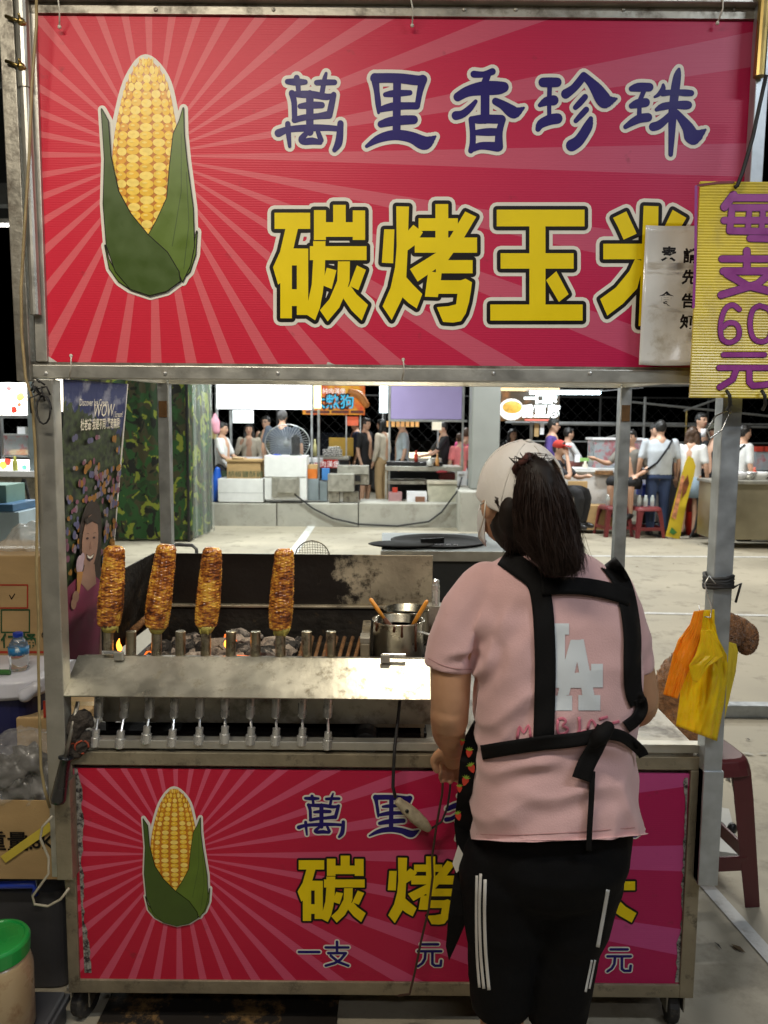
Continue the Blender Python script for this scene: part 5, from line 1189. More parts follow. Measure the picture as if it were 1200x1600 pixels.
for k in range(4200):
    if rg.random() < .45:
        v = Vector((rg.gauss(0, 1), rg.gauss(0, 1), rg.gauss(0, 1))).normalized(); c = hd + Vector((v.x * .066, v.y * .06, v.z * .06))
    elif rg.random() < .3:
        v = Vector((rg.gauss(0, 1), rg.gauss(0, 1), rg.gauss(0, 1))).normalized(); c = hd + Vector((.08 + v.x * .032, -.005 + v.y * .032, -.025 + v.z * .05))
    else:
        t = rg.random(); a = rg.random() * 6.283; v = Vector((math.cos(a), math.sin(a), .1)); c = Vector((dx_ - .05, dy_ + .02, dz_ + .06)).lerp(Vector((dx_ + .01, dy_ - .01, dz_ + .31)), t) + v * (.095 - .03 * t)
    e1 = v.orthogonal().normalized(); e2 = v.cross(e1); e1, e2 = e1 * math.cos(k) + e2 * math.sin(k), e2 * math.cos(k) - e1 * math.sin(k); rr_ = rg.uniform(.004, .0075); fu.tube([c + v * (.002 + .004 * math.sin(q_ * .9)) + (e1 * math.cos(q_ * 1.1) + e2 * math.sin(q_ * 1.1)) * rr_ for q_ in range(6)], [.001, .0017, .0019, .0018, .0014, .0006], 3, caps=False)
o = fu.build('fur_curls', FUR, dog); o['kind'] = 'stuff'
for s_ in (-1, 1): mb = MB(); mb.ball(hd + Vector((s_ * .028, .062, .018)), .008, 10, 7); mb.build('eye', BLACK, dog, smooth=True)
mb = MB(); mb.ball(hd + Vector((.022, .138, -.026)), .011, 10, 7); mb.build('nose', BLACK, dog, smooth=True)
# dark things on the floor beyond the stool
mb = MB(); c = onz(1130, 1340, 0); mb.hexa([c + Vector(v) for v in ((-.05, 0, 0), (.05, -.03, 0), (.16, .32, 0), (.06, .36, 0), (-.05, 0, .03), (.05, -.03, .03), (.16, .32, .03), (.06, .36, .03))]); tag(mb.build('floor_board', mat('pale_board', (.5, .5, .47), .6, var=.1)), 'pale flat strip of board lying on the floor behind the stool', 'board')
mb = MB(); c = at(1128, 1300, 2.9)
for k in range(9): mb.ball(c + Vector((random.uniform(-.03, .03), random.uniform(-.03, .03), random.uniform(-.05, .045))), random.uniform(.018, .032), 7, 5, jit=.5)
o = mb.build('rubbish_bag', BLACK); remesh(o, .008, 1); tag(o, 'crumpled black bag hanging behind the stool leg', 'bag')
a = at(1130, 1102, 4.3); sr_ = MB(); z_ = onz(1180, 1122).y
sr_.cor((at(1060, 1112, z_).x, z_, .0), (at(1500, 1112, z_).x, z_ + .07, .07)); tag(sr_.build('steel_channel', GALV, bevel=.003), 'long galvanised steel channel lying on the concrete floor', 'channel')

# ================================================================ beside the cart, left
def carton(x0, y0, x1, y1, Y, d, label, m=CARD, parts=True):
    th = thing('cardboard_box', label, 'box', at((x0 + x1) / 2, y1, Y)); mb = MB(); pbox(mb, x0, y0, x1, y1, Y, d); mb.build('body', m, th, bevel=.004)
    if parts:
        a, b = at(x0, y0, Y), at(x1, y0, Y); mb = MB(); mb.cor((a.x - .0, Y + d * .42, a.z + .0005), (b.x + .0, Y + d * .58, a.z + .0015)); mb.build('tape', mat('parcel_tape', (.50, .36, .16), .25, var=.1), th)
    return th
cb = carton(-70, 868, 72, 1044, 2.42, .34, 'tall cardboard box with printed boxes and green characters on the cooler')
Yc = 2.42 - .0015
def linebox(x0, y0, x1, y1, m, par, w_=2.2):
    L_ = Layered(Yc); c = [(x0, y0), (x1, y0), (x1, y1), (x0, y1), (x0, y0)]
    L_.stroke([(at(x, y, Yc).x, at(x, y, Yc).z, w_ * .002) for x, y in c], .3, 0); return L_.mb.build('print', m, par)
REDP = mat('red_print', sr(170, 50, 30), .7); GRNP = mat('green_print', sr(30, 74, 40), .7)
linebox(-40, 914, 43, 950, REDP, cb); linebox(2, 953, 46, 988, GRNP, cb)
L_ = Layered(Yc)
for (y_, w_) in ((1019, 5), (1028, 8)): L_.stroke([(at(x, y_, Yc).x, at(x, y_, Yc).z, w_ * .0015) for x in (-60, 70)], .4, 0)
L_.mb.build('print', REDP, cb)
L_ = Layered(Yc); L_.stroke([(at(x, y, Yc).x, at(x, y, Yc).z, .003) for x, y in ((15, 930), (18, 936), (23, 928))], .4, 0); L_.mb.build('print', BLACKPR, cb)
put_text('保', .05, at(14, 1010, Yc), (1, 0, 0), (0, 0, 1), GRNP, cb, bold=.001); put_text('桶', .05, at(46, 1010, Yc), (1, 0, 0), (0, 0, 1), GRNP, cb, bold=.001)
put_text('1', .03, at(62, 996, Yc), (1, 0, .1), (0, 0, 1), BLACKPR, cb); put_text('6', .03, at(68, 996, Yc), (1, 0, .1), (0, 0, 1), BLACKPR, cb)
# clear bag bulging out of that box
FILM = mat('clear_film', (.75, .75, .72), .25, 0, .05, 12, alpha=.45, bump=.9, bscale=28, spec=.8)
pbm = MB(); c = at(42, 850, 2.50); pbm.limb([c + Vector((-.07, .05, -.03)), c + Vector((-.01, .05, .01)), c + Vector((.05, .06, -.03))], [.045, .062, .05], 16)
o = pbm.build('plastic_bag', FILM); remesh(o, .01, 3); d_ = o.modifiers.new('crumple', 'DISPLACE'); tx = bpy.data.textures.new('film', 'CLOUDS'); tx.noise_scale = .05; d_.texture = tx; d_.strength = .035; d_.texture_coords = 'GLOBAL'
tag(o, 'crumpled clear plastic bag swelling out of the tall cardboard box', 'bag')
# cooler
cl = thing('cooler', 'navy cooler box with thick white lid under the water bottle', 'cooler', at(30, 1250, 2.30))
NAVY = mat('navy_plastic', (.012, .014, .07), .4, 0, .15, 8); LIDW = mat('white_lid', (.66, .66, .72), .35, 0, .05, 8)
za, zb_ = at(30, 1062, 2.18).z, at(30, 1097, 2.18).z; xr_ = at(78, 1080, 2.30).x
mb = MB(); mb.rings([(xr_ - .32, 2.44, zb_, .33, .26), (xr_ - .32, 2.44, zb_ + .012, .345, .272), (xr_ - .32, 2.44, za - .012, .345, .272), (xr_ - .32, 2.44, za, .33, .262)], 48, p=6); mb.build('lid', LIDW, cl, smooth=False, bevel=.004)
mb = MB(); mb.rings([(xr_ - .32, 2.44, .42, .30, .235), (xr_ - .32, 2.44, zb_ - .001, .32, .25)], 40, p=6); mb.build('body', NAVY, cl, bevel=.003)
p = at(50, 1080, 2.175); mb = MB(); mb.limb([p + Vector((-.02, 0, -.012)), p + Vector((.012, -.002, .012))], [.02, .016], 12); mb.build('latch', LIDW, cl, smooth=True)
p = at(76, 1108, 2.20); mb = MB(); mb.box(p, (.03, .004, .05)); mb.build('sticker', REDP, cl)
# water bottle
zl = za + .001; bx_ = at(31, 1062, 2.27); bx_ = Vector((bx_.x, 2.27, zl)); wb = thing('water_bottle', 'clear water bottle with blue cap and blue label on the cooler lid', 'bottle', bx_)
hb = at(30, 988, 2.27).z - zl; PET = mat('clear_pet', (.86, .90, .93), .06, 0, 0, trans=.9, spec=.6); r_ = .028
mb = MB(); mb.lathe([(0, .002), (r_ * .8, 0), (r_, .008), (r_ * .94, hb * .2), (r_, hb * .25), (r_ * .94, hb * .32), (r_, hb * .4), (r_, hb * .62), (r_ * .9, hb * .72), (r_ * .55, hb * .85), (r_ * .42, hb * .88), (r_ * .42, hb * .93), (0, hb * .93)], bx_, 28); mb.build('body', PET, wb, smooth=True)
mb = MB(); mb.lathe([(r_ * .52, hb * .89), (r_ * .52, hb * .99), (r_ * .45, hb), (0, hb)], bx_, 20); mb.build('cap', mat('blue_cap', (.01, .04, .35), .35), wb, bevel=.001)
mb = MB(); mb.lathe([(r_ + .0008, hb * .43), (r_ + .0008, hb * .63)], bx_, 28); mb.build('label', mat('bottle_label', (.02, .20, .45), .4, dirt=(.6, .7, .7), dscale=45, dlo=.55, dhi=.6), wb, smooth=True)
mb = MB(); a_, b_ = at(-10, 1056, 2.22), at(16, 1055, 2.22); mb.tube([(a_.x, 2.22, za + .009), (b_.x, 2.22, za + .009)], .008, 10); tag(mb.build('marker_pen', mat('green_pen', (.05, .16, .04), .4)), 'green marker pen lying on the cooler lid beside the bottle', 'pen')
# cardboard flat behind, open carton with film, tote, jar
carton(26, 1122, 128, 1200, 2.20, .24, 'low plain cardboard box behind the bag of dark packets')
ob = thing('cardboard_box', 'open cardboard box printed with its weight, full of bagged packets', 'box', at(40, 1372, 1.98))
a_, b_ = at(-70, 1250, 1.98), at(106, 1374, 1.98); zt_, zb2 = a_.z, b_.z; d2 = .26; x0_, x1_ = a_.x, at(104, 1310, 1.98).x
for (p, q) in (((x0_, 1.98, zb2), (x1_, 1.984, zt_)), ((x0_, 1.98 + d2, zb2), (x1_, 1.984 + d2, zt_)), ((x1_ - .004, 1.9845, zb2), (x1_, 1.9795 + d2, zt_)), ((x0_, 1.9845, zb2), (x0_ + .004, 1.9795 + d2, zt_))):
    mb = MB(); mb.cor(p, q); mb.build('side', CARD, ob)
mb = MB(); mb.cor((x0_ + .0045, 1.9845, zb2), (x1_ - .0045, 1.9795 + d2, zb2 + .004)); mb.build('bottom', CARD, ob)
put_text('重量:', .058, at(15, 1326, 1.979), (1, 0, 0), (0, 0, 1), BLACKPR, ob, bold=.0008); put_text('18Kg', .052, at(66, 1325, 1.979), (1, 0, 0), (0, 0, 1), BLACKPR, ob, bold=.0008)
mb = MB(); mb.bar(at(5, 1343, 1.976), at(80, 1290, 1.976), .022, .002, up=(0, 1, 0)); mb.build('tape', mat('yellow_tape', (.65, .5, .06), .4), ob)
DARKP = mat('dark_packet', (.05, .045, .042), .35, 0, .4, 20, spec=.6); rg = random.Random(4)
for k, (px, py) in enumerate(((14, 1205), (45, 1190), (76, 1215), (30, 1235), (66, 1238))):
    mb = MB(); c = at(px, py, 2.06 + .02 * (k % 3)); Mx = Matrix.Rotation(rg.uniform(-.5, .5), 3, 'Y') @ Matrix.Rotation(rg.uniform(-.4, .4), 3, 'X')
    mb.ball(c, (.055, .03, .040), 14, 10, M=Mx, jit=.9); tag(mb.build('packet', DARKP, smooth=True), ('dark packet at the outer side of the film covered box', 'dark packet on top of the film covered heap', 'dark packet tucked against the steel post under film', 'dark packet low at the printed front of the open box', 'dark packet low beside the lever grip under film')[k], 'packet', 'packets in the open box')
pbm = MB(); pbm.limb([at(-6, 1225, 2.06), at(30, 1190, 2.06), at(62, 1188, 2.07), at(88, 1225, 2.06)], [.065, .085, .08, .05], 16); pbm.limb([at(10, 1235, 2.03), at(60, 1240, 2.03)], [.05, .05], 12)
o = pbm.build('plastic_bag', mat('glossy_film', (.75, .74, .70), .10, 0, .05, 12, alpha=.20, bump=1.0, bscale=40, spec=1.0)); remesh(o, .009, 2)
d_ = o.modifiers.new('crumple', 'DISPLACE'); tx = bpy.data.textures.new('film2', 'MUSGRAVE' if False else 'CLOUDS'); tx.noise_scale = .03; d_.texture = tx; d_.strength = .05; d_.texture_coords = 'GLOBAL'
tag(o, 'shiny crumpled clear bag over dark packets in the open box', 'bag')
tt = thing('tote_crate', 'dark grey storage crate with blue rim under the open box', 'crate', at(30, 1540, 2.05))
GREYP = mat('dark_grey_plastic', (.05, .05, .055), .45, 0, .2, 9); BLUEP = mat('blue_plastic', (.02, .05, .38), .35)
a_, b_ = at(-70, 1392, 2.02), at(106, 1540, 2.02); mb = MB(); mb.rings([((a_.x + b_.x) / 2, 2.17, .004, .5 * (b_.x - a_.x) * .93, .13), ((a_.x + b_.x) / 2, 2.17, a_.z, .5 * (b_.x - a_.x), .15)], 32, p=9); mb.build('body', GREYP, tt, bevel=.004)
mb = MB(); p, q = at(-60, 1384, 2.0), at(54, 1382, 2.0); mb.tube([p, q, q + Vector((0, .0, -.03))], .010, 10); mb.build('handle', BLUEP, tt, smooth=True)
jc = at(-4, 1560, 1.78); jc = Vector((jc.x, 1.78, .0)); zj = at(10, 1492, 1.78).z
mb = MB(); zc1 = zj - .2
box_ = thing('storage_box', 'low black plastic box on the floor under the green lidded jar', 'box', (jc.x - .02, 1.80, 0)); mb.box((jc.x - .02, 1.80, zc1 / 2), (.26, .24, zc1)); mb.build('body', GREYP, box_, bevel=.008)
mb = MB(); mb.box((jc.x - .02, 1.80, zc1 - .022), (.276, .256, .02)); mb.build('rim', GREYP, box_, bevel=.004)
jr = thing('jar', 'plastic jar of sauce with bright green screw lid on the floor', 'jar', (jc.x, 1.78, zc1)); jr_ = at(48, 1520, 1.78).x - jc.x
mb = MB(); mb.lathe([(0, 0), (jr_ * .9, 0), (jr_, .012), (jr_, .16), (jr_ * .93, .185), (jr_ * .88, .20), (0, .20)], (jc.x, 1.78, zc1 + .0015), 32); mb.build('body', mat('cloudy_jar', (.40, .30, .17), .3, 0, .12, 8, dirt=(.20, .09, .03), dscale=8, dlo=.55, dhi=.7, coat=.4), jr, smooth=True)
mb = MB(); mb.lathe([(jr_ * .93, .0), (jr_ * .95, .035), (jr_ * .9, .042), (jr_ * .8, .043), (jr_ * .78, .040), (0, .040)], (jc.x, 1.78, zj + .002), 40); mb.build('lid', mat('green_lid', (.01, .28, .05), .3, coat=.3), jr, smooth=False, bevel=.002)
# oil-stained cardboard on the floor under the cart, and a scrap at the left
OILC = mat('oily_cardboard', (.20, .11, .035), .7, 0, .3, 8, dirt=(.012, .008, .005), dscale=7, dlo=.42, dhi=.5)
mb = MB(); a_ = [(at(150, 1590, YF).x, 1.70), (.0 - .12, 1.66), (-.10, 2.5), (at(150, 1590, YF).x, 2.5)]
mb.prism([(x, y, .005) for x, y in a_], (0, 0, .003)); tag(mb.build('floor_cardboard', OILC), 'oil soaked flattened cardboard on the floor under the cart', 'cardboard')
mb = MB(); c = onz(55, 1590, .005); mb.prism([c + Vector(v) for v in ((-.12, -.05, 0), (.03, -.08, 0), (.06, .05, 0), (-.08, .08, 0))], (0, 0, .003)); tag(mb.build('cardboard_scrap', CARD), 'torn scrap of brown cardboard on the floor by the caster', 'cardboard')
# ice cream banner tied to the left side of the cart
bn = thing('ice_cream_banner', 'faded ice cream banner showing a child in pink among flowers', 'banner', (at(150, 1020, 2.2).x, 2.2, .75))
B00, B10, B11, B01 = at(98, 592, 2.06), at(197, 600, 2.52), at(160, 1030, 2.34), at(82, 1030, 2.02)
def BP(u, v, off=0.0):
    p = B00.lerp(B10, u).lerp(B01.lerp(B11, u), v); n = (B10 - B00).cross(B01 - B00).normalized()
    if n.y > 0: n = -n
    return p + n * off
BW = (B10 - B00).length; BH = (B01 - B00).length
def bm_banner():
    m = bpy.data.materials.new('flower_print'); m.use_nodes = True; t = m.node_tree; b = bsdf(m); L = t.links.new
    uv = N(t, 'ShaderNodeUVMap'); sp = N(t, 'ShaderNodeSeparateXYZ'); L(uv.outputs[0], sp.inputs[0])
    mp = N(t, 'ShaderNodeMapping'); mp.inputs['Scale'].default_value = (1, 2.2, 1); L(uv.outputs[0], mp.inputs[0])
    nz = N(t, 'ShaderNodeTexNoise'); nz.inputs['Scale'].default_value = 16; nz.inputs['Detail'].default_value = 6; L(mp.outputs[0], nz.inputs['Vector'])
    cr = N(t, 'ShaderNodeValToRGB'); L(nz.outputs[0], cr.inputs[0]); e = cr.color_ramp.elements; e[0].position = .38; e[0].color = (.008, .012, .008, 1); e[1].position = .68; e[1].color = (.045, .075, .02, 1)
    nc = N(t, 'ShaderNodeTexNoise'); nc.inputs['Scale'].default_value = 5; nc.inputs['Detail'].default_value = 5; L(mp.outputs[0], nc.inputs['Vector'])
    c2 = N(t, 'ShaderNodeValToRGB'); L(nc.outputs[0], c2.inputs[0]); e = c2.color_ramp.elements; e[0].position = .5; e[0].color = (.015, .025, .12, 1); e[1].position = .72; e[1].color = (.40, .42, .52, 1)
    ad = N(t, 'ShaderNodeMath', operation='MULTIPLY_ADD'); L(nz.outputs[0], ad.inputs[0]); ad.inputs[1].default_value = .16; L(sp.outputs[1], ad.inputs[2])
    a2 = N(t, 'ShaderNodeMath', operation='MULTIPLY_ADD'); L(sp.outputs[0], a2.inputs[0]); a2.inputs[1].default_value = -.10; L(ad.outputs[0], a2.inputs[2])
    gt = N(t, 'ShaderNodeMath', operation='LESS_THAN'); L(a2.outputs[0], gt.inputs[0]); gt.inputs[1].default_value = .16
    mx = N(t, 'ShaderNodeMix', data_type='RGBA'); L(gt.outputs[0], mx.inputs[0]); L(cr.outputs[0], mx.inputs[6]); L(c2.outputs[0], mx.inputs[7]); L(mx.outputs[2], b.inputs['Base Color']); b.inputs['Roughness'].default_value = .6
    return m
vs = []; fs = []; uvs = []; nu, nv = 10, 26
for j in range(nv + 1):
    for i in range(nu + 1): vs.append(BP(i / nu, j / nv, .004 * math.sin(j * .5 + i * .7))); uvs.append((i / nu, j / nv))
for j in range(nv):
    for i in range(nu): a = j * (nu + 1) + i; fs.append((a, a + 1, a + nu + 2, a + nu + 1))
me = bpy.data.meshes.new('banner'); me.from_pydata([tuple(v) for v in vs], [], fs); ul = me.uv_layers.new(name='UVMap')
for lp in me.loops: ul.data[lp.index].uv = uvs[lp.vertex_index]
me.materials.append(bm_banner()); o = bpy.data.objects.new('cloth', me); C.objects.link(o); o.parent = bn; o.matrix_parent_inverse = Matrix.Translation(bn.location).inverted()
sl = o.modifiers.new('t', 'SOLIDIFY'); sl.thickness = .002; sl.offset = -1
mb = MB(); mb.tube([BP(1, t / 8, .004) for t in range(9)], .003, 8); mb.build('edge_rod', WHITEP, bn)
def bprint(polys, m, off, name='print', n=None):
    for k, q in enumerate(polys):
        mb = MB(); P = [BP(u, v, off + k * 3e-5) for u, v in q]; mb.add(P, [tuple(t) for t in tessellate_polygon([P])]); mb.build(name, m, bn)
def ell(cx, cy, rx, ry, n=16, a0=0): return [(cx + rx * math.cos(a0 + 2 * math.pi * i / n), cy + ry * math.sin(a0 + 2 * math.pi * i / n)) for i in range(n)]
rg = random.Random(17); petals = {0: [], 1: [], 2: [], 3: []}
for k in range(170):
    u, v = rg.uniform(.04, .97), rg.uniform(.20, .72)
    if v < .28 and rg.random() < .6: continue
    if .3 < u < .72 and v > .44: continue
    for q in range(rg.choice((1, 2, 2))): petals[rg.choice((0, 0, 1, 2, 3))].append(ell(u + q * .035, v + rg.uniform(-.004, .006), rg.uniform(.018, .034), rg.uniform(.008, .017), 9))
for k, c in enumerate(((.26, .12, .012), (.20, .16, .19), (.17, .06, .10), (.09, .09, .19))): bprint(petals[k], mat('petal_print_%d' % k, c, .6, var=.25, scale=80), .0075 + k * .0004, 'flower')
FS = mat('poster_skin', (.30, .17, .12), .6, var=.15, scale=25); FH = mat('poster_hair', (.03, .018, .012), .6, var=.4, scale=30); FP = mat('poster_pink', (.20, .025, .07), .6, var=.2, scale=12); FI = mat('poster_ice', (.45, .33, .38), .6, var=.12, scale=40); FC = mat('poster_cone', (.42, .20, .05), .6); FD = mat('poster_dark', (.05, .02, .02), .6)
bprint([ell(.50, .555, .20, .130, 20), [(.34, .55), (.70, .55), (.74, .70), (.66, .86), (.60, .70), (.36, .70)]], FH, .0095)
bprint([[(.05, .76), (.30, .705), (.45, .72), (.62, .70), (.88, .74), (.97, .79), (.93, .90), (.95, 1.0), (.10, 1.0), (.14, .88)]], FP, .0102)
bprint([[(.42, .66), (.60, .66), (.66, .73), (.50, .755), (.36, .725)], [(.80, .80), (.90, .82), (.93, .99), (.84, .99)], [(.08, .80), (.16, .80), (.18, .95), (.08, .96)], ell(.49, .580, .145, .100, 22)], FS, .011)
bprint([ell(.43, .566, .024, .0040, 10), ell(.55, .564, .024, .0040, 10), [(.425, .622), (.50, .632), (.575, .620), (.55, .642), (.50, .650), (.45, .643)], [(.39, .552), (.43, .547), (.47, .551), (.43, .549)], [(.52, .550), (.56, .545), (.60, .549), (.56, .547)]], FD, .0118)
bprint([[(.44, .626), (.50, .633), (.56, .624), (.54, .635), (.50, .640), (.46, .636)]], WHITEPR, .0124); bprint([[(.36, .50), (.50, .478), (.63, .50), (.60, .515), (.50, .505), (.40, .517)]], FH, .0126); bprint([[(.49, .575), (.515, .604), (.478, .606)]], mat('poster_shade', (.22, .11, .08), .6), .012)
bprint([ell(.32, .66, .065, .035, 14), ell(.36, .635, .035, .018, 12)], FI, .0128); bprint([[(.27, .685), (.38, .685), (.33, .765), (.29, .765)]], FC, .0134)
bprint([ell(.27, .775, .06, .022, 12), ell(.24, .80, .05, .02, 12)], FS, .014)
ux = (B10 - B00).normalized(); uz = (B00 - B01).normalized()
put_text('Discover Ice Cream', .028, BP(.42, .088, .008), ux, uz, WHITEPR, bn, off=.002, shear=.0, sx=.9)
put_text('WOW', .054, BP(.58, .125, .008), ux, uz, WHITEPR, bn, off=.002, shear=.2); put_text('I Scream!', .026, BP(.84, .125, .008), ux, uz, WHITEPR, bn, off=.002, shear=.2, sx=.8)
put_text('杜老爺 我是不同! 驚奇無限!', .034, BP(.56, .168, .008), ux, uz, WHITEPR, bn, off=.002, bold=.0006, sx=.72)
# ================================================================ background: kerb, column, stalls
CONC = mat('cast_concrete', (.40, .39, .34), .8, 0, .14, 3, dirt=(.24, .22, .18), dscale=4, dlo=.52, dhi=.75, bump=.2, bscale=30)
GREYB = mat('painted_column', (.27, .28, .26), .6, 0, .06, 3)
YK = 12.6
kw = thing('kerb_wall', 'low cast concrete kerb wall behind the griddle table', 'wall', (at(520, 822, YK).x, YK, 0))
xs_ = [40, 190, 326, 432, 560, 718]
for a_, b_ in zip(xs_[:-1], xs_[1:]):
    mb = MB(); p = at(a_ + .7, 786, YK); q = at(b_ - .7, 786, YK); mb.cor((p.x, YK, -.02), (q.x, YK + .8, p.z)); mb.build('kerb_section', CONC, kw, bevel=.015)
mb = MB(); p = at(719, 768, YK - .5); q = at(790, 768, YK - .5); mb.cor((p.x, YK - .5, -.02), (q.x, YK + .9, p.z)); mb.build('kerb_block', CONC, kw, bevel=.02)
col_ = MB(); p = at(739, 600, YK - .1); q = at(783, 600, YK - .1); zk = at(760, 768, YK - .5).z
col_.cor((p.x, YK - .1, zk + .001), (q.x, YK + .4, 5.5)); tag(col_.build('column', GREYB, bevel=.02), 'tall grey square column standing on the end of the kerb', 'column')
# cable across the kerb face
cd = MB(); cd.tube([at(x, y, YK - .03) for x, y in ((460, 772), (470, 780), (490, 795), (520, 810), (560, 819), (620, 822), (670, 815), (690, 800), (705, 780), (716, 766), (722, 745))], .015, 6); tag(cd.build('floor_cable', RUBBER, smooth=True), 'black cable drooping along the kerb wall between the two stalls', 'cable')
def emat(name, col, s): return mat(name, col, .5, 0, 0, emit=s, ecol=col)
LBOX = emat('lit_white_panel', (.95, .97, 1.0), 2.6)
ALU = mat('aluminium_pole', (.48, .50, .51), .4, .9, .1, 8); DKC = mat('table_shade', (.012, .012, .014), .8)
def simple(name, label, cat, parts, loc, group=None):
    """parts: list of (part name, material, [pixel boxes (x0,y0,x1,y1,Y,d)])"""
    th = thing(name, label, cat, loc, group)
    for nm, m, bl in parts:
        for b in bl: mb = MB(); pbox(mb, *b); mb.build(nm, m, th, bevel=.004 if b[2] - b[0] > 12 else 0)
    return th
# --- white lightbox stall, middle left
s1 = simple('market_stall', 'stall with glowing white header panel and steel poles behind the foam boxes', 'stall', [
    ('header_panel', LBOX, [(339, 590, 486, 639, 13.5, .12)]), ('header_frame', ALU, [(336, 590, 338.6, 641, 13.5, .13), (486.4, 590, 490, 641, 13.5, .13)]),
    ('lit_end', emat('warm_end_panel', (1, .82, .35), 1.6), [(490.6, 592, 501, 638, 13.7, .1)]), ('pole', ALU, [(338, 641, 341, 800, 13.52, .04), (359, 641, 362.5, 740, 15.2, .05), (485.5, 641, 488.5, 740, 13.52, .04), (496, 640, 499.5, 760, 13.9, .05)]),
    ('paper', emat('lit_paper', (.85, .93, .93), .9), [(363.5, 641, 396, 661, 14.2, .02)]), ('counter', WHITEP, [(352, 716, 500, 722, 14.0, .7)])], (at(420, 786, 13.5).x, 13.5, 0))
simple('foam_box', 'long white foam box lying on the kerb wall under a carton', 'box', [('body', FOAM, [(340.5, 748, 411, 784.5, 12.62, .5)]), ('seam', mat('foam_shadow', (.45, .46, .46), .8), [(341, 769.5, 411.3, 770.2, 12.618, .002)])], at(375, 786, YK))
bxo = simple('cardboard_box', 'brown carton with printed characters on the long foam box', 'box', [('body', CARD, [(354.5, 722, 407, 748 - .3, 12.66, .4)]), ('flap', CARD, [(352, 718, 409, 721.5, 12.64, .44)])], at(380, 748, YK))
put_text('黑胡椒鹽酥雞', .115, at(378, 745, 12.655), (1, 0, 0), (0, 0, 1), mat('dark_green_print', (.05, .10, .05), .7), bxo, off=.004)
simple('foam_box', 'tall white foam box standing on the kerb with a steel flap', 'box', [('body', FOAM, [(413, 712, 479, 745, 12.6, .45), (413.4, 745.6, 479, 781, 12.61, .43)]), ('flap', STEEL, [(424.5, 745, 468, 776, 12.57, .02), (433, 748, 464, 770, 12.53, .02)])], at(446, 786, YK))
simple('gas_canister', 'orange and grey canister standing beside the tall foam box', 'canister', [('body', mat('grey_canister', (.20, .24, .26), .4), [(481, 748, 498, 782, 12.75, .2)]), ('band', mat('orange_band', (.6, .16, .02), .5), [(480.5, 733, 495, 748, 12.75, .18)]), ('top', CARD, [(481, 726, 496, 733, 12.75, .18)])], at(489, 786, 12.75))
simple('gas_canister', 'grey blue canister with blue wrap beside the control box', 'canister', [('body', mat('grey_canister', (.20, .24, .26), .4), [(499, 752, 511, 783, 12.8, .2)]), ('wrap', mat('blue_wrap', (.05, .2, .5), .5), [(503, 732, 514, 750, 12.8, .15)])], at(505, 786, 12.8))
simple('control_box', 'steel box on legs beside the purple backed stall', 'box', [('front', STEEL, [(512, 741, 553, 768, 12.62, .3)]), ('lid', STEEL, [(527, 728, 576, 741, 12.9, .35)]), ('drawer', STEELD, [(527, 741.5, 576.5, 757, 12.93, .3)]), ('leg', STEELD, [(514, 768, 530, 785, 12.64, .25), (536, 769, 560, 785, 12.75, .25)]), ('gauge', BLACK, [(555, 743, 563, 752, 12.90, .03)])], at(540, 786, 12.6))
# fan with clear guard on the foam box
fan = thing('fan', 'big round fan with pale rim on the tall foam box', 'fan', at(449, 712, 12.8)); c = at(449, 692, 12.9)
mb = MB(); mb.tube([c + Vector((.37 * math.cos(a * .2618), 0, .30 * math.sin(a * .2618))) for a in range(25)], .009, 8); mb.build('rim', ALU, fan, smooth=True)
for k in range(20):
    a = k * math.pi / 20; v = Vector((.36 * math.cos(a), 0, .29 * math.sin(a))); mb = MB(); mb.tube([c - v, c + Vector((0, -.05, 0)), c + v], .0028, 4); mb.build('guard_wire', ALU, fan)
mb = MB(); mb.lathe([(0, -.1), (.06, -.1), (.07, .05), (0, .08)], c + Vector((0, .08, 0)), 16, M=Matrix.Rotation(R(90), 3, 'X')); mb.build('motor', BLACK, fan, smooth=True)
mb = MB(); mb.tube([c + Vector((.02, .02, -.3)), at(451, 712, 12.92)], .02, 8); mb.build('stem', BLACK, fan)
mb = MB(); p = at(462, 712, 12.72); mb.lathe([(.10, 0), (.10, .015), (.07, .03), (.075, .2), (.07, .30), (.03, .34), (0, .34)], p, 16); o = mb.build('gas_lantern', mat('smoked_glass', (.05, .05, .05), .15, alpha=.7)); tag(o, 'dark gas lantern with glass sides on the tall foam box', 'lantern')
# --- hot dog sign and stall
def boardsign(x0, y0, x1, y1, Y, m, label, lines, name='stall_sign'):
    th = thing(name, label, 'sign', at((x0 + x1) / 2, y1, Y)); mb = MB(); pbox(mb, x0, y0, x1, y1, Y, .05); mb.build('board', m, th)
    for (t, px, py, h, mm, bold, *r) in lines:
        put_text(t, h * Y / F * 1.12, at(px, py, Y), (1, 0, 0), (0, 0, 1), mm, th, bold=bold, off=.012 + (r[0] if r else 0))
    return th
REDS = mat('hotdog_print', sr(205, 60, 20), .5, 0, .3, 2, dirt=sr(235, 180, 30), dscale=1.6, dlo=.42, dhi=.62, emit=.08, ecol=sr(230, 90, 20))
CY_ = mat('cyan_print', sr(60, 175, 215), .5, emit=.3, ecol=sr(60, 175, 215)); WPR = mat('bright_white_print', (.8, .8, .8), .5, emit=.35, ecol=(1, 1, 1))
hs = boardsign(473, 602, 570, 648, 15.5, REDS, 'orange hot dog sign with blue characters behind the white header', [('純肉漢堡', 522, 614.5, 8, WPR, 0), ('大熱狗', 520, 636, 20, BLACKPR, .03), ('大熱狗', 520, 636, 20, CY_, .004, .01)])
for (x0, x1) in ((478, 515), (518, 545), (548, 568)):
    mb = MB(); pbox(mb, x0, 641.5, x1, 645.5, 15.48, .01); mb.build('text_strip', mat('dark_red_strip', (.12, .03, .02), .6), hs)
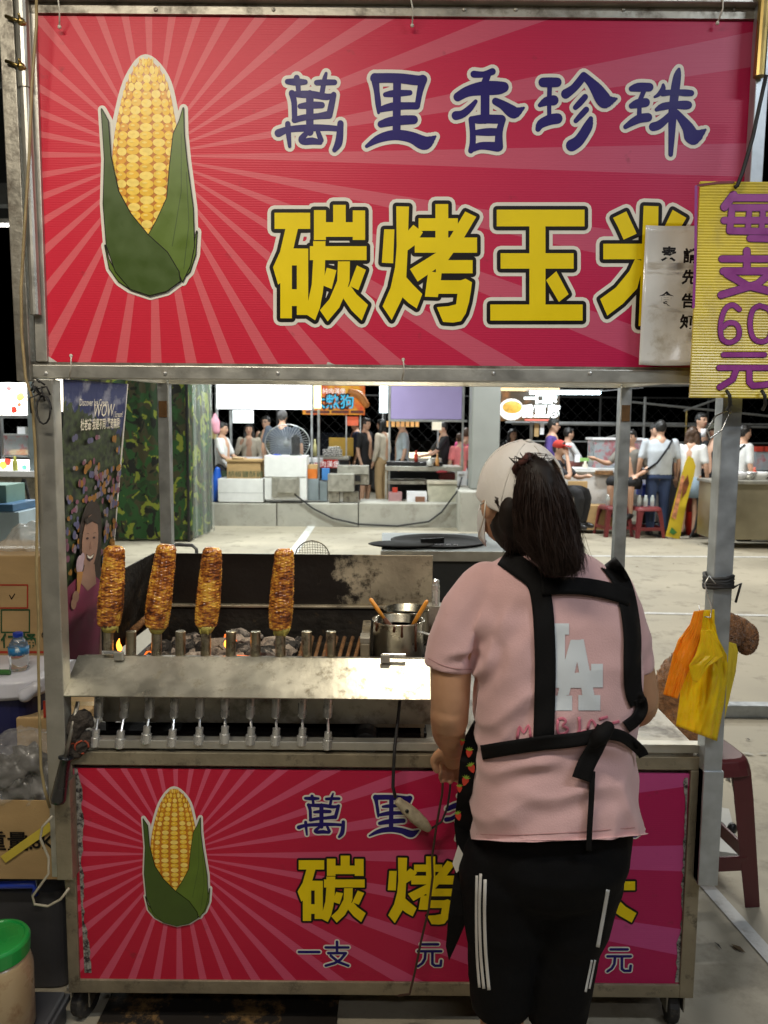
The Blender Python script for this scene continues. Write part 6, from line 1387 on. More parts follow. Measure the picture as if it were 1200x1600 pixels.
mb = MB(); a_, b_ = at(548, 612, 15.44), at(572, 632, 15.44); mb.limb([a_, a_.lerp(b_, .5) + Vector((.02, 0, .06)), b_], [.06, .08, .07], 10); mb.build('hot_dog_picture', mat('sausage_print', (.45, .16, .03), .5), hs, smooth=True)
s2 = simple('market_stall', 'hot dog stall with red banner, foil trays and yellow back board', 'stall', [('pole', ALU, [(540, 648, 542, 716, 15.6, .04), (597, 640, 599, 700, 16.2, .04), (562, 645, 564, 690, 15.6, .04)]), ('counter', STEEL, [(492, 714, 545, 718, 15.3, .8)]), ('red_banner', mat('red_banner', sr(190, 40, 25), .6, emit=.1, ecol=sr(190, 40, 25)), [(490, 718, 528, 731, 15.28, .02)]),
    ('foil_tray', CHROME, [(504, 702, 534, 713, 15.4, .3), (512, 698, 531, 701.5, 15.4, .3)]), ('back_board', mat('mustard_board', (.42, .26, .03), .6), [(514, 684, 552, 713, 16.0, .05)]), ('red_card', mat('red_card', (.7, .12, .05), .6, emit=.2, ecol=(.8, .2, .1)), [(540, 651, 560, 665, 15.7, .02)])], at(520, 760, 15.4))
put_text('純肉漢堡', .13, at(510, 729, 15.27), (1, 0, 0), (0, 0, 1), WPR, s2, off=.004)
# --- purple backed stall
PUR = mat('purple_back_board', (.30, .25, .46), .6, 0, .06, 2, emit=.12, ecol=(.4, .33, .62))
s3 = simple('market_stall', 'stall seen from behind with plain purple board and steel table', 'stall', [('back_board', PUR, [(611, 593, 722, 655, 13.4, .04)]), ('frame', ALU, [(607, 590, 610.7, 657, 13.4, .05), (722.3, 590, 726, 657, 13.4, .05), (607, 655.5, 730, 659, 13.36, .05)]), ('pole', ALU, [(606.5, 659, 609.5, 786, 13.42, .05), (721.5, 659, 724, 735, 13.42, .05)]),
    ('lit_side', emat('lit_side_panel', (.8, .95, 1), 1.8), [(593, 600, 606, 645, 13.9, .05)]), ('table_top', STEEL, [(602, 729, 722, 736, 13.3, .8)]), ('griddle', BLACK, [(604, 722, 692, 728.5, 13.4, .5)]), ('shelf', STEELD, [(605, 752, 668, 757, 13.35, .7)]), ('table_leg', STEEL, [(601.5, 736.5, 604.5, 787, 13.32, .05), (711, 736.5, 714, 787, 13.32, .05)]), ('shade', DKC, [(606, 737, 710, 787, 14.2, .02)]),  # the thin dark sheet stands in for the shade under the table
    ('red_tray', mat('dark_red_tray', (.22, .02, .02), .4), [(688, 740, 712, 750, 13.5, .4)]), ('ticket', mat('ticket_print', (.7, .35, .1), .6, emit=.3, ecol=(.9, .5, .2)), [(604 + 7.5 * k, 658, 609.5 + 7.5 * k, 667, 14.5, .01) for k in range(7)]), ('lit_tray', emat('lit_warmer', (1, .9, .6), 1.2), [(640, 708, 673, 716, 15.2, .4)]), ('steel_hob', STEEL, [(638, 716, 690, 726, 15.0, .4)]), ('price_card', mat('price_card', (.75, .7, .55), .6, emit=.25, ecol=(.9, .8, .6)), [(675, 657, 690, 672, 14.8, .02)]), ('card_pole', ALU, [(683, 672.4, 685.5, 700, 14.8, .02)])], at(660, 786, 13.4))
simple('plastic_box', 'small white plastic box under the steel table', 'box', [('body', WHITEP, [(636, 769, 667, 787, 12.9, .3)]), ('food', mat('brown_food', (.2, .09, .05), .6), [(649, 776, 664, 786, 12.88, .02)])], at(650, 787, 12.9))
simple('foam_box', 'worn yellowish foam box beside the small white box', 'box', [('body', mat('old_foam', (.48, .46, .36), .8, var=.15), [(669, 757, 714, 785, 12.95, .35)]), ('lid', mat('old_foam2', (.55, .5, .4), .8, var=.15), [(668, 752, 715, 756.6, 12.93, .4)])], at(690, 787, 12.9))
simple('gas_bottle', 'pinkish gas bottle under the steel table shelf', 'gas bottle', [('body', mat('pale_red_steel', (.35, .2, .2), .5), [(607, 770, 628, 787, 13.0, .3)]), ('valve', REDP, [(613, 762, 621, 769.6, 13.05, .1)])], at(617, 787, 13.0))
# --- tofu stall, right of the column
TOF = mat('tofu_print', sr(120, 70, 25), .5, 0, .35, 2.5, dirt=sr(20, 12, 8), dscale=2.0, dlo=.36, dhi=.48, emit=.06, ecol=(.85, .55, .2))
WLIT = emat('lit_white_letters', (.95, 1, 1), 1.1)
tf = boardsign(782, 604, 874, 658, 13.8, TOF, 'lit tofu sign with dark ground and white characters right of the column', [('一口酥', 844, 629, 15, WLIT, .012), ('香豆腐', 844, 650, 18, WLIT, .012)])
for (x0, y0, x1, y1, m_, nm) in ((783, 606, 874, 611, mat('food_strip', (.6, .35, .1), .5, 0, .6, 9, emit=.8, ecol=(1, .8, .5)), 'picture_strip'), (820, 655, 870, 657.6, mat('red_line', (.6, .1, .08), .5, emit=.4, ecol=(.9, .3, .2)), 'text_strip')):
    mb = MB(); pbox(mb, x0, y0, x1, y1, 13.775, .02); mb.build(nm, m_, tf)
mb = MB(); c = at(799, 640, 13.76); mb.ball(c, (.22, .02, .19), 24, 10); mb.build('plate_picture', mat('plate_print', (.75, .73, .68), .5, emit=.5, ecol=(.95, .95, .9)), tf, smooth=True)
mb = MB(); mb.ball(c + Vector((.01, -.015, .04)), (.17, .02, .11), 18, 8); mb.build('food_picture', mat('food_print', (.55, .30, .04), .5, 0, .6, 9, emit=.35, ecol=(.85, .5, .1)), tf, smooth=True)
tb_ = thing('tube_lamp', 'long lit fluorescent tube reaching out from the tofu sign', 'lamp', at(890, 614, 13.4)); mb = MB(); mb.tube([at(828, 613.5, 13.5), at(938, 614, 13.5)], .028, 10); mb.build('tube', emat('lit_tube', (.75, .93, 1), 9), tb_)
mb = MB(); pbox(mb, 822, 608.5, 942, 610.8, 13.48, .06); mb.build('fitting', ALU, tb_)
mb = MB(); mb.tube([at(938, 611, 13.5), at(1005, 606, 13.5)], .008, 6); mb.build('stay', ALU, tb_)
s4 = simple('market_stall', 'tofu stall counter with white front panels and chopping trays', 'stall', [('counter_top', mat('lit_counter', (.75, .78, .78), .4), [(885, 732, 1018, 738, 12.4, .8)]), ('front_panel', mat('dirty_white_panel', (.55, .54, .52), .6, 0, .15, 3, dirt=(.3, .28, .25), dscale=6), [(880, 738, 1012, 797, 12.42, .05)]), ('rail', ALU, [(790, 660, 1250, 663, 15.5, .05)]), ('rail', ALU, [(790, 690, 1250, 692, 16.0, .04)]), ('pole', ALU, [(828, 660, 832, 720, 14.2, .05), (1006, 620, 1009, 680, 14.8, .05)]), ('side_tray', mat('maroon_tray', (.15, .04, .03), .5), [(888, 722, 925, 730, 12.9, .4)]), ('greens', mat('cut_greens', (.25, .45, .12), .7), [(906, 716, 923, 721, 12.8, .2)]), ('cup', WHITEP, [(899, 710, 906, 722, 12.8, .08)]), ('snack_tray', mat('brown_snacks', (.25, .13, .05), .7, var=.5, scale=20), [(931, 737 - 1.5, 958, 742, 12.35, .25)])], at(950, 840, 12.4))
FLV = mat('clear_case', (.55, .62, .66), .1, 0, .1, 5, alpha=.5, dirt=(.7, .25, .28), dscale=5, dlo=.5, dhi=.6)
simple('display_case', 'clear plastic case with pink printing on the tofu counter', 'case', [('body', FLV, [(928, 688, 1004, 731, 12.5, .4)]), ('lid', WHITEP, [(926, 684, 1006, 688 - .3, 12.48, .44)])], at(960, 732, 12.5))
simple('cardboard_box', 'cardboard box at the foot of the tofu stall behind the cook', 'box', [('body', CARD, [(886, 790, 965, 828, 12.0, .35)]), ('flap', CARD, [(888, 752, 918, 770, 12.3, .05)])], at(925, 828, 12.0))
simple('price_strip', 'narrow brown and white price strips hung under the tofu sign', 'notice', [('strip', CARD, [(835, 661, 842, 682, 13.9, .01)]), ('strip', WHITEP, [(844, 661, 850, 679, 13.9, .01)])], at(842, 680, 13.9))
# --- stools by the tofu stall
MAR2 = mat('maroon_stool_plastic', (.16, .025, .028), .4, 0, .1, 4)
for (px, py, lab) in ((961, 838, 'maroon stool with bottles and cups next to the cardboard box'), (1010, 840, 'maroon stool with a clear bag next to the yellow umbrella board')):
    g_ = onz(px, py); stool((g_.x, g_.y + .12, 0), .46, .46, lab, MAR2, R(8))
    for k in range(3):
        c = Vector((g_.x - .1 + .1 * k, g_.y + .1, .4605)); mb = MB(); mb.lathe([(.0, 0), (.03, 0), (.034, .11), (.02, .15), (.02, .17), (0, .17)], c, 12)
        tag(mb.build('cup', mat('clear_cup', (.7, .78, .76), .15, alpha=.6), smooth=True), '%s plastic drink cup on the maroon stool %s' % (('first', 'middle', 'last')[k], 'by the cardboard box' if px < 1000 else 'by the yellow board'), 'cup')
# yellow banana-shaped board
YBD = mat('yellow_board', (.70, .52, .03), .5, 0, .05, 4)
yb_ = thing('yellow_board', 'tall yellow board with rounded top leaning beside the steel griddle cart', 'board', onz(1060, 842)); YYB = onz(1060, 842).y
pts = [(1040, 838), (1062, 843), (1072, 790), (1084, 745), (1087, 728), (1083, 716), (1076, 712), (1071, 722), (1064, 745), (1052, 790)]
mb = MB(); mb.prism([at(x, y, YYB) for x, y in pts], (.02, .06, 0)); mb.build('panel', YBD, yb_)
mb = MB(); mb.prism([at(x, y, YYB - .03) for x, y in ((1050, 808), (1066, 742), (1070, 745), (1056, 812))], (0, .012, 0)); mb.build('lettering_strip', mat('orange_lettering', (.6, .25, .12), .6, var=.5, scale=14), yb_)
mb = MB(); mb.prism([at(x, y, YYB - .05) for x, y in ((1066, 778), (1068, 755), (1075, 742), (1077, 755), (1072, 770))], (0, .012, 0)); mb.build('food_picture', mat('brown_picture', (.2, .06, .02), .6, var=.5, scale=12), yb_)
mb = MB(); mb.prism([at(x, y, YYB - .03) for x, y in ((1046, 832), (1050, 824), (1058, 832), (1052, 836))], (0, .012, 0)); mb.build('leaf_picture', mat('green_picture', (.05, .2, .04), .6), yb_)
rbk = thing('bucket', 'red plastic bucket behind the yellow board', 'bucket', onz(1083, 838)); c = onz(1083, 836); mb = MB(); mb.lathe([(0, 0), (.11, 0), (.15, .36), (.16, .37), (.14, .37), (.1, .02), (0, .02)], c, 20); mb.build('body', mat('red_plastic', (.55, .03, .015), .35), rbk, smooth=True)
mb = MB(); mb.tube([at(x, y, c.y - .3) for x, y in ((1090, 770), (1091, 800), (1086, 825), (1074, 847), (1060, 848), (1040, 840), (1018, 835))], .018, 6); tag(mb.build('gas_hose', RUBBER, smooth=True), 'black hose curling over the floor by the yellow board', 'hose')
simple('bin_stack', 'red and blue tubs stacked behind the red bucket', 'tubs', [('tub', mat('red_plastic', (.55, .03, .015), .35), [(1082, 778, 1096, 806, 11.9, .3)]), ('tub', mat('blue_tub', (.04, .08, .5), .4), [(1004, 758, 1032, 775, 12.1, .3)]), ('bag', WHITEP, [(1022, 762, 1044, 815, 12.0, .2)]), ('shelf', mat('dark_shade', (.03, .03, .03), .7), [(1046, 745, 1058, 830, 12.3, .2)])], at(1085, 836, 11.9))  # last part is a near-black upright box standing in for shade
# --- steel griddle cart at right
gc = thing('griddle_cart', 'large stainless steel cooking cart with casters right of the yellow board', 'cart', onz(1130, 856)); GY = onz(1130, 858).y
a_ = at(1121, 756, GY); b_ = at(1330, 852, GY)
mb = MB(); mb.cor((a_.x, GY, .13), (b_.x, GY + .62, a_.z)); mb.build('cabinet', mat('warm_steel', (.42, .38, .27), .4, .9, .2, 2), gc, bevel=.01)
mb = MB(); mb.cor((a_.x - .03, GY - .05, a_.z + .001), (b_.x, GY + .63, a_.z + .045)); mb.build('top', STEEL, gc, bevel=.006)
for xx in (a_.x + .1, b_.x - .2):
    mb = MB(); mb.lathe([(0, -.03), (.07, -.03), (.07, .03), (0, .03)], (xx, GY + .1, .07), 16, M=Matrix.Rotation(R(90), 3, 'Y')); mb.build('caster', RUBBER, gc)
for k, (px, nm, m_) in enumerate(((1150, 'pan', WHITEP), (1168, 'bowl', CHROME), (1190, 'bag', FOAM))):
    mb = MB(); mb.lathe([(0, 0), (.1, 0), (.14, .06), (.15, .10), (.13, .10), (.09, .02), (0, .02)], (at(px, 750, GY + .3).x, GY + .3 + .05 * k, a_.z + .046), 18)
    tag(mb.build(nm, m_, smooth=True), ('white pan on the steel cooking cart beside the post', 'steel bowl on the steel cooking cart between pan and bag', 'white wrapped bowl at the end of the steel cooking cart')[k], nm)
# red drink dispensers
for k, px in enumerate((1186, 1197)):
    th = thing('drink_dispenser', ('clear drink dispenser with red lid next to the man in white', 'second red lidded drink dispenser by the steel cart')[k], 'dispenser', at(px, 735, 12.5)); c = at(px, 735, 12.5)
    mb = MB(); mb.cor((c.x - .06, 12.5, c.z), (c.x + .06, 12.62, c.z + .3)); mb.build('tank', FLV, th); mb = MB(); mb.cor((c.x - .065, 12.49, c.z + .3), (c.x + .065, 12.63, c.z + .38)); mb.build('lid', REDP, th)
# --- far left stall
s5 = simple('market_stall', 'bright food stall with lit picture panels and glass case beyond the banner', 'stall', [('lit_panel', mat('lit_food_panel', (1, .96, .85), .5, 0, 0, emit=3.5, ecol=(1, .96, .85)), [(-60, 598, 42, 648, 11.0, .1)]), ('lower_panel', mat('lit_lower_panel', (1, .95, .9), .5, emit=2.6, ecol=(1, .95, .88)), [(-60, 718, 45, 735, 10.98, .05)]), ('column', mat('blue_grey_column', (.20, .24, .25), .6), [(43.5, 590, 66, 742, 10.6, .3)]), ('frame', ALU, [(-60, 649, 43, 653, 10.98, .06), (0, 653, 3, 718, 10.98, .06)]), ('case', FLV, [(6, 680, 44, 711, 10.9, .4)]), ('case_frame', ALU, [(5, 678, 45, 680.4, 10.88, .44), (4, 711, 45, 714, 10.88, .44)]), ('food', mat('fried_food', (.7, .4, .12), .6, emit=.5, ecol=(1, .7, .3)), [(15, 703, 34, 711, 11.0, .2)]), ('counter', WHITEP, [(-60, 736, 92, 745, 10.5, .8)]), ('cabinet', STEELD, [(-60, 746, 92, 826, 10.55, .7)]), ('tissue', WHITEP, [(27, 667, 39, 678, 11.0, .1)]), ('end_panel', mat('lit_end_picture', (1, .9, .7), .5, emit=1.8, ecol=(1, .9, .75), dirt=(.7, .1, .05), dscale=3), [(88, 592, 108, 643, 10.9, .05)])], at(20, 830, 10.8))
for k, (px, py, r_, c_) in enumerate(((22, 640, .05, (.9, .05, .03)), (32, 620, .06, (1, .6, .2)), (14, 606, .04, (.9, .3, .3)), (30, 632, .03, (.9, .2, .1)), (5, 727, .06, (.95, .75, .1)), (12, 722, .05, (.8, .08, .05)), (38, 731, .04, (.2, .6, .5)))):
    mb = MB(); mb.ball(at(px, py, 10.97), (r_, .012, r_), 10, 6, jit=.4); mb.build('food_picture', mat('panel_dot_%d' % k, c_, .5, emit=.8, ecol=c_), s5)
fld = thing('folding_trestle', 'black folding trestle legs beside the pale storage box', 'trestle', onz(25, 870)); 
for (a_, b_) in (((37, 748), (10, 850)), ((38, 748), (62, 850)), ((20, 800), (52, 800))):
    mb = MB(); mb.tube([at(a_[0], a_[1], 6.5), at(b_[0], b_[1], 6.5)], .012, 6); mb.build('leg', BLACK, fld)
simple('storage_box', 'pale blue storage box with dark blue lid left of the trestle', 'box', [('body', mat('pale_blue_plastic', (.45, .58, .66), .5), [(-40, 800, 31, 880, 5.6, .4)]), ('lid', mat('mid_blue_plastic', (.06, .16, .3), .5), [(-42, 788, 20, 799.5, 5.58, .42)]), ('carton', mat('teal_carton', (.2, .35, .3), .6), [(-30, 758, 10, 787.5, 5.7, .3)])], at(0, 900, 5.6))
# --- camouflage covered stall
def camo():
    m = bpy.data.materials.new('camouflage_cloth'); m.use_nodes = True; t = m.node_tree; b = bsdf(m); L = t.links.new
    tc = N(t, 'ShaderNodeTexCoord'); last = None
    for i, (sc, th, c, off) in enumerate(((3.6, .0, (.014, .040, .010), 0), (3.8, .50, (.045, .042, .016), 3.1), (4.0, .54, (.016, .070, .014), 7.7), (5.0, .585, (.20, .24, .025), 12.3), (6.5, .59, (.005, .007, .004), 21.0))):
        mp = N(t, 'ShaderNodeMapping'); mp.inputs['Location'].default_value = (off, off * .7, off * .3); mp.inputs['Scale'].default_value = (1, 1, .8); L(tc.outputs['Object'], mp.inputs[0])
        nz = N(t, 'ShaderNodeTexNoise'); nz.inputs['Scale'].default_value = sc; nz.inputs['Detail'].default_value = 2.5; nz.inputs['Distortion'].default_value = 1.2; L(mp.outputs[0], nz.inputs['Vector'])
        g_ = N(t, 'ShaderNodeMath', operation='GREATER_THAN'); L(nz.outputs[0], g_.inputs[0]); g_.inputs[1].default_value = th
        mx = N(t, 'ShaderNodeMix', data_type='RGBA'); L(g_.outputs[0], mx.inputs[0])
        if last is None: mx.inputs[6].default_value = c + (1,)
        else: L(last, mx.inputs[6])
        mx.inputs[7].default_value = c + (1,); last = mx.outputs[2]
    L(last, b.inputs['Base Color']); b.inputs['Roughness'].default_value = .75
    return m
CAMO = camo(); cg = onz(240, 846); CYY = cg.y; xl_, xm_, xr_ = at(120, 840, CYY).x, at(296, 848, CYY).x, at(331, 835, CYY + 1.1).x
ct = thing('covered_stall', 'tall stall closed up in green camouflage cloth with clear side sheet', 'tent', (xl_ + .7, CYY + .5, 0))
def drape(p, q, name, m, n=40, amp=.025, z1=2.75):
    vs = []; fs = []; p, q = Vector(p), Vector(q); d = (q - p).normalized(); nn_ = Vector((d.y, -d.x, 0))
    for i in range(n + 1):
        t = i / n; 
        for j in range(7):
            z = .03 + (z1 - .03) * j / 6; w_ = amp * math.sin(t * 17 + .6 * j * .2) * (1 - .5 * j / 6) + amp * .5 * math.sin(t * 41 + j * .4)
            vs.append(p.lerp(q, t) + nn_ * w_ + Vector((0, 0, z)))
    for i in range(n):
        for j in range(6): a = i * 7 + j; fs.append((a, a + 7, a + 8, a + 1))
    mb = MB(); mb.add(vs, fs); return mb.build(name, m, ct, smooth=True)
drape((xl_, CYY, 0), (xm_, CYY, 0), 'front_cloth', CAMO); drape((xm_, CYY, 0), (xr_, CYY + 1.1, 0), 'side_cloth', CAMO)
drape((xl_, CYY + 1.1, 0), (xr_, CYY + 1.12, 0), 'back_cloth', CAMO); drape((xl_, CYY + 1.1, 0), (xl_, CYY, 0), 'side_cloth', CAMO)
o = drape((xm_ + .06, CYY - .04, 0), (xr_ + .06, CYY + 1.06, 0), 'clear_sheet', mat('clear_sheet', (.6, .65, .62), .08, 0, 0, alpha=.16, bump=.8, bscale=9, spec=1.0), amp=.035)
mb = MB(); mb.tube([(xm_, CYY - .02, .0), (xm_, CYY - .02, 2.75)], .02, 8); mb.build('seam', BLACK, ct)
# --- griddle table behind the grill
gt = thing('griddle_table', 'steel table with sunken round black griddle and wooden lid behind the grill', 'table', onz(680, 1000)); zt_ = .98
f_ = onz(690, 862, zt_); b_ = onz(690, 833, zt_); xa, xb = onz(596, 862, zt_).x, onz(800, 862, zt_).x
mb = MB(); mb.cor((xa, f_.y, zt_ - .035), (xb, b_.y, zt_)); mb.build('top', mat('steel_top', (.30, .33, .33), .45, .5, .2, 6), gt, bevel=.004)
mb = MB(); mb.cor((xa - .004, f_.y - .012, zt_ - .045), (xb, f_.y - .0005, zt_ + .003)); mb.build('edge', STEEL, gt)
mb = MB(); mb.cor((xa + .02, f_.y + .02, .08), (xb, b_.y - .02, zt_ - .036)); mb.build('body', mat('dark_body', (.02, .022, .024), .6), gt)
c = onz(685, 847, zt_); mb = MB(); mb.lathe([(.25, .004), (.255, .012), (.235, .012), (.21, .002), (0, .0015)], c, 40, M=Matrix.Scale(1, 3)); mb.build('griddle', mat('griddle_iron', (.012, .012, .012), .7, spec=.2), gt, smooth=True)
for k in range(5): mb = MB(); mb.box(c + Vector((-.06 + .035 * k, -.13, .0045)), (.02, .014, .006)); mb.build('slot', CHROME, gt)
th = thing('pot_lid', 'flat black lid resting half over the round griddle', 'lid', onz(625, 850, zt_)); c = onz(627, 850, zt_ + .014); mb = MB(); mb.ball(c, (.17, .11, .012), 28, 8); mb.build('disc', MATS['griddle_iron'], th, smooth=True); mb = MB(); mb.bar(c + Vector((.1, 0, .012)), c + Vector((.22, .05, .014)), .03, .01); mb.build('handle', BLACK, th)
# wire skimmer and grey handle behind the hood
sk = thing('wire_skimmer', 'round wire mesh skimmer standing behind the soot black hood', 'skimmer', at(488, 880, 2.55)); c = at(488, 872, 2.55)
mb = MB(); mb.tube([c + Vector((.058 * math.cos(a * .2618), 0, .058 * math.sin(a * .2618))) for a in range(25)], .0022, 6); mb.build('rim', STEELD, sk, smooth=True)
for k in range(-6, 7):
    x = k * .0085; h_ = math.sqrt(max(1e-6, .057 ** 2 - x * x))
    for (p, q) in (((x, -h_), (x, h_)), ((-h_, x), (h_, x))):
        a2, b2 = Vector((p[0], 0, p[1])), Vector((q[0], 0, q[1])); mb = MB(); mb.tube([c + a2, c + (a2 + b2) / 2 + Vector((0, .018, 0)), c + b2], .0007, 4); mb.build('mesh_wire', STEELD, sk)
mb = MB(); mb.tube([c + Vector((0, 0, -.058)), c + Vector((0, .01, -.30))], .004, 6); mb.build('handle', STEELD, sk)
gh = MB(); gh.tube([at(x, y, 2.6) for x, y in ((262, 875), (264, 856), (275, 851), (300, 852), (307, 858), (308, 876))], .006, 8); gh.tube([at(262, 875, 2.6), at(262, 1010, 2.6)], .006, 8); gh.tube([at(308, 876, 2.6), at(308, 1010, 2.6)], .006, 8)
tag(gh.build('grey_handle', mat('grey_tube', (.14, .15, .17), .4, .3), smooth=True), 'grey bent tube handle sticking up behind the hood', 'handle')
# market roof girder at the upper left
gd = thing('roof_girder', 'dim grey steel roof girder beyond the sign edge', 'girder', (at(10, 200, 11).x, 11, 0))
for (x0, y0, x1, y1) in ((-300, -20, 60, 20), (-300, 112, 60, 128), (-300, 285, 60, 318), (-60, -20, -20, 340)):
    mb = MB(); pbox(mb, x0, y0, x1, y1, 11.5, .2); mb.build('beam', mat('grey_girder', (.16, .17, .18), .6), gd)
mb = MB(); pbox(mb, -300, -100, 70, 340, 12.2, .05); mb.build('back_sheet', mat('grey_sheet', (.05, .055, .06), .7), gd)
# hanging cloths at the white stall
for k, (px, py, c_, lab) in enumerate(((336, 660, (.75, .35, .45), 'pink cloth hanging from the pole of the white header stall'), (331, 668, (.7, .62, .3), 'yellow cloth hanging behind the pink cloth'))):
    mb = MB(); p = at(px, py, 13.2 + .1 * k); mb.limb([p + Vector((0, 0, .12)), p, p + Vector((.02, 0, -.14))], [.03, .08, .06], 10); tag(mb.build('cloth', mat('cloth_%d' % k, c_, .8), smooth=True), lab, 'cloth')
mb = MB(); p = at(338, 755, 12.9); mb.limb([p + Vector((.02, 0, .22)), p, p + Vector((-.02, 0, -.25))], [.05, .10, .11], 12); tag(mb.build('plastic_bag', mat('blue_bag', (.02, .12, .6), .35), smooth=True), 'bright blue plastic bag hanging beside the long foam box', 'bag')
# tube lamp fixtures overhead (the lights are set at the top)
for k, (x, y, z, w, c_, s_) in enumerate(LAMPS):
    th = thing('ceiling_lamp', 'lit tube batten hung on rods over the market floor', 'lamp', (x, y, z), 'tube lamps over the market'); mb = MB(); mb.box((x, y, z + .02), (s_ + .05, .14, .05)); mb.build('housing', WHITEP, th)
    mb = MB(); mb.tube([(x - s_ / 2, y, z - .025), (x + s_ / 2, y, z - .025)], .014, 8); mb.build('tube', emat('lamp_tube', (1, .97, .9), 4), th)
    for dx in (-.4, .4): mb = MB(); mb.tube([(x + dx, y, z + .045), (x + dx, y, 6)], .006, 6); mb.build('rod', ALU, th)

# --- more of the stalls' gear
def bottle(px, py, Y, h, c_, label, r=.035, name='bottle', cat='bottle'):
    b = at(px, py, Y); mb = MB(); mb.lathe([(0, 0), (r, 0), (r, h * .6), (r * .45, h * .8), (r * .45, h), (0, h)], b, 12); tag(mb.build(name, mat('bottle_%d%d%d' % tuple(int(v * 99) for v in c_), c_, .3), smooth=True), label, cat)
bottle(492, 713, 13.6, .30, (.45, .42, .2), 'pale sauce bottle at the pole of the white header stall'); bottle(650, 722, 13.5, .20, (.5, .05, .03), 'red sauce bottle on the griddle of the purple stall'); bottle(683, 728, 13.32, .18, (.6, .3, .1), 'small brown jar at the table edge of the purple stall')
bottle(672, 728, 13.3, .14, (.6, .6, .58), 'white tub on the steel table of the purple stall', .06, 'tub', 'tub'); bottle(914, 736, 12.5, .16, (.6, .55, .45), 'beige cup at the front of the tofu counter', .045, 'cup', 'cup')
bottle(1140, 752, GY + .2, .22, (.5, .3, .05), 'amber bottle on the steel cooking cart behind the post'); bottle(1178, 752, GY + .5, .20, (.6, .1, .05), 'red capped bottle on the steel cooking cart'); bottle(24, 736, 10.6, .2, (.5, .5, .1), 'yellow bottle on the bright food stall counter')
for k, (px, py, w_, h_, lab) in enumerate(((372, 716, 20, 5, 'flat paper bag of fried food on the carton'), (432, 711, 14, 3, 'blue cloth folded on the tall foam box'), (690, 737, 18, 4, 'dark red cloth on the corner of the steel table'))):
    mb = MB(); p = at(px, py, 12.75 if k < 2 else 13.28); mb.ball(p, (w_ * .0055, .08, h_ * .0055), 14, 8, jit=.5); tag(mb.build('cloth' if k else 'paper_bag', (mat('paper_bag', (.5, .36, .2), .8), mat('blue_cloth', (.02, .06, .4), .8), mat('red_cloth', (.3, .02, .03), .8))[k], smooth=True), lab, 'cloth' if k else 'bag')
PIPE = mat('dim_pipe', (.22, .22, .21), .5, .5)
fr_ = thing('tent_frame', 'bare steel pipe frame of the stalls standing in the dark', 'frame', (at(1040, 800, 14.5).x, 14.5, 0))
for a_, b_ in (((1008, 622), (1002, 800)), ((1073, 640), (1069, 780)), ((985, 628), (1250, 655)), ((900, 604), (1250, 600)), ((1069, 642), (1125, 622)), ((930, 690), (990, 672)), ((1128, 625), (1126, 800)), ((800, 662), (1250, 668))):
    mb = MB(); mb.tube([at(a_[0], a_[1], 14.5), at(b_[0], b_[1], 14.5)], .022, 6); mb.build('pipe', PIPE if a_[0] != 1073 else BRASS, fr_)
pk = thing('parked_car', 'dark parked car behind the far stalls, only its windows catching light', 'car', (at(520, 790, 20).x, 20.5, 0)); CARP = mat('dark_car_paint', (.01, .011, .014), .2, coat=.8)
x0_, x1_ = at(420, 700, 20).x, at(640, 700, 20).x
mb = MB(); mb.rings([((x0_ + x1_) / 2, 20.5, .35, (x1_ - x0_) / 2, .8), ((x0_ + x1_) / 2, 20.5, .9, (x1_ - x0_) / 2 * .99, .85), ((x0_ + x1_) / 2, 20.5, 1.0, (x1_ - x0_) / 2 * .9, .78), ((x0_ + x1_) / 2, 20.5, 1.45, (x1_ - x0_) / 2 * .55, .62), ((x0_ + x1_) / 2, 20.5, 1.5, (x1_ - x0_) / 2 * .45, .5)], 28, p=3); mb.build('body', CARP, pk, smooth=True)
for s_ in (-1, 1): mb = MB(); mb.lathe([(0, -.1), (.3, -.1), (.32, 0), (.3, .1), (0, .1)], ((x0_ + x1_) / 2 + s_ * (x1_ - x0_) * .3, 19.75, .32), 20, M=Matrix.Rotation(R(90), 3, 'X')); mb.build('wheel', RUBBER, pk)

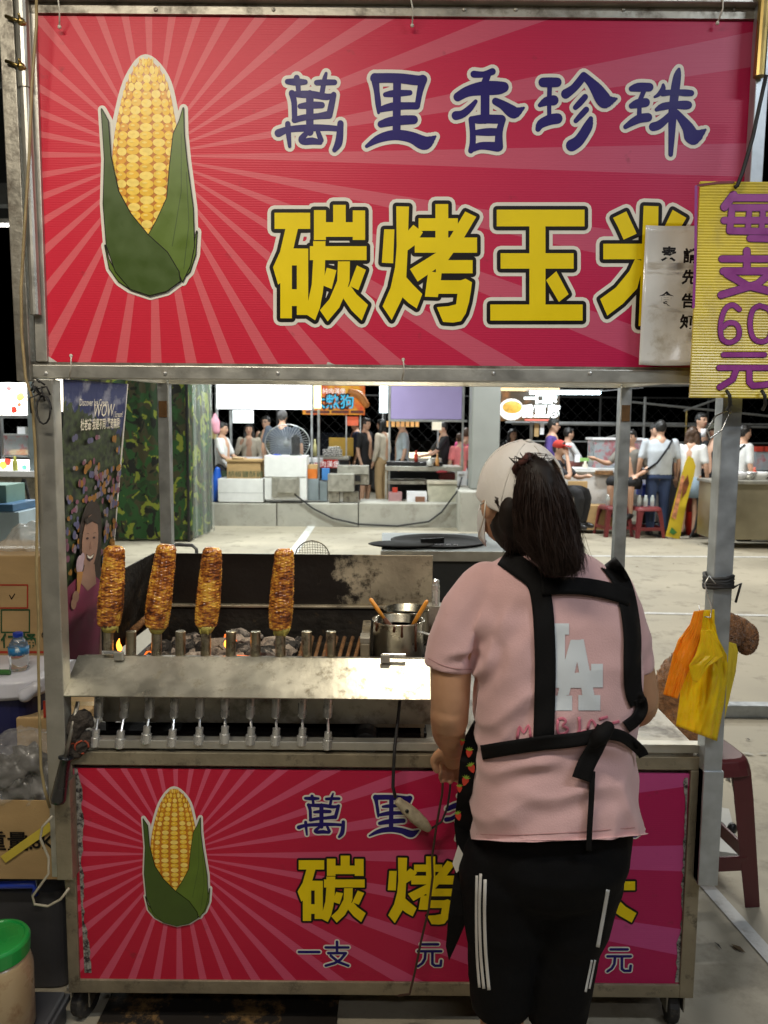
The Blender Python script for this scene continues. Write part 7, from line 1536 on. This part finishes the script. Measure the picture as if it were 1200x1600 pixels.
# ================================================================ the crowd
HB = mat('black_hair', (.012, .011, .010), .5, 0, .3, 30); HGR = mat('grey_hair', (.13, .13, .13), .6, 0, .3, 30); HBR = mat('brown_hair', (.06, .03, .015), .5, 0, .3, 30)
LIP = mat('lips', (.30, .08, .07), .5); EYE = mat('dark_eye', (.01, .01, .01), .3); GLS = mat('glasses_frame', (.015, .015, .015), .3)
def cloth(name, c): return mat('cloth_' + name, c, .85, 0, .12, 7, bump=.12, bscale=40)
def crowd(label, px, ytop, D, face, shirt, pants, hair=HB, hlen=0, shorts=False, arms=None, seat=None, glasses=False, cap=None, sleeve=.55, skirt=None, z0=0.0, wide=1.0, skin=SKINL, hscale=1.0, bag_strap=None, bow=0):
    """face: degrees, 0 looks at the camera, 90 to +x; the figure's height follows from where the top of its head shows"""
    p = at(px, ytop, D); hgt = p.z - z0 if seat is None else seat[1]
    th = thing('person', label, 'person', (p.x, D, z0)); k = hgt / 1.72
    base = Vector((p.x, D, z0 if seat is None else p.z - seat[0] * 1))
    M = Matrix.Translation(base) @ Matrix.Rotation(R(face), 4, 'Z') @ Matrix.Scale(k, 4)
    V = Vector
    if seat is None:
        hipz = .93; J = dict(pel=V((0, 0, .95)), ch=V((0, .0, 1.27)), nk=V((0, .01, 1.45)))
        legs = [[V((s * .09, 0, .92)), V((s * .10, -.015, .50)), V((s * .10, .02, .09))] for s in (-1, 1)]
        top = 1.72
    else:
        J = dict(pel=V((0, .05, .50)), ch=V((0, .02, .82)), nk=V((0, .0, 1.00))); top = 1.27
        legs = [[V((s * .09, .02, .50)), V((s * .14, -.38, .52)), V((s * .14, -.36, .09))] for s in (-1, 1)]
        M = Matrix.Translation(Vector((p.x, D, p.z - top * k))) @ Matrix.Rotation(R(face), 4, 'Z') @ Matrix.Scale(k, 4)
    hc = V((0, -.015 - bow * .03, top - .115)); sh_z = J['nk'].z - .05
    arms = arms or {}
    A = []
    for s in (-1, 1):
        sh = V((s * .175 * wide, .01, sh_z)); el, wr = arms.get(s, (V((s * .235 * wide, .02, sh_z - .28)), V((s * .24 * wide, -.05, sh_z - .51))))
        A.append((sh, V(el), V(wr)))
    b = MB(M)
    b.ball(hc, (.072, .088, .112), 16, 11); b.ball(hc + V((0, -.028, -.06)), (.05, .052, .052), 12, 8)
    b.limb([hc + V((0, -.082, .0)), hc + V((0, -.10, -.025))], [.010, .014], 8)
    for s in (-1, 1): b.ball(hc + V((s * .074, .008, -.01)), (.012, .02, .03), 8, 6)
    b.limb([hc + V((0, .02, -.07)), J['nk']], [.05, .056], 12)
    b.limb([J['nk'] + V((0, 0, -.05)), J['ch'], J['pel']], [.10, .13, .13], 14)
    for sh, el, wr in A:
        b.limb([sh, el, wr], [.048, .040, .028], 10); f = (wr - el).normalized()
        sd = f.cross(V((0, 0, 1))); sd = sd.normalized() if sd.length > .1 else V((0, 1, 0)); b.limb([wr, wr + f * .05, wr + f * .08], [.028, .036, .03], 8)
        for q in range(4): b.limb([wr + f * .08 + sd * (-.026 + .0175 * q), wr + f * (.145 - .006 * abs(q - 1.4)) + sd * (-.03 + .02 * q)], [.012, .010], 6)
        b.limb([wr + f * .03 - sd * .03, wr + f * .085 - sd * .055], [.013, .011], 6)
    for hp_, kn, an in legs:
        b.limb([hp_, kn, an], [.085, .058, .04], 12); b.limb([an + V((0, .03, -.05)), an + V((0, -.12, -.06))], [.036, .032], 8)
    o = b.build('body', skin, th); remesh(o, .016 * k, 3)
    s_ = MB(M); ww = .155 * wide
    zs = J['pel'].z
    s_.rings([(0, J['pel'].y, zs - .04, ww * 1.02, .125 * wide), (0, J['pel'].y, zs + .08, ww * .98, .12 * wide), (0, J['ch'].y, J['ch'].z, ww * 1.08, .125 * wide), (0, J['nk'].y, sh_z - .02, ww * 1.08, .10), (0, J['nk'].y, sh_z + .045, .10, .075)], 20)
    for sh, el, wr in A:
        e_ = sh.lerp(el, min(1, sleeve * 1.4)) if sleeve <= .7 else el
        pts = [sh, sh.lerp(e_, .5), e_]; rr = [.060, .057, .055]
        if sleeve > .7: pts.append(el.lerp(wr, .85)); rr.append(.046)
        if sleeve > .05: s_.limb(pts, rr, 12)
    o = s_.build('top', shirt, th); remesh(o, .017 * k, 4)
    if skirt:
        q = MB(M); q.rings([(0, 0, .62, .20, .16), (0, 0, .80, .18, .145), (0, 0, .98, .145, .12)], 20); o = q.build('skirt', skirt, th, smooth=True)
    else:
        q = MB(M); q.rings([(0, J['pel'].y, zs - .10, .155 * wide, .125 * wide), (0, J['pel'].y, zs + .03, .15 * wide, .12 * wide)], 18)
        for hp_, kn, an in legs: q.limb([hp_, kn] if shorts else [hp_, kn, an + V((0, 0, .03))], [.10, .088] if shorts else [.10, .078, .066], 12)
        o = q.build('trousers', pants, th); remesh(o, .018 * k, 3)
    for hp_, kn, an in legs:
        q = MB(M); q.limb([an + V((0, .03, -.052)), an + V((0, -.06, -.05)), an + V((0, -.14, -.062))], [.042, .045, .034], 10); q.build('shoe', BLACK, th, smooth=True)
    if hair:
        h_ = MB(M); h_.ball(hc + V((0, .018, .022)), (.082 * hscale, .088, .105), 16, 10)
        h_.ball(hc + V((0, -.055, .075)), (.06, .035, .03), 10, 7)
        if hlen:
            for s in (-1, 0, 1): h_.limb([hc + V((s * .055, .05 - .02 * abs(s), .03)), hc + V((s * .075, .055 - .03 * abs(s), -.12)), hc + V((s * .08, .04 - .06 * abs(s), -hlen))], [.045, .045, .02], 10)
        o = h_.build('hair', hair, th); remesh(o, .012 * k, 2)
        d_ = o.modifiers.new('rough', 'DISPLACE'); tx = bpy.data.textures.get('hairtex') or bpy.data.textures.new('hairtex', 'CLOUDS'); tx.noise_scale = .03; d_.texture = tx; d_.strength = .02; d_.texture_coords = 'GLOBAL'
    if cap:
        q = MB(M); q.ball(hc + V((0, .008, .05)), (.088, .10, .085), 18, 10); q.hexa([hc + V(v) for v in ((-.06, -.08, .045), (.06, -.08, .045), (.05, -.18, .025), (-.05, -.18, .025), (-.06, -.08, .055), (.06, -.08, .055), (.05, -.18, .035), (-.05, -.18, .035))]); q.build('cap', cap, th, smooth=False)
    for s in (-1, 1):
        q = MB(M); q.ball(hc + V((s * .03, -.080, .008)), (.011, .008, .006), 8, 5); q.build('eye', EYE, th)
        q = MB(M); q.ball(hc + V((s * .03, -.083, .028)), (.018, .006, .004), 8, 5); q.build('eyebrow', HB, th)
        if glasses: q = MB(M); q.tube([hc + V((s * .032 + .024 * math.cos(a * .6283), -.094, .006 + .017 * math.sin(a * .6283))) for a in range(11)], .003, 5); q.tube([hc + V((s * .056, -.092, .01)), hc + V((s * .078, .0, .008))], .003, 4); q.build('glasses', GLS, th)
    q = MB(M); q.ball(hc + V((0, -.086, -.052)), (.022, .008, .006), 8, 5); q.build('mouth', LIP, th)
    if bag_strap:
        q = MB(M); q.tube([V((-.13 * wide, .05, sh_z + .03)), V((-.07, .135 * wide, sh_z - .08)), V((.08, .14 * wide, sh_z - .30)), V((.17 * wide, .06, sh_z - .42))], .018, 6); q.build('strap', bag_strap, th, smooth=True)
        q = MB(M); q.box(V((.19 * wide, -.0, sh_z - .48)), (.07, .2, .16)); q.build('bag', bag_strap, th, bevel=.02)
    return th
V = Vector
JEAN = cloth('denim', (.035, .06, .14)); LDEN = cloth('light_denim', (.25, .34, .42)); BK = cloth('black', (.012, .012, .014)); NV = cloth('navy', (.015, .022, .05)); WH = cloth('white', (.66, .67, .66)); LG = cloth('pale_grey', (.46, .50, .54)); OL = cloth('olive', (.10, .105, .07)); CRM = cloth('cream', (.52, .47, .38)); TAN = cloth('tan', (.40, .28, .15)); SL = cloth('slate', (.06, .075, .10)); PK = cloth('pink', (.62, .10, .26)); COR = cloth('coral', (.75, .20, .20)); PUP = cloth('purple', (.08, .05, .22)); REDC = cloth('red', (.45, .03, .02)); LBL = cloth('pale_blue', (.45, .52, .55)); OG = cloth('grey_olive', (.16, .15, .13)); SHN = cloth('shiny_black', (.02, .02, .025))
eat = {-1: ((-.20, -.16, 1.10), (-.06, -.26, 1.28)), 1: ((.24, .0, 1.12), (.20, -.18, 1.02))}
crowd('vendor in white tee and mask by the hanging pink cloth', 347, 660, 13.6, 75, WH, BK, HB, arms={-1: ((-.22, -.12, 1.12), (-.08, -.34, 1.06)), 1: ((.22, -.10, 1.12), (.1, -.36, 1.08))})
crowd('woman with long black hair and cream cardigan lifting food to her mouth', 389, 662, 15.2, 8, CRM, BK, HB, hlen=.48, arms={-1: ((-.24, -.10, 1.14), (-.16, -.22, 1.32)), 1: ((.24, .0, 1.12), (.20, -.18, 1.02))}, sleeve=.9)
crowd('man in glasses and olive sleeveless top beside the long haired woman', 416, 650, 15.4, -22, OL, BK, HB, glasses=True, sleeve=.0)
crowd('grey haired broad man in slate tee seen from behind the fan', 441, 640, 13.75, 175, SL, JEAN, HGR, wide=1.35, z0=.12)
crowd('man in navy tee facing the hot dog stall', 556, 653, 16.6, -80, NV, BK, HB)
crowd('man in black tee and black shorts between the two signs', 571, 653, 15.8, 60, BK, BK, HB, shorts=True)
crowd('person in long cream shirt and tan trousers with bowed head', 597, 655, 16.0, -120, CRM, TAN, HB, sleeve=.9, hlen=.12)
crowd('man in pale blue tee standing under the purple board', 629, 652, 14.9, -85, LBL, BK, HB)
crowd('cook in black tee and glasses reaching over a hot plate', 693, 659, 15.4, -80, BK, BK, HB, glasses=True, arms={-1: ((-.2, -.2, 1.12), (-.1, -.46, 1.02)), 1: ((.2, -.2, 1.14), (.12, -.46, 1.06))})
crowd('woman in pink tee and jeans with tied brown hair beside the column', 729, 669, 15.0, 170, PK, LDEN, HBR, skin=SKINL)
crowd('child in coral shirt in front of the woman in pink', 719, 677, 14.7, 200, COR, WH, HBR)
crowd('dark haired vendor half hidden behind the cook cap', 801, 670, 14.6, 20, BK, BK, HB, hlen=.08)
crowd('man in glasses and purple polo looking sideways under the tofu sign', 864, 654, 13.0, 70, PUP, BK, HB, glasses=True)
crowd('man in white tee behind the purple polo', 888, 668, 13.6, 100, WH, BK, HB, arms={-1: ((-.2, -.2, 1.1), (-.1, -.4, 1.1)), 1: ((.2, -.2, 1.1), (.1, -.42, 1.08))})
crowd('person in red cap resting cheek on one hand at the tofu counter', 873, 689, 11.6, 55, SHN, BK, HB, cap=REDC, seat=(1.2, 1.72), arms={-1: ((-.2, -.26, .74), (-.04, -.15, 1.06)), 1: ((.22, -.2, .74), (.1, -.4, .76))})
crowd('seated man in grey olive tee and shorts beside the tofu counter', 987, 672, 12.1, -35, OG, BK, HB, seat=(1.2, 1.80), shorts=True, arms={-1: ((-.28, -.12, .78), (-.42, -.30, .84)), 1: ((.27, -.05, .72), (.2, -.30, .62))})
crowd('man in pale grey tee with black crossbody strap seen from behind', 1033, 657, 11.9, 178, LG, JEAN, HB, bag_strap=BK, wide=1.22)
crowd('dark haired man facing the man with the crossbody strap', 1024, 661, 12.9, 15, SL, BK, HB)
crowd('woman in white tee and pale denim skirt with long dark hair', 1083, 667, 11.8, 140, WH, LDEN, HBR, hlen=.34, skirt=LDEN)
crowd('tall man in black tee raising a white cup', 1096, 645, 12.6, 20, BK, BK, HB, arms={-1: ((-.24, -.02, 1.12), (-.22, -.2, 1.0)), 1: ((.22, -.15, 1.15), (.06, -.30, 1.27))})
crowd('woman in black dress and dark cap next to the tall man', 1118, 662, 12.3, -60, BK, BK, HB, hlen=.2, cap=cloth('dark_olive', (.05, .05, .03)))
crowd('man in white tee with black backpack strap by the steel cart', 1163, 664, 11.4, 95, WH, BK, HB, bag_strap=BK, wide=1.1)
p = at(1099, 683, 12.25); mb = MB(); mb.lathe([(0, 0), (.035, 0), (.045, .13), (0, .13)], p, 14); tag(mb.build('paper_cup', WHITEP, smooth=True), 'white paper cup held up by the tall man in black', 'cup')
# wire fence beyond the stalls
fe = thing('mesh_fence', 'dark wire mesh fence behind the far stalls', 'fence', (0, 19, 0))
WIRE = mat('fence_wire', (.05, .05, .05), .6, .3)
mb = MB()
for k in range(-44, 45):
    for s in (-1, 1): mb.tube([(k * .3 - s * 1.2, 19, 0), (k * .3 + s * 1.2, 19, 2.4)], .0025, 3, caps=False)
o = mb.build('mesh', WIRE, fe); o['kind'] = 'stuff'
for k in range(-5, 6): mb = MB(); mb.tube([(k * 2.6, 19, 0), (k * 2.6, 19, 2.5)], .03, 8); mb.build('post', WIRE, fe)
mb = MB(); mb.tube([(-14, 19, 2.4), (14, 19, 2.4)], .02, 8); mb.build('rail', WIRE, fe)

# dry leaves, twigs and scraps on the concrete
lt_ = MB(); rg = random.Random(31)
for k in range(150):
    x, y = rg.uniform(-4, 6), rg.uniform(2.6, 12); 
    if rg.random() < .35: x, y = rg.uniform(1.0, 2.4), rg.uniform(1.6, 5)
    a = rg.random() * 6.28; l_ = rg.uniform(.008, .035); w_ = l_ * rg.uniform(.12, .6); c = Vector((x, y, .005)); u = Vector((math.cos(a), math.sin(a), 0)) * l_; v = Vector((-math.sin(a), math.cos(a), 0)) * w_
    lt_.add([c - u, c - v * .8 + Vector((0, 0, .004)), c + u + Vector((0, 0, .003)), c + v + Vector((0, 0, .005))], [(0, 1, 2, 3)], rg.choice((0, 0, 1, 2)))
o = lt_.build('floor_litter', [mat('dry_leaf', (.12, .08, .04), .9), mat('pale_scrap', (.5, .48, .42), .9), mat('dark_scrap', (.04, .035, .03), .9)]); o['kind'] = 'stuff'; o['label'] = 'dry leaves and scraps scattered on the concrete floor'
